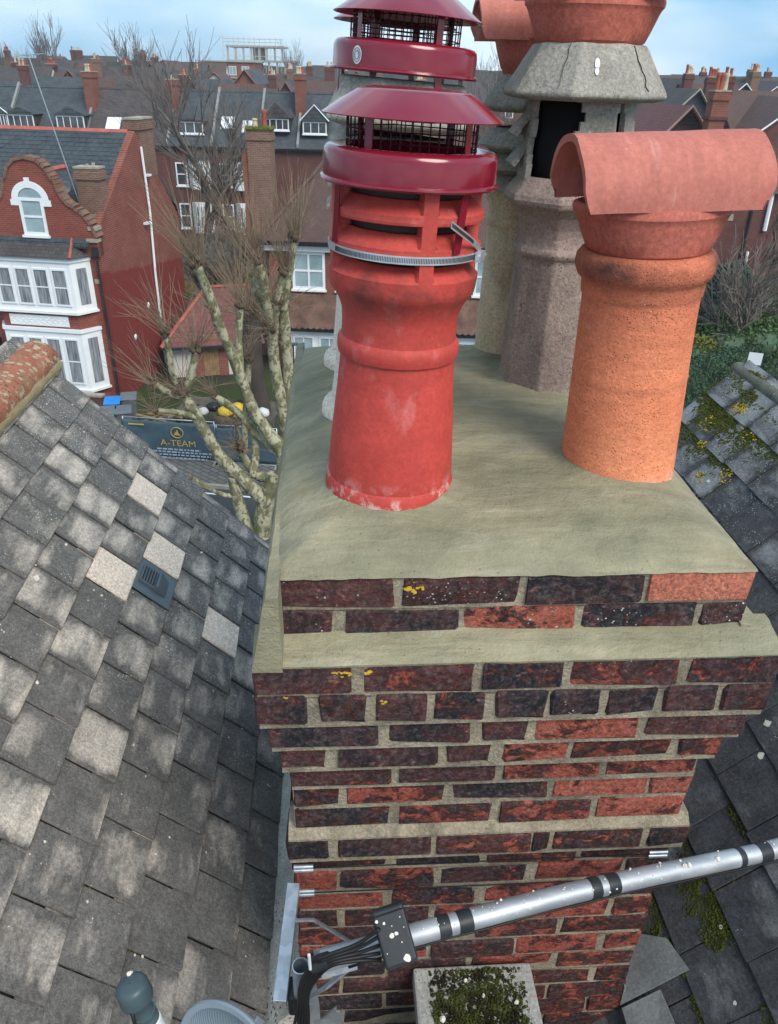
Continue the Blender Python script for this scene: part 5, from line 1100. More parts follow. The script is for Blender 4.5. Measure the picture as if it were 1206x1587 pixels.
mb = MB(); mb.box(-6.1, -5.0, -.30, -.01, 0, 2.5); mb.build('porch_shade_box', MT['dark'], LH); mb = MB(); mb.tube([(-5.02, -.34, 2.55), (-4.98, -.36, 1.6), (-4.9, -.36, 1.1)], .045, 6); mb.tube([(-5.3, -.1, 3.85), (-5.05, -.1, 3.7), (-5.0, -.1, 3.0)], .03, 6); mb.build('white_pipe', MT['white'], LH)  # solid near-black box: the porch's shade is put into its colour
for i, (y, z) in enumerate(((1.9, 2.25), (3.6, 3.2))):
    MB().lathe([(.001, .03), (.11, .02), (.13, 0)], 16).build('wall_lamp', MT['white'], LH, True, loc=(.03, y, z), rot=(0, pi / 2, 0))

# ------------------------------------------------------------------ outbuilding between the houses
g0 = at(262, 535, 34.0); g1 = at(400, 540, 35.0)
OB = empty('outbuilding', (g0.x, g0.y, 0), atan2(g1.y - g0.y, g1.x - g0.x), 'low outbuilding with red tiled roof and a timber door', 'outbuilding')
wd = (g1 - g0).length; ze = g0.z
mb = MB(); mb.box(0, wd, 0, 4.2, 0, ze); mb.build('wall', MT['cream_wall'], OB)
mb = MB(); mb.add([(-.35, -.35, ze - .05), (wd + .3, -.35, ze - .05), (wd + .3, 4.4, ze - .05), (-.35, 4.4, ze - .05), (1.9, 2.1, ze + 2.0), (wd - .2, 2.1, ze + 2.0)], [(0, 1, 5, 4), (1, 2, 5), (2, 3, 4, 5), (3, 0, 4), (3, 2, 1, 0)]); ro = mb.build('roof', MT['redtile'], OB, fix=True)
mb = MB(); mb.tube([(-.35, -.35, ze), (1.9, 2.1, ze + 2.04), (wd - .2, 2.1, ze + 2.04)], .09, 6); mb.build('ridge_tiles', MT['redridge'], ro)
for x in (1.05, 2.15): MB().box(x, x + .42, -.06, -.003, 0, ze - .06).build('brick_pier', MT['t_brick2'], OB)
dm_ = MB()
for i in range(6): dm_.box(1.48 + .11 * i, 1.58 + .11 * i, -.05, -.002, .02, 1.95)
dm_.build('timber_door', MT['wood'], OB); MB().box(-.32, wd + .28, -.43, -.352, ze - .13, ze - .02).build('gutter', MT['black'], OB)

# ------------------------------------------------------------------ brick house in the middle
MH = empty('brick_villa', (-5.72, 36.0, 0), radians(-3), 'orange brick house with white sash windows and fishscale skirt roof', 'house')
mb = MB(); mb.box(0, 11.5, 0, 8, 0, 5.95); mb.build('wall', MT['t_brick2'], MH)
mb = MB(); e = .35; mb.add([(-e, -e, 5.9), (11.5 + e, -e, 5.9), (11.5 + e, 8 + e, 5.9), (-e, 8 + e, 5.9), (3.6, 4, 10.4), (8.5, 4, 10.4)], [(0, 1, 5, 4), (1, 2, 5), (2, 3, 4, 5), (3, 0, 4), (3, 2, 1, 0)]); ro = mb.build('roof', MT['rtile'], MH, fix=True)
MB().tube([(-e, -e, 5.95), (3.6, 4, 10.44), (8.5, 4, 10.44)], .1, 6).build('ridge_tiles', MT['rtile'], ro)
MB().box(-.35, 11.8, -.44, -.355, 5.72, 5.90).build('gutter', MT['dark'], MH); MB().box(-.3, 11.8, -.20, -.003, 5.45, 5.715).build('fascia', MT['white'], MH)
for x in (1.05, 3.05, 7.4, 9.3): window(MH, x, 3.75, 1.5, 1.66, 0, (1, 1), 'blue_glass', .12)
mb = MB(); mb.add([(.9, 0, 3.5), (11.2, 0, 3.5), (.8, -1.15, 2.28), (11.3, -1.15, 2.28)], [(0, 2, 3, 1)]); sk = solid(mb.build('skirt_roof', MT['rtile'], MH, fix=True), .05, -1)
fm = plain('fishscale_tile', (.125, .072, .052), .85, .4, 2, 0); tm = MB().prism([(-.13, 0), (-.13, -.22), (-.08, -.29), (0, -.32), (.08, -.29), (.13, -.22), (.13, 0)], 'z', 0, .022).mesh('tile', fm)
q = atan2(1.22, 1.15); mbx = MB()
for r in range(9):
    for i in range(38):
        x = .95 + .27 * i + (.135 if r % 2 else 0); yy = -.06 - .128 * r; zz = 3.48 - .136 * r
        pts = [Vector((a, b * cos(q), b * sin(q))) for a, b in [(-.13, 0), (-.13, -.2), (0, -.27), (.13, -.2), (.13, 0)]]; mbx.add([tuple(Vector((x, yy, zz + .06)) + p) for p in pts], [(0, 1, 2, 3, 4)])
tag(mbx.build('fishscale_tiles', fm, sk), kind='stuff')
MB().box(.75, 11.4, -1.24, -1.16, 2.12, 2.26).build('gutter', MT['dark'], MH)
bo = MB().box(.95, 11.2, -.95, -.003, .5, 2.12).build('ground_bay', MT['white'], MH)
for x in (1.15, 2.35, 7.3, 8.5): w_ = window(MH, x, .78, .95, 1.05, -.95, (1, 0), 'blue_glass', .07); w_.parent = bo
CH = chim(MH, -.52, 2.0, 0, 10.15, 1.05, .95, 'c_brick', (('pot_cream', .4), ('pot_red', .75)), 'chimney', 'moss')
mb = MB(); mb.box(-1.3, -1.06, 1.6, 2.3, 0, 9.2); mb.build('chimney_shoulder', MT['t_brick2'], MH)
mb = MB(); rr = random.Random(4)
for i in range(90): moss_lump(mb, -.52 + rr.uniform(-.55, .55), 2.0 + rr.uniform(-.5, .5), 10.2, rr.uniform(.05, .12), rr.uniform(.05, .14), rr, 6)
tag(mb.build('moss', plain('bright_moss', (.09, .10, .02), .95, .4, 5, 0), CH, True), kind='stuff')

# ------------------------------------------------------------------ terraces
def dormer(T, x, y, z, w, h, mat='slate', white=True, n=3, pitch=.5):
    mb = MB(); mb.box(x, x + w, y, y + 1.6, z, z + h); o = mb.build('dormer', MT['slate2'], T)
    mb = MB(); mb.prism([(x - .12, z + h - .02), (x + w / 2, z + h + w * pitch), (x + w + .12, z + h - .02)], 'y', y - .15, y + 2.2); mb.build('dormer_roof', MT[mat], o, fix=True)
    if white: mb = MB(); mb.tube([(x - .12, y - .18, z + h), (x + w / 2, y - .18, z + h + w * pitch), (x + w + .12, y - .18, z + h)], .05, 4); mb.build('barge_board', MT['white'], o)
    w_ = window(T, x + .08, z + .1, w - .16, h - .15, y, (n - 1, 0), 'glass', .08); w_.parent = o
    return o
def terrace_house(px0, px1, Y, label, roofm='slate', wallm='t_brick', ze=7.35, zr=10.9, bayw=True, dor=None, sky=None, chl=True, pots=(('pot_cream', .5), ('pot_cream', .5), ('pot_red', .45)), group='far terrace houses', lit=False, chz=12.0):
    a, b = at(px0, 240, Y), at(px1, 240, Y); w = b.x - a.x; T = empty('terraced_house', (a.x, Y, 0), 0, label, 'house', group)
    body(T, 0, w - .02, 0, 9, ze, zr - .1, wallm); gable_roof(T, .02, w - .04, 0, 9, ze, zr, roofm, .2, ridge=roofm)
    MB().box(.03, w - .05, -.34, -.21, ze - .32, ze - .18).build('gutter', MT['dark'], T)
    q = (zr - ze) / 4.5; mb = MB(); mb.prism([(-.2, ze - .1), (-.2, ze + .15), (4.5, zr + .28), (9.2, ze + .15), (9.2, ze - .1)], 'x', w - .09, w + .09); mb.build('party_wall', MT['lead'], T, fix=True)
    if bayw:
        for z0, z1 in ((.8, 3.1), (4.1, 6.3)):
            x = w * .42; bw = min(2.6, w * .5); bb = MB(); bb.prism([(x, 0), (x + .4, -.6), (x + bw - .4, -.6), (x + bw, 0)], 'z', z0, z1); bo = bb.build('bay_window', MT['white'], T, fix=True)
            for i in range(3):
                ww = (bw - .8) / 3; w_ = window(T, x + .4 + ww * i + .04, z0 + .5, ww - .08, z1 - z0 - .7, -.6, (0, 1), 'glass', .07, False, 'sash_window'); w_.parent = bo
        mb = MB(); x = w * .42; bw = min(2.6, w * .5); mb.prism([(x - .1, 0), (x + .3, -.72), (x + bw - .3, -.72), (x + bw + .1, 0)], 'z', 6.3, 6.42); mb.add([(x - .1, 0, 6.42), (x + .3, -.72, 6.42), (x + bw - .3, -.72, 6.42), (x + bw + .1, 0, 6.42), (x + .5, 0, 7.2), (x + bw - .5, 0, 7.2)], [(0, 1, 4), (1, 2, 5, 4), (2, 3, 5)]); mb.build('bay_roof', MT['slate2'], T, fix=True)
        window(T, w * .12, 4.3, .9, 1.7, 0, (0, 1), 'glass', .1); window(T, w * .12, 1.1, .9, 1.9, 0, (0, 1), 'glass', .1)
    if lit:
        em = NT('lit_lamp'); em.b.inputs['Emission Color'].default_value = (1, .62, .3, 1); em.b.inputs['Emission Strength'].default_value = 4.0; MB().lathe([(.001, .09), (.07, .05), (.09, 0), (.06, -.06), (.001, -.08)], 10).build('window_lamp', em.out((.8, .6, .4), .5), T, loc=(w * .42 + 1.4, -.66, 5.75))
    for d in (dor or ()): dormer(T, *d)
    for (x, u) in (sky or ()):
        s = q; z = ze + (u) * s; mb = MB(); mb.obox((x, u, z + .05), (1.1, 0, 0), (0, 1.0, s), (0, -.03, .06)); f_ = mb.build('roof_light', MT['white'], T); mb = MB(); mb.obox((x + .1, u + .1, z + .1 * s + .115), (.9, 0, 0), (0, .8, .8 * s), (0, -.004, .008)); mb.build('pane', MT['blue_glass'], f_)
    if chl: chim(T, w, 3.2, ze + 1, chz, .75, 1.5, 't_brick2', pots, 'chimney')
    return T
YT = 66
terrace_house(-90, 12, YT, 'leftmost dark slate terrace house behind the red house', dor=[(4.6, .6, 8.0, .9, 1.1)], bayw=False, chl=False)
terrace_house(12, 135, YT, 'dark slate terrace house with a white dormer behind the red house ridge', dor=[(.2, .55, 7.95, 2.2, 1.15, 'slate', False, 4, .22), (4.0, .55, 7.95, 2.3, 1.15, 'slate', False, 4, .25)], bayw=False)
terrace_house(135, 262, YT, 'brown roofed terrace house with a skylight behind the aerial', 'slate2', sky=[(1.4, .9), (2.9, .6)], bayw=False, chz=11.6, pots=(('pot_cream', .3),))
terrace_house(262, 330, YT, 'terrace house with upstairs bay left of the tall bare tree', dor=[(.6, .6, 7.9, 2.2, 1.0, 'slate2', False, 3, .1)], chl=False)
terrace_house(330, 402, YT, 'terrace house whose upstairs window shows a lamp', sky=[(.5, 1.2), (2.2, .9)], lit=True, chl=False)
terrace_house(402, 462, YT, 'terrace house with hipped dormer left of its big chimney', dor=[(.3, .6, 8.3, 2.1, .95, 'slate2', False, 4, .5)], bayw=False, chz=12.2)
terrace_house(462, 545, YT, 'terrace house with a white gabled dormer by the cowls', 'slate', dor=[(.3, .5, 8.1, 2.0, 1.0, 'slate', True, 3, .55)], bayw=False, chl=False)
T = terrace_house(545, 650, YT, 'terrace house hidden behind the steel cowls', bayw=False)
for o_ in (at(418, 225, YT),): pass
# windows on the plain fronts
# ------------------------------------------------------------------ rows of houses towards the horizon
rr = random.Random(31)
def far_house(x, Y, w, ze, zr, roofm, wallm, label, turn=False, group='houses towards the horizon', nwin=2, white=False):
    T = empty('distant_house', (x, Y, 0), rr.uniform(-.08, .08), label, 'house', group)
    if not turn:
        body(T, 0, w, 0, 8, ze, zr - .08, wallm); gable_roof(T, -.1, w + .1, 0, 8, ze, zr, roofm, .2, ridge=None)
    else:
        mb = MB(); mb.prism([(0, 0), (w, 0), (w, ze), (w / 2, zr - .08), (0, ze)], 'y', 0, 9); mb.build('wall', MT[wallm], T, fix=True)
        mb = MB(); mb.prism([(-.3, ze - .25), (w / 2, zr), (w + .3, ze - .25), (w + .3, ze - .40), (w / 2, zr - .15), (-.3, ze - .40)], 'y', -.25, 9.2); mb.build('roof', MT[roofm], T, fix=True)
        mb = MB(); mb.tube([(-.3, -.28, ze - .27), (w / 2, -.28, zr - .02), (w + .3, -.28, ze - .27)], .07, 4); mb.build('barge_board', MT['white' if white else 'redridge'], T)
    for i in range(nwin):
        window(T, w * (i + .5) / nwin - .6, ze - 2.1, 1.2, 1.4, 0, (1, 0), 'glass', .12, False)
    if rr.random() < .7: chim(T, w * rr.choice([.08, .92]), rr.uniform(2.5, 4), ze, zr + rr.uniform(.3, 1.1), rr.uniform(.7, 1.2), .8, rr.choice(['t_brick', 't_brick', 'c_brick']), [(rr.choice(['pot_red', 'pot_cream']), rr.uniform(.35, .7)) for _ in range(rr.randint(2, 4))], 'chimney')
    return T
adj = ['first', 'second', 'third', 'fourth', 'fifth', 'sixth', 'seventh', 'eighth', 'ninth', 'tenth', 'eleventh', 'twelfth']
for ri, (Y, ze, zr, pxs, what) in enumerate([(92, 7.6, 11.2, [-60, 25, 95, 165, 240, 320, 395, 470], 'row just behind the terrace'), (125, 8.4, 12.3, [-40, 18, 62, 108, 190, 235, 290, 400, 470], 'middle distance row'), (108, 8.0, 11.9, [-50, 2, 52, 128, 172, 255, 340, 432, 500], 'second row behind the terrace'), (148, 8.8, 12.9, [-20, 22, 70, 130, 160, 205, 440, 478, 505], 'fourth row near the skyline'), (175, 9.2, 13.6, [-30, 5, 40, 78, 112, 148, 180, 232, 268], 'skyline row at the left')]):
    for i, px in enumerate(pxs):
        p = at(px, 110, Y); w = rr.uniform(5.5, 8.0) * (1 + .12 * ri); t = rr.random() < .45
        far_house(p.x, Y + rr.uniform(-3, 3), w, ze + rr.uniform(-.5, .5), zr + rr.uniform(-.7, .7), rr.choice(['slate', 'slate2', 'slate2', 'rtile']), rr.choice(['t_brick', 't_brick', 't_brick2', 'cream_wall']), '%s small house from the left in the %s' % (adj[i], what), t)
# right hand side beyond the bonnets
R1 = empty('gabled_house', (at(1000, 200, 58).x, 58, 0), radians(3), 'dark slate gabled house rising behind the orange pot bonnet', 'house')
p = at(1063, 140, 58); w = 5.6; zr = p.z; mb = MB(); mb.prism([(0, 0), (w, 0), (w, zr - 3.0), (w / 2 + .3, zr), (0, zr - 3.0)], 'y', 0, 9); mb.build('wall', MT['bigslate'], R1, fix=True)
mb = MB(); mb.prism([(-.3, zr - 3.25), (w / 2 + .3, zr + .1), (w + .3, zr - 3.25), (w + .3, zr - 3.4), (w / 2 + .3, zr - .06), (-.3, zr - 3.4)], 'y', -.3, 9.2); mb.build('roof', MT['slate2'], R1, fix=True); mb = MB(); mb.tube([(-.3, -.32, zr - 3.25), (w / 2 + .3, -.32, zr + .08), (w + .3, -.32, zr - 3.25)], .08, 4); mb.build('barge_board', MT['stone'], R1)
R2 = empty('tile_hung_gable', (at(1016, 200, 46).x, 46, 0), radians(3), 'small tile hung gable just above the orange pot bonnet', 'house')
zr = at(1056, 165, 46).z; w = 3.3; mb = MB(); mb.prism([(0, 0), (w, 0), (w, zr - 1.9), (w / 2, zr - .1), (0, zr - 1.9)], 'y', 0, 7); mb.build('wall', MT['rtile'], R2, fix=True)
mb = MB(); mb.prism([(-.4, zr - 2.2), (w / 2, zr + .05), (w + .4, zr - 2.2), (w + .4, zr - 2.36), (w / 2, zr - .1), (-.4, zr - 2.36)], 'y', -.35, 7.2); mb.build('roof', MT['redtile'], R2, fix=True); mb = MB(); mb.tube([(-.4, -.37, zr - 2.2), (w / 2, -.37, zr + .02), (w + .4, -.37, zr - 2.2)], .09, 4); mb.build('barge_board', plain('pink_barge', (.35, .20, .17), .7, .1, 2, 0), R2)
for i in range(6):
    z = zr - 1.9 + .27 * i; hw_ = w / 2 * (1 - (z - (zr - 1.9)) / 1.8); MB().box(w / 2 - hw_, w / 2 + hw_, -.05, -.002, z, z + .05).build('tile_course', MT['slate2'], R2)
# brick chimney with three pots
p0, p1 = at(1098, 198, 44), at(1140, 150, 44); RC = empty('brick_chimney', (p0.x, 44, 0), 0, 'broad red chimney with three pale pots above the terracotta bonnet', 'chimney')
zt = at(1118, 142, 44).z; ww = p1.x - p0.x - .25; chim(RC, ww / 2, .5, 3, zt, ww, .9, 't_brick2', (('pot_red', .78), ('pot_red', .78), ('pot_cream', .76)), 'stack', 'stone'); MB().box(-.09, ww + .09, -.04, 1.04, zt - 1.25, zt - 1.12).build('string_course', MT['t_brick'], RC); mb = MB(); mb.box(-3.5, ww, .2, 6.0, 0, 9.6); mb.build('house_wall', MT['t_brick'], RC)
for i, (px, Y, w, ze, zr_, rm, wm, lab, tn) in enumerate([(1150, 62, 6, 9.6, 11.9, 'rtile', 't_brick', 'brown roofed house with white windows at the right edge', False), (1185, 58, 6, 9.3, 11.6, 'rtile', 't_brick', 'house at the far right edge with white framed windows', True), (1078, 75, 5, 9.5, 12.2, 'rtile', 't_brick2', 'red house behind the slate gable on the right', False), (1020, 90, 6, 9.5, 12.6, 'slate2', 't_brick2', 'house with a row of pots behind the right hand gables', True), (1090, 110, 8, 9.8, 12.9, 'slate2', 't_brick', 'distant house above the broad red chimney', False), (1150, 120, 9, 10, 12.9, 'slate2', 'cream_wall', 'pale distant house on the right skyline', False), (1190, 140, 12, 10.5, 13.2, 'slate', 'cream_wall', 'farthest pale house on the right skyline', False), (1000, 120, 9, 9.8, 12.9, 'rtile', 't_brick2', 'distant house beside the grey pot', False), (720, 130, 14, 9, 12.2, 'slate2', 't_brick', 'distant house glimpsed between cowls and grey pot', False), (1040, 68, 4.5, 9.4, 11.6, 'slate', 't_brick', 'narrow gabled house between the slate gable and broad chimney', True), (1110, 85, 6, 9.6, 12.3, 'rtile', 't_brick', 'gabled house right behind the broad red chimney', True), (1165, 95, 7, 9.8, 12.6, 'slate2', 't_brick2', 'slate roofed house in the second row at the right', True), (1050, 140, 10, 10, 13.2, 'slate2', 't_brick', 'long roof on the skyline above the slate gable', False)]):
    p = at(px, 120, Y); far_house(p.x, Y, w, ze, zr_, rm, wm, lab, tn, 'houses right of the pots', 3, True)
# brown wall glimpsed below the bonnet
p0, p1 = at(1110, 330, 40), at(1196, 330, 40); RW = empty('side_house', (p0.x - 6, 40, 0), radians(-2), 'dark brick house wall with white downpipe behind the evergreen', 'house'); w = p1.x - p0.x + 6
mb = MB(); mb.box(0, w, 0, 8, 0, 8.0); mb.build('wall', MT['t_brick'], RW); mb = MB(); mb.prism([(-.3, 7.9), (4, 9.3), (8.3, 7.9)], 'x', -.2, w + .3); mb.build('roof', MT['rtile'], RW, fix=True)
MB().tube([(w - .35, -.1, 7.9), (w - .30, -.1, 6.2)], .1, 6).build('downpipe', MT['white'], RW); MB().tube([(w - .85, -.1, 5.2), (w - .8, -.1, 3.6)], .07, 6).build('downpipe', MT['white'], RW); MB().tube([(w - 1.1, -.08, 7.9), (w - 1.1, -.08, 3.0)], .06, 6).build('black_pipe', MT['black'], RW)
MB().box(w - 2.6, w - 1.9, -.03, -.002, 6.6, 6.9).build('air_brick', MT['stone'], RW); window(RW, w - 4.2, 5.2, 1.1, 1.6, 0, (0, 1))

# ------------------------------------------------------------------ concrete frame under construction on the skyline
CS = empty('construction_frame', (at(352, 110, 200).x, 200, 0), 0, 'concrete frame under construction with scaffold on the skyline', 'construction site')
conc = plain('raw_concrete', (.36, .36, .34), .9, .15, .3, 0)
w = at(440, 110, 200).x - at(352, 110, 200).x
for i, (z, x0, x1) in enumerate([(17.0, 0, w), (14.2, 0, w + 2.6), (11.6, -3, w + 2.6)]): MB().box(x0, x1, 0, 10, z - .35, z).build('floor_slab', conc, CS)
for z0, z1, n, x1 in ((14.2, 16.65, 8, w), (11.6, 13.85, 9, w + 2.3)):
    for i in range(n): x = .2 + (x1 - .6) * i / (n - 1); MB().box(x, x + .4, .3, .7, z0, z1).build('column', conc, CS)
MB().box(w * .45, w * .62, 2, 6, 14.2, 16.6).build('core_wall', conc, CS)
mb = MB()
for z in (17.6, 18.2, 14.9): mb.tube([(-.5, -.4, z), (w + (2.6 if z < 16 else 0), -.4, z)], .05, 4)
for i in range(12): x = -.4 + w * i / 11; mb.tube([(x, -.4, 9), (x, -.4, 18.4 + .4 * rr.random())], .05, 4)
for i in range(9): x = w * i / 8; mb.tube([(x, -.4, 11.6), (x + 1.2, -.4, 14.2)], .04, 4)
mb.build('scaffold', MT['pot_cream'], CS)
BK = empty('brick_block', (at(308, 110, 190).x, 190, 0), 0, 'modern red brick block with balconies below the concrete frame', 'building')
w = at(395, 110, 190).x - at(308, 110, 190).x; MB().box(0, w, 0, 12, 0, 13.6).build('wall', MT['t_brick2'], BK); MB().box(-.2, w + .2, -.3, 12, 13.65, 13.9).build('roof_edge', conc, BK)
for i in range(4):
    window(BK, w * (.08 + .23 * i), 11.2, 1.6, 1.7, 0, (1, 0), 'blue_glass', .1, False); MB().box(w * (.06 + .23 * i), w * (.06 + .23 * i) + 2, -1.0, -.01, 10.6, 10.9).build('balcony', conc, BK)
MB().box(w * .95, w * 1.12, -.5, -.1, 10.2, 12.2).build('green_sheeting', plain('green_net', (.02, .19, .09), .8, .1, 1, 0), BK)
FB = empty('flat_roof_block', (at(172, 110, 150).x, 150, 0), 0, 'flat roofed red block with a white window beyond the aerial', 'building')
MB().box(0, 8.5, 0, 9, 0, 11.6).build('wall', MT['t_brick2'], FB); MB().box(-.4, 8.8, -.5, 9.3, 11.61, 13.0).build('roof_storey', plain('green_cladding', (.05, .075, .075), .6, .1, 1, 0), FB); window(FB, 1.5, 9.3, 1.8, 1.2, 0, (1, 0), 'blue_glass', .15)

# ================================================================== trees
def rdir(rr): 
    z = rr.uniform(-1, 1); t = rr.uniform(0, 2 * pi); k = sqrt(1 - z * z); return Vector((k * cos(t), k * sin(t), z))
def grow(mbs, p, d, L, r, lvl, rr, kids, shrink, spread, lift, rmin, n):
    k = 3 if lvl > 1 else 2; pts = [p]; rads = [r]; dd = d.copy(); q = p.copy()
    for i in range(k):
        dd = (dd + rdir(rr) * .16 + Vector((0, 0, lift * .12))).normalized(); q = q + dd * (L / k); pts.append(q.copy()); rads.append(max(rmin * .7, r * (1 - .62 * (i + 1) / k)))
    mbs[0 if lvl >= 3 else 1].tube(pts, rads, n if lvl >= 3 else (4 if lvl == 2 else 3), False)
    if lvl <= 0: return
    for i in range(kids[lvl]):
        t = rr.uniform(.35, 1.0) if i else 1.0; f_ = t * k; a = min(k - 1, int(f_)); s = pts[a].lerp(pts[a + 1], f_ - a)
        nd = (dd + rdir(rr) * spread).normalized(); nd = (nd + Vector((0, 0, lift))).normalized()
        grow(mbs, s, nd, L * shrink * rr.uniform(.75, 1.2), max(rmin, r * .55 * (1.15 - .3 * t)), lvl - 1, rr, kids, shrink, spread, lift, rmin, n)
def bare_tree(name, base, h, seed, label, mat='twig', kids=(0, 5, 5, 5, 5), shrink=.70, spread=.62, lift=.22, rmin=.012, trunk=.26, group=None, top=4, trunk_len=.28):
    rr = random.Random(seed); T = empty(name, base, 0, label, 'tree', group); a, b = MB(), MB()
    grow((a, b), Vector((0, 0, -.1)), Vector((rr.uniform(-.06, .06), rr.uniform(-.06, .06), 1)), h * trunk_len, trunk, top, rr, kids, shrink, spread, lift, rmin, 7)
    zmax = max(v[2] for v in b.v); s = h / zmax
    for m_ in (a, b): m_.v = [(x * s, y * s, z * s) for x, y, z in m_.v]
    a.build('trunk', MT['trunk'], T, True); b.build('crown', MT[mat], T); return T
def clone_tree(T, base, label, rz, s, group=None):
    c = copy_tree(T); c.location = base; c.rotation_euler = (0, 0, rz); c.scale = (s[0], s[0], s[1]); c['label'] = label
    if group: c['group'] = group
    return c
def foot(px, Y): p = at(px, 300, Y); return Vector((p.x, Y, 0))
GT = 'bare winter trees'
tA = bare_tree('bare_tree', foot(308, 56), 15.2, 2, 'tall bare brown tree in front of the far terrace', 'twig_grey', (0, 5, 6, 5, 4), .74, .68, .22, .011, .26, GT)
clone_tree(tA, foot(355, 58), 'slender bare tree right of the tall brown one', 3.6, (.7, .80), GT)
tB = bare_tree('bare_tree', foot(55, 80), 11.8, 5, 'broad bare tree before the dark terrace at the left', 'twig_grey', (0, 6, 6, 5, 6), .72, .75, .18, .018, .28, GT)
clone_tree(tB, foot(15, 90), 'bare tree nearest the left edge of the skyline', 2.2, (1.0, 1.05), GT)
clone_tree(tB, foot(90, 100), 'bare tree among the chimneys left of the aerial', 4.0, (1.0, 1.12), GT)
clone_tree(tB, foot(135, 108), 'bare tree just left of the red house aerial tip', 5.2, (.95, 1.12), GT)
clone_tree(tB, foot(178, 112), 'bare tree right of the red house aerial tip', .9, (1.0, 1.10), GT)
clone_tree(tB, foot(222, 105), 'bare tree between the aerial and the tall brown tree', 3.1, (.9, 1.12), GT)
clone_tree(tB, foot(410, 120), 'bare tree below the concrete frame on the skyline', 1.5, (1.0, 1.06), GT)
tC = bare_tree('bare_tree', foot(104, 150), 20.5, 8, 'upright bare tree topping the skyline left of the aerial', 'twig_grey', (0, 5, 5, 5, 7), .74, .5, .5, .03, .35, GT)
clone_tree(tC, foot(37, 150), 'thin upright bare tree near the left edge', 2.0, (.45, 1.05), GT)
clone_tree(tC, foot(245, 140), 'pale bare tree on the skyline left of the concrete frame', 1.2, (1.1, .92), GT)
clone_tree(tC, foot(468, 170), 'bare tree on the skyline beside the steel cowls', .7, (.8, .88), GT)
clone_tree(tA, foot(764, 95), 'bare tree glimpsed between the cowls and the clay bonnets', 5.1, (1.1, 1.05), GT)
tD = bare_tree('bare_shrub', foot(1186, 40), 7.0, 12, 'grey bare shrub beside the evergreen on the right', 'twig_grey', (0, 4, 5, 5, 6), .76, .75, .25, .009, .12, GT, 4, .16)
clone_tree(tD, foot(1215, 34), 'bare shrub at the right edge above the hedge', 2.5, (1.0, 1.05), GT)
clone_tree(tA, foot(1218, 44), 'bare tree rising at the right edge behind the bonnet', 4.4, (.6, .72), GT)
clone_tree(tD, foot(330, 50), 'brown undergrowth shrub below the tall bare tree', .8, (1.1, .7), GT)
clone_tree(tD, foot(300, 46), 'bare shrub by the lawn beside the red house', 1.7, (.9, .6), GT)
clone_tree(tD, foot(372, 47), 'bare shrub against the tall brick chimney', 3.7, (.9, .65), GT)

# pollarded street planes: pale limbs, knuckled heads, bursts of shoots
def spline(P, R, n=5):
    P = [Vector(p) for p in P]; out = []; rad = []
    for k in range(len(P) - 1):
        p0, p1, p2, p3 = P[max(k - 1, 0)], P[k], P[k + 1], P[min(k + 2, len(P) - 1)]
        for s in range(n):
            t = s / n; out.append(.5 * ((2 * p1) + (p2 - p0) * t + (2 * p0 - 5 * p1 + 4 * p2 - p3) * t * t + (3 * p1 - p0 - 3 * p2 + p3) * t ** 3)); rad.append(R[k] + (R[k + 1] - R[k]) * t)
    out.append(P[-1]); rad.append(R[-1]); return out, rad
def pollard(base, label, limbs, heads, seed, trunk_r=.30):
    rr = random.Random(seed); T = empty('plane_tree', base, 0, label, 'tree', 'pollarded plane trees'); B = Vector(base)
    for li, (pts, rads) in enumerate(limbs):
        P, R = spline([Vector(p) - B for p in pts], rads); R = [r * (1 + .16 * nz3(i * .35, seed, li, 1.0)) for i, r in enumerate(R)]
        mb = MB(); mb.tube(P, R, 11); mb.build('trunk' if li == 0 else 'limb', MT['plane'], T, True, 60)
    for (c, r, n, L, dirv, sp) in heads:
        c = Vector(c) - B; mb = MB()
        for q in range(8):
            o = c + rdir(rr) * r * .6; vs = []; k = 6
            for i in range(k):
                for j in range(7):
                    th, ph = pi * (i + .02) / (k - .95), 2 * pi * j / 7; w = r * .46 * (1 + .4 * nz3(i, j, q, .9)); vs.append(tuple(o + Vector((w * sin(th) * cos(ph), w * sin(th) * sin(ph), w * cos(th)))))
            mb.add(vs, [(i * 7 + j, i * 7 + (j + 1) % 7, (i + 1) * 7 + (j + 1) % 7, (i + 1) * 7 + j) for i in range(k - 1) for j in range(7)])
        hd = mb.build('knuckle', MT['knuckle'], T, True); tw = MB(); dirv = Vector(dirv)
        for q in range(int(n * .75)):
            d = (dirv + rdir(rr) * sp).normalized(); l = L * 1.05 * rr.uniform(.2, 1.25); s = c + d * r * .4 + rdir(rr) * r * rr.uniform(.1, 1.3); bend = rdir(rr) * .12 * l + Vector((0, 0, .16 * l)); p1, p2 = s + d * l * .5 + bend * .4, s + d * l + bend
            tw.tube([s, p1, p2], [.0085, .006, .003], 3, False)
            if rr.random() < .6:
                d2 = (d + rdir(rr) * .5).normalized(); tw.tube([p1, p1 + d2 * l * .4], [.007, .0035], 3, False)
        tag(tw.build('shoots', MT['twig'], hd), kind='stuff')
    return T
YP = 20.3
def tp(px, py, dy=0.0): return at(px, py, YP + dy)
base1 = Vector((tp(402, 830).x, YP, 0))
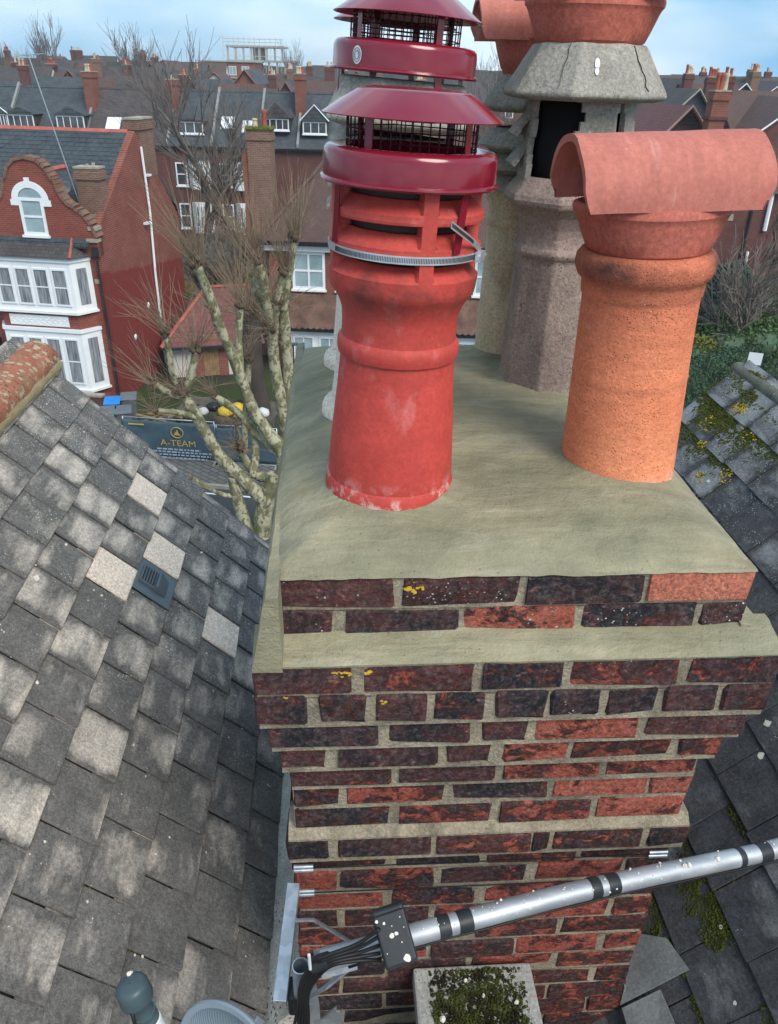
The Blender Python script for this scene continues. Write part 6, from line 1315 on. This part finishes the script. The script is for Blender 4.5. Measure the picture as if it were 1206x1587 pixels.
limbs1 = [([base1, tp(404, 845), tp(408, 800), tp(415, 770), tp(425, 735)], [.36, .30, .27, .24, .21]),
 ([tp(412, 778), tp(373, 740, -.2), tp(345, 712, -.4), tp(325, 682, -.5), tp(310, 655, -.6), tp(294, 627, -.7), tp(282, 612, -.7)], [.22, .20, .185, .17, .165, .16, .15]),
 ([tp(392, 850, -.1), tp(376, 800, -.1), tp(366, 765, -.2), tp(360, 738, -.3)], [.24, .20, .17, .14]),
 ([tp(432, 742), tp(401, 738, .3), tp(386, 722, .4), tp(374, 702, .4)], [.15, .14, .13, .12]),
 ([tp(440, 730), tp(437, 700, .2), tp(409, 660, .4), tp(389, 627, .5), tp(373, 583, .5), tp(357, 543, .4), tp(341, 508, .3), tp(329, 470, .2), tp(317, 438, .1), tp(306, 414, 0)], [.22, .20, .175, .165, .155, .15, .14, .13, .125, .12]),
 ([tp(433, 702, .3), tp(401, 676, .6), tp(377, 647, .7), tp(353, 627, .8), tp(333, 614, .9)], [.14, .13, .12, .11, .10]),
 ([tp(392, 740, .2), tp(397, 690, .7), tp(388, 640, .9), tp(377, 600, 1.0), tp(372, 560, 1.0), tp(370, 514, 1.0), tp(373, 472, 1.0)], [.12, .12, .11, .11, .105, .10, .10]),
 ([tp(286, 612, -.7), tp(294, 590, -.7), tp(300, 563, -.7), tp(304, 545, -.7)], [.13, .11, .10, .10]),
 ([tp(286, 615, -.7), tp(268, 612, -.8), tp(250, 602, -.9), tp(238, 594, -1.0)], [.12, .10, .09, .085]),
 ([tp(276, 604, -.7), tp(266, 575, -.9), tp(262, 545, -1.0), tp(258, 520, -1.0)], [.10, .085, .08, .08]),
 ([tp(300, 742, -.8), tp(330, 760, -.5), tp(352, 768, -.3), tp(372, 765, -.2)], [.045, .06, .075, .10]),
 ([tp(312, 650, -.6), tp(280, 640, -1.0), tp(245, 636, -1.3)], [.10, .08, .07])]
U = Vector((0, 0, 1))
heads1 = [(tp(304, 408), .20, 110, 1.75, (-.25, -.2, 1), .62), (tp(280, 606, -.7), .30, 110, 1.25, (-.25, -.4, .5), .9), (tp(303, 540, -.7), .17, 60, 1.2, (.1, -.3, 1), .75), (tp(236, 592, -1), .14, 40, 1.2, (-.6, -.2, .8), .7), (tp(258, 515, -1), .17, 70, 1.3, (-.4, -.2, 1), .7), (tp(371, 690, .4), .22, 90, .75, (-.2, -.5, .2), 1.0), (tp(366, 655, .4), .12, 40, .7, (-.2, -.5, .4), 1.0), (tp(373, 468, 1), .19, 80, 1.5, (-.2, -.1, 1), .6), (tp(333, 612, .9), .13, 40, .9, (-.5, -.2, .7), .8), (tp(296, 742, -.8), .07, 12, .6, (-.3, -.3, .4), .8), (tp(330, 480, .2), .13, 40, .9, (-.5, -.3, .7), .8), (tp(240, 636, -1.3), .10, 24, .8, (-.6, -.2, .5), .8)]
pollard(base1, 'pollarded plane tree with pale limbs reaching left over the banners', limbs1, heads1, 3)
base2 = Vector((tp(446, 700, 2).x, YP + 2.0, 0))
limbs2 = [([base2, tp(444, 720, 2), tp(443, 664, 2), tp(434, 615, 2), tp(426, 567, 2), tp(422, 522, 2)], [.34, .24, .20, .18, .17, .16]),
 ([tp(446, 690, 2.1), tp(448, 623, 2.2), tp(446, 563, 2.2), tp(442, 514, 2.2), tp(438, 470, 2.2)], [.22, .19, .18, .17, .15]),
 ([tp(423, 525, 2), tp(426, 485, 2), tp(434, 445, 2), tp(440, 425, 2)], [.16, .15, .14, .13]),
 ([tp(424, 520, 2), tp(414, 470, 1.9), tp(408, 430, 1.8), tp(400, 405, 1.8)], [.14, .13, .125, .12]),
 ([tp(440, 480, 2.1), tp(446, 440, 2.1), tp(452, 400, 2.1), tp(456, 375, 2.1)], [.12, .11, .10, .10]),
 ([tp(418, 500, 2), tp(404, 470, 2.2), tp(392, 430, 2.4), tp(384, 400, 2.4)], [.11, .10, .10, .095]),
 ([tp(379, 700, 2.3), tp(381, 640, 2.3), tp(384, 590, 2.3), tp(386, 560, 2.3)], [.11, .10, .10, .09])]
heads2 = [(tp(440, 420, 2), .20, 90, 1.5, (0, -.1, 1), .5), (tp(424, 508, 2), .24, 90, 1.1, (-.2, -.5, .5), .9), (tp(398, 402, 1.8), .20, 100, 1.6, (-.2, -.1, 1), .55), (tp(456, 368, 2.1), .20, 100, 1.5, (.15, -.1, 1), .6), (tp(384, 396, 2.4), .17, 80, 1.5, (-.4, -.1, 1), .6), (tp(386, 556, 2.3), .15, 50, 1.0, (-.2, -.2, 1), .7), (tp(430, 470, 2), .18, 60, 1.0, (.1, -.5, .8), .8), (tp(410, 440, 1.9), .15, 60, 1.2, (-.2, -.3, 1), .7)]
pollard(base2, 'pollarded plane tree with twin upright trunks beside the stack', limbs2, heads2, 6)
mb = MB(); rr = random.Random(2); bt_ = Vector((at(398, 600, 27).x, 27, 0)); DT = empty('street_tree', bt_, 0, 'dark thick tree trunk behind the pale plane limbs', 'tree')
P, R = spline([(0, 0, -.1), (.05, 0, 1.5), (-.1, 0, 3.2), (.0, .1, 5.0)], [.55, .42, .38, .30]); MB().tube(P, R, 10).build('trunk', MT['trunk'], DT, True)
mb = MB()
for i in range(140):
    d = (Vector((0, 0, .8)) + rdir(rr) * .8).normalized(); s = Vector((0, .1, 4.9)) + rdir(rr) * .2; mb.tube([s, s + d * .8, s + d * rr.uniform(1.2, 2.2) + Vector((0, 0, .2))], [.02, .013, .006], 3, False)
tag(mb.build('shoots', MT['twig'], DT), kind='stuff')

# ------------------------------------------------------------------ leafy shrubs and the hedge
def leaves(name, base, label, blobs, mat, n, size, seed, cat='shrub', lobes=True, group=None, box=None):
    rr = random.Random(seed); T = empty(name, base, 0, label, cat, group); mb = MB(); core = MB()
    def leaf(p, s, out):
        d = (rdir(rr) + out * .6).normalized(); e = d.orthogonal().normalized(); e = (Matrix.Rotation(rr.uniform(0, 2 * pi), 3, d) @ e); f_ = d.cross(e); mb.add([tuple(p - e * s), tuple(p + f_ * s * .45 + d * s * .2), tuple(p + e * s), tuple(p - f_ * s * .45 + d * s * .2)], [(0, 1, 2, 3)])
    if box:
        L, D, Hh = box
        for _ in range(n):
            f_ = rr.random(); x, y, z = rr.uniform(0, L), rr.uniform(0, D), rr.uniform(0, Hh)
            if f_ < .45: y = rr.gauss(0, .05); out = Vector((0, -1, 0))
            elif f_ < .85: z = Hh + rr.gauss(0, .05); out = Vector((0, 0, 1))
            elif f_ < .93: x = L; out = Vector((1, 0, 0))
            else: x = 0; out = Vector((-1, 0, 0))
            w = .12 * nz3(x, y, z, 1.3); leaf(Vector((x, y + (w if f_ < .45 else 0), z + w)), size * rr.uniform(.6, 1.3), out)
        core.box(.08, L - .08, .10, D, 0, Hh - .10)
    else:
        for _ in range(n):
            c, r = rr.choice(blobs); d = rdir(rr)
            if d.z < -.5: d.z *= -1
            k = rr.uniform(.70, 1.06) * (1 + .18 * nz3(d.x * 2 + c[0], d.y * 2, d.z * 2, 1.2)); leaf(Vector(c) + Vector((d.x * r[0], d.y * r[1], d.z * r[2])) * k, size * rr.uniform(.6, 1.4), d)
        for c, r in blobs: core.lathe([(.01, -.6 * r[2])] + [(r[0] * .78 * cos(t), r[2] * .78 * sin(t)) for t in (-.5, -.2, .2, .5, .9, 1.3)] + [(.01, r[2] * .78)], 10, c=c)
    tag(mb.build('foliage', MT[mat], T), kind='stuff'); core.build('inner_stems', MT['dark'] if False else MT['leaf_hedge'], T); return T
def lv(px, py, Y): p = at(px, py, Y); return p
eb = Vector((at(1085, 510, 37).x, 37, 0)); hz = at(1100, 400, 37).z
leaves('evergreen_shrub', eb, 'large dark glossy evergreen right of the orange pot', [((.3, 0, hz * .45), (2.0, 1.6, hz * .45)), ((-.4, .3, hz * .62), (1.5, 1.3, hz * .36)), ((1.1, .2, hz * .55), (1.3, 1.2, hz * .38)), ((-2.0, .6, hz * .45), (1.8, 1.2, hz * .40))], 'leaf_dark', 9000, .16, 4)
gb = Vector((at(1075, 555, 33).x, 33, 0)); leaves('golden_shrub', gb, 'low golden green shrub beyond the hedge', [((0, 0, 1.9), (1.2, .8, .95)), ((-1.2, .2, 1.7), (1.0, .7, .85))], 'leaf_gold', 3600, .10, 5)
gb = Vector((at(1118, 540, 34.2).x, 34.2, 0)); leaves('round_shrub', gb, 'rounded mid green shrub between golden shrub and hedge', [((0, 0, 2.1), (1.5, 1.0, 1.2)), ((1.6, .4, 2.2), (1.3, .9, 1.2))], 'leaf_mid', 4200, .11, 6)
h0, h1 = gnd(1035, 660), gnd(1260, 575); HB = (h1 - h0); ang = atan2(HB.y, HB.x); hg = leaves('hedge', h0, 'clipped dark green hedge behind the mossy ridge on the right', None, 'leaf_hedge', 15000, .075, 7, 'hedge', box=(HB.length, 1.6, 2.35)); hg.rotation_euler.z = ang
gb = Vector((at(1165, 470, 42).x, 42, 0)); leaves('garden_shrub', gb, 'dark green garden shrub below the bare shrub on the right', [((0, 0, 1.6), (2.4, 1.2, 1.7)), ((2.6, .4, 1.8), (2, 1.2, 1.8))], 'leaf_mid', 4200, .14, 8)
gb = Vector((at(500, 565, 33.6).x, 33.6, 0)); leaves('front_shrub', gb, 'grey green shrub before the white bay windows', [((0, 0, .7), (1.3, .6, .6)), ((1.4, .2, .75), (1.2, .6, .6)), ((-.9, .1, .5), (.6, .5, .45))], 'leaf_mid', 2600, .085, 9)
gb = Vector((at(345, 385, 54).x, 54, 0)); leaves('back_garden_bush', gb, 'dark bush at the foot of the far terrace', [((0, 0, 1.2), (2.2, 1, 1.3)), ((-3, .3, 1.0), (2, 1, 1.2))], 'leaf_hedge', 2400, .13, 10)
mb = MB(); mb.box(0, 14, 0, .05, 0, 1.6)
GF = empty('garden_fence', Vector((-19, 50, 0)), radians(-4), 'weathered board fence at the end of the lawn', 'fence')
fb_ = MB().box(0, .145, 0, .03, 0, 1.7).mesh('board', MT['wood'])
for i in range(80): inst('board', fb_, GF, (.15 * i, RX.uniform(0, .012), 0), (0, RX.uniform(-.01, .01), 0))
# sign board on a post, lamp post
p = at(1170, 557, 30); SG = empty('sign_board', (p.x, p.y, 0), radians(-20), 'small pale sign board standing by the hedge', 'sign'); MB().tube([(0, 0, 0), (0, 0, p.z)], .03, 6).build('post', MT['black'], SG); MB().box(-.26, .26, -.05, -.03, p.z - .2, p.z + .28).build('board', MT['white'], SG)
p = at(454, 535, 30); LPp = empty('lamp_post', (p.x, 30, 0), 0, 'slim black lamp post beside the white bay windows', 'lamp post'); zt = p.z; MB().tube([(0, 0, 0), (0, 0, .6), (0, 0, .65), (0, 0, zt)], [.09, .08, .05, .045], 10).build('post', MT['black'], LPp, True, 40); bevel(MB().box(-.30, .22, -.09, .09, zt, zt + .10).build('lantern', MT['grey_plastic'], LPp), .03, 2)

# ------------------------------------------------------------------ site banners, rubbish and bins
text_cache = {}
def text_mesh(body_, size, mat, ext=.002):
    cu = bpy.data.curves.new('lettering', 'FONT'); cu.body = body_; cu.size = size; cu.align_x = 'CENTER'; cu.extrude = ext; ob = bpy.data.objects.new('lettering', cu); COL.objects.link(ob)
    bpy.context.view_layer.update(); me = bpy.data.meshes.new_from_object(ob.evaluated_get(bpy.context.evaluated_depsgraph_get())); bpy.data.objects.remove(ob, do_unlink=True); me.materials.clear(); me.materials.append(mat); return me
gold = plain('gold_print', (.50, .36, .09), .6, .15, 3, 0); pale = plain('pale_print', (.34, .42, .48), .6, .2, 5, 0)
m = NT('scrim_banner'); c = m.mix(m.step(m.noise(1.1, 5, .6), .35, .65), (.048, .082, .108), (.075, .120, .150)); MT['scrim'] = m.out(c, .55, 0, .35, m.bump(m.noise(2.6, 4, .5, m.map(None, (1, 1, .35))), .8, .06))
b0, b1 = gnd(198, 712), gnd(432, 728); bd = (b1 - b0); bl = bd.length; ang = atan2(bd.y, bd.x); dn_ = bd.normalized()
def banner(x0, x1, h, label, printed):
    T = empty('site_banner', b0 + dn_ * x0, ang, label, 'banner', 'site banners'); L = x1 - x0; mb = MB(); nx, nz_ = 26, 10; vs = []
    for j in range(nz_ + 1):
        for i in range(nx + 1):
            x, z = L * i / nx, .22 + (h - .22) * j / nz_; vs.append((x, .05 * nz3(x, 0, z, 1.6) + .02 * nz3(x, 5, z, 5), z - .05 * (j == nz_) * abs(sin(i * pi / 6.5))))
    mb.add(vs, [(j * (nx + 1) + i, j * (nx + 1) + i + 1, (j + 1) * (nx + 1) + i + 1, (j + 1) * (nx + 1) + i) for j in range(nz_) for i in range(nx)]); solid(mb.build('sheet', MT['scrim'], T, True), .01, 1)
    mb = MB()
    for x in (.02, L - .02): mb.tube([(x, .08, 0), (x, .08, h + .06)], .022, 8)
    mb.tube([(0, .08, h + .04), (L, .08, h + .04)], .02, 8); mb.tube([(0, .08, .12), (L, .08, .12)], .02, 8); mb.build('fence_frame', MT['galv'], T, True)
    for x in (.02, L - .02): bevel(MB().box(x - .11, x + .11, -.25, .38, 0, .13).build('foot_block', MT['stone'], T), .03, 2)
    if printed:
        cx = L * .60; inst('lettering', text_mesh('A-TEAM', .33, gold), T, (cx, -.075, h * .44), (pi / 2, 0, 0), (1.12, 1, 1))
        mb = MB(); mb.tube([(cx + .22 * cos(t), -.072, h * .76 + .20 * sin(t)) for t in [2 * pi * i / 28 for i in range(29)]], .016, 5); mb.build('emblem_ring', gold, T)
        mb = MB(); mb.prism([(cx - .13, h * .76 - .10), (cx + .13, h * .76 - .10), (cx + .05, h * .76 - .02), (cx + .02, h * .76 + .12), (cx - .05, h * .76 + .02)], 'y', -.082, -.072); mb.build('emblem', gold, T)
        MB().box(L * .08, L * .25, -.08, -.07, h * .89, h * .92).build('strap_line', gold, T)
        for k, (z, w0, w1) in enumerate(((.335, .36, .84), (.27, .30, .96), (.20, .32, .94), (.13, .40, .9))):
            mb = MB(); x = L * w0
            while x < L * w1: q = RX.uniform(.06, .2); mb.box(x, min(x + q, L * w1), -.078, -.07, h * z, h * z + .055); x += q + .045
            tag(mb.build('small_print', pale, T), kind='stuff')
    return T
banner(0, bl * .60, 1.62, 'dark blue site banner with gold lettering and round emblem', True)
banner(bl * .605, bl * 1.0, 1.52, 'plain dark blue site banner behind the plane tree limbs', False)
rr = random.Random(14)
def behind(x, d, z=.12): n_ = Vector((-dn_.y, dn_.x, 0)); return b0 + dn_ * x + n_ * d + Vector((0, 0, z))
SKp = empty('skip', behind(bl * .28, 1.1, .12), ang, 'rubble skip full of rubbish behind the banners', 'skip'); mb = MB(); mb.add([(.2, .1, 0), (3.4, .1, 0), (3.4, 1.6, 0), (.2, 1.6, 0), (-.1, 0, 1.35), (3.7, 0, 1.35), (3.7, 1.7, 1.35), (-.1, 1.7, 1.35), (0, .1, 1.2), (3.6, .1, 1.2), (3.6, 1.6, 1.2), (0, 1.6, 1.2)], [(0, 3, 2, 1), (0, 1, 5, 4), (1, 2, 6, 5), (2, 3, 7, 6), (3, 0, 4, 7), (8, 9, 10, 11), (4, 5, 9, 8), (5, 6, 10, 9), (6, 7, 11, 10), (7, 4, 8, 11)]); mb.build('skip_body', plain('skip_paint', (.10, .09, .07), .7, .4, 2, 0), SKp, fix=True)
def bag(x, d, z, r, col, label):
    o = empty('rubbish_bag', behind(bl * .28, 1.1, .12) + dn_ * x + Vector((-dn_.y, dn_.x, 0)) * d + Vector((0, 0, z)), rr.uniform(0, 3), label, 'bag', 'rubbish bags in the skip'); mb = MB(); sd_ = rr.random() * 50
    mb.lathe([(.01, 0), (r * .8, .02), (r, r * .35), (r * .8, r * .75), (r * .35, r * 1.0), (r * .1, r * 1.12), (.01, r * 1.15)], 14, rf=lambda q, z_, t, i: q * (1 + .28 * nz3(cos(t) * 1.5, sin(t) * 1.5, z_ * 4 + sd_, 1.6))); mb.build('sack', col, o, True); return o
yb = plain('yellow_sack', (.62, .42, .03), .5, .2, 4, .3, .01, 12); wb = plain('white_sack', (.55, .56, .56), .5, .15, 4, .3, .01, 12); kb = plain('black_sack', (.02, .022, .028), .35, .2, 4, .4, .01, 12)
for (x, d, z, r, col, lab) in [(1.75, .5, 1.2, .32, yb, 'yellow rubbish sack lying left in the skip'), (2.15, .7, 1.25, .34, yb, 'larger yellow rubbish sack on top of the skip'), (2.3, .35, 1.18, .24, yb, 'small yellow sack at the front of the skip'), (.45, .6, 1.2, .30, kb, 'black rubbish sack beside the broken timber'), (.85, .4, 1.2, .26, wb, 'white rubbish sack left of the yellow ones'), (1.15, .9, 1.2, .28, kb, 'black rubbish sack behind the white one'), (3.1, .6, 1.2, .30, wb, 'white sack at the right end of the skip'), (2.75, .9, 1.2, .3, kb, 'black sack at the right of the yellow ones')]: bag(x, d, z, r, col, lab)
for i in range(7):
    o = empty('timber_plank', behind(bl * .12 + .22 * i, .9 + .1 * (i % 3), 1.30 + .05 * i), ang + rr.uniform(-.5, .5), '%s loose plank counted from the left on the rubbish heap' % adj[i], 'plank', 'loose planks on the heap'); o.rotation_euler.y = rr.uniform(-.5, .2); MB().box(-.6, .7, -.06, .06, 0, .035).build('board', MT['wood'], o)
heap = MB(); hp = empty('rubble_heap', behind(bl * .10, .7, 0), ang, 'heap of builders rubble left of the skip', 'rubble')
for i in range(60): q = rr.random(); heap.obox((rr.uniform(0, 1.6), rr.uniform(.1, 1.2), rr.uniform(.1, 1.15)), rdir(rr) * rr.uniform(.1, .4), rdir(rr) * rr.uniform(.05, .2), rdir(rr) * rr.uniform(.04, .1))
heap.box(0, 1.7, .1, 1.3, 0, .9); tag(heap.build('rubble', plain('rubble_mix', (.20, .15, .11), .9, .6, 3, 0), hp), kind='stuff')
def wheelie(px, py, Y, lidc, bodyc, label, rz):
    p = at(px, py, Y); T = empty('wheelie_bin', (p.x, Y, 0), rz, label, 'bin', 'bins in the front garden'); mb = MB(); mb.add([(-.21, -.24, .06), (.21, -.24, .06), (.21, .24, .06), (-.21, .24, .06), (-.29, -.34, 1.02), (.29, -.34, 1.02), (.29, .36, 1.02), (-.29, .36, 1.02)], [(0, 3, 2, 1), (4, 5, 6, 7), (0, 1, 5, 4), (1, 2, 6, 5), (2, 3, 7, 6), (3, 0, 4, 7)]); bevel(mb.build('bin_body', bodyc, T, fix=True), .03, 2)
    mb = MB(); mb.prism([(-.38, 1.02), (-.38, 1.06), (-.05, 1.12), (.36, 1.12), (.40, 1.02)], 'x', -.31, .31); bevel(mb.build('lid', lidc, T, fix=True), .015, 2)
    for x in (-.27, .22): MB().lathe([(.001, 0), (.10, 0), (.10, .05), (.001, .05)], 14).build('wheel', MT['black'], T, rot=(0, pi / 2, 0), loc=(x, .30, .10))
    return T
gp = plain('grey_bin', (.13, .15, .17), .5, .15, 3, 0); bp = plain('blue_lid', (.02, .22, .60), .45, .1, 3, 0); gn = plain('green_lid', (.02, .25, .17), .45, .1, 3, 0)
wheelie(172, 608, 28.4, bp, gp, 'wheelie bin with bright blue lid below the white bay', .2); wheelie(166, 625, 27.4, gp, gp, 'grey lidded bin between the blue and green ones', .3); wheelie(159, 640, 26.5, gn, gp, 'wheelie bin with green lid nearest the roof verge', .1); wheelie(198, 606, 28.9, gp, gp, 'grey lidded bin right of the blue one', .25); wheelie(190, 628, 27.5, gp, gp, 'grey bin in front of the rubble heap', .3)
mb = MB(); FWp = empty('garden_wall', gnd(118, 640), ang, 'low dark garden wall in front of the red house', 'wall'); MB().box(-6, 1.2, 0, .25, 0, .75).build('brickwork', MT['t_brick'], FWp); MB().box(-6.05, 1.25, -.03, .28, .751, .83).build('coping', MT['stone'], FWp)
# ------------------------------------------------------------------ hills and far woods closing the horizon
def ridge_line(name, Y, z, amp, mat, seed):
    mb = MB(); n = 160; X = Y * 1.2; vs = []
    for i in range(n + 1): x = -X + 2 * X * i / n; h = z + amp * nz3(i * .16, seed, 0, 1) + amp * .35 * nz3(i * 1.1, seed, 4, 1); vs += [(x, Y, -.1), (x, Y, h), (x, Y + 60, h * .8), (x, Y + 60, -.1)]
    mb.add(vs, [(4 * i + j, 4 * i + 4 + j, 4 * i + 5 + j, 4 * i + 1 + j) for i in range(n) for j in range(3)]); return tag(mb.build(name, mat, fix=True), kind='structure')
fw_m = plain('far_wood', (.055, .058, .052), .95, .4, .08, .6, 1.0, .5)
ridge_line('hills', 330, 13.8, 2.0, fw_m, 3)

# ------------------------------------------------------------------ damp winter air
hzm = bpy.data.materials.new('damp_air'); hzm.use_nodes = True; ht = hzm.node_tree; ht.nodes.clear()
ho = ht.nodes.new('ShaderNodeOutputMaterial'); hv = ht.nodes.new('ShaderNodeVolumePrincipled'); hv.inputs['Color'].default_value = (.82, .90, .96, 1); hv.inputs['Density'].default_value = .0005; hv.inputs['Anisotropy'].default_value = .2
ht.links.new(hv.outputs['Volume'], ho.inputs['Volume'])
HZ = MB().box(-520, 520, -30, 420, -1.1, 27).build('haze', hzm); tag(HZ, kind='stuff')
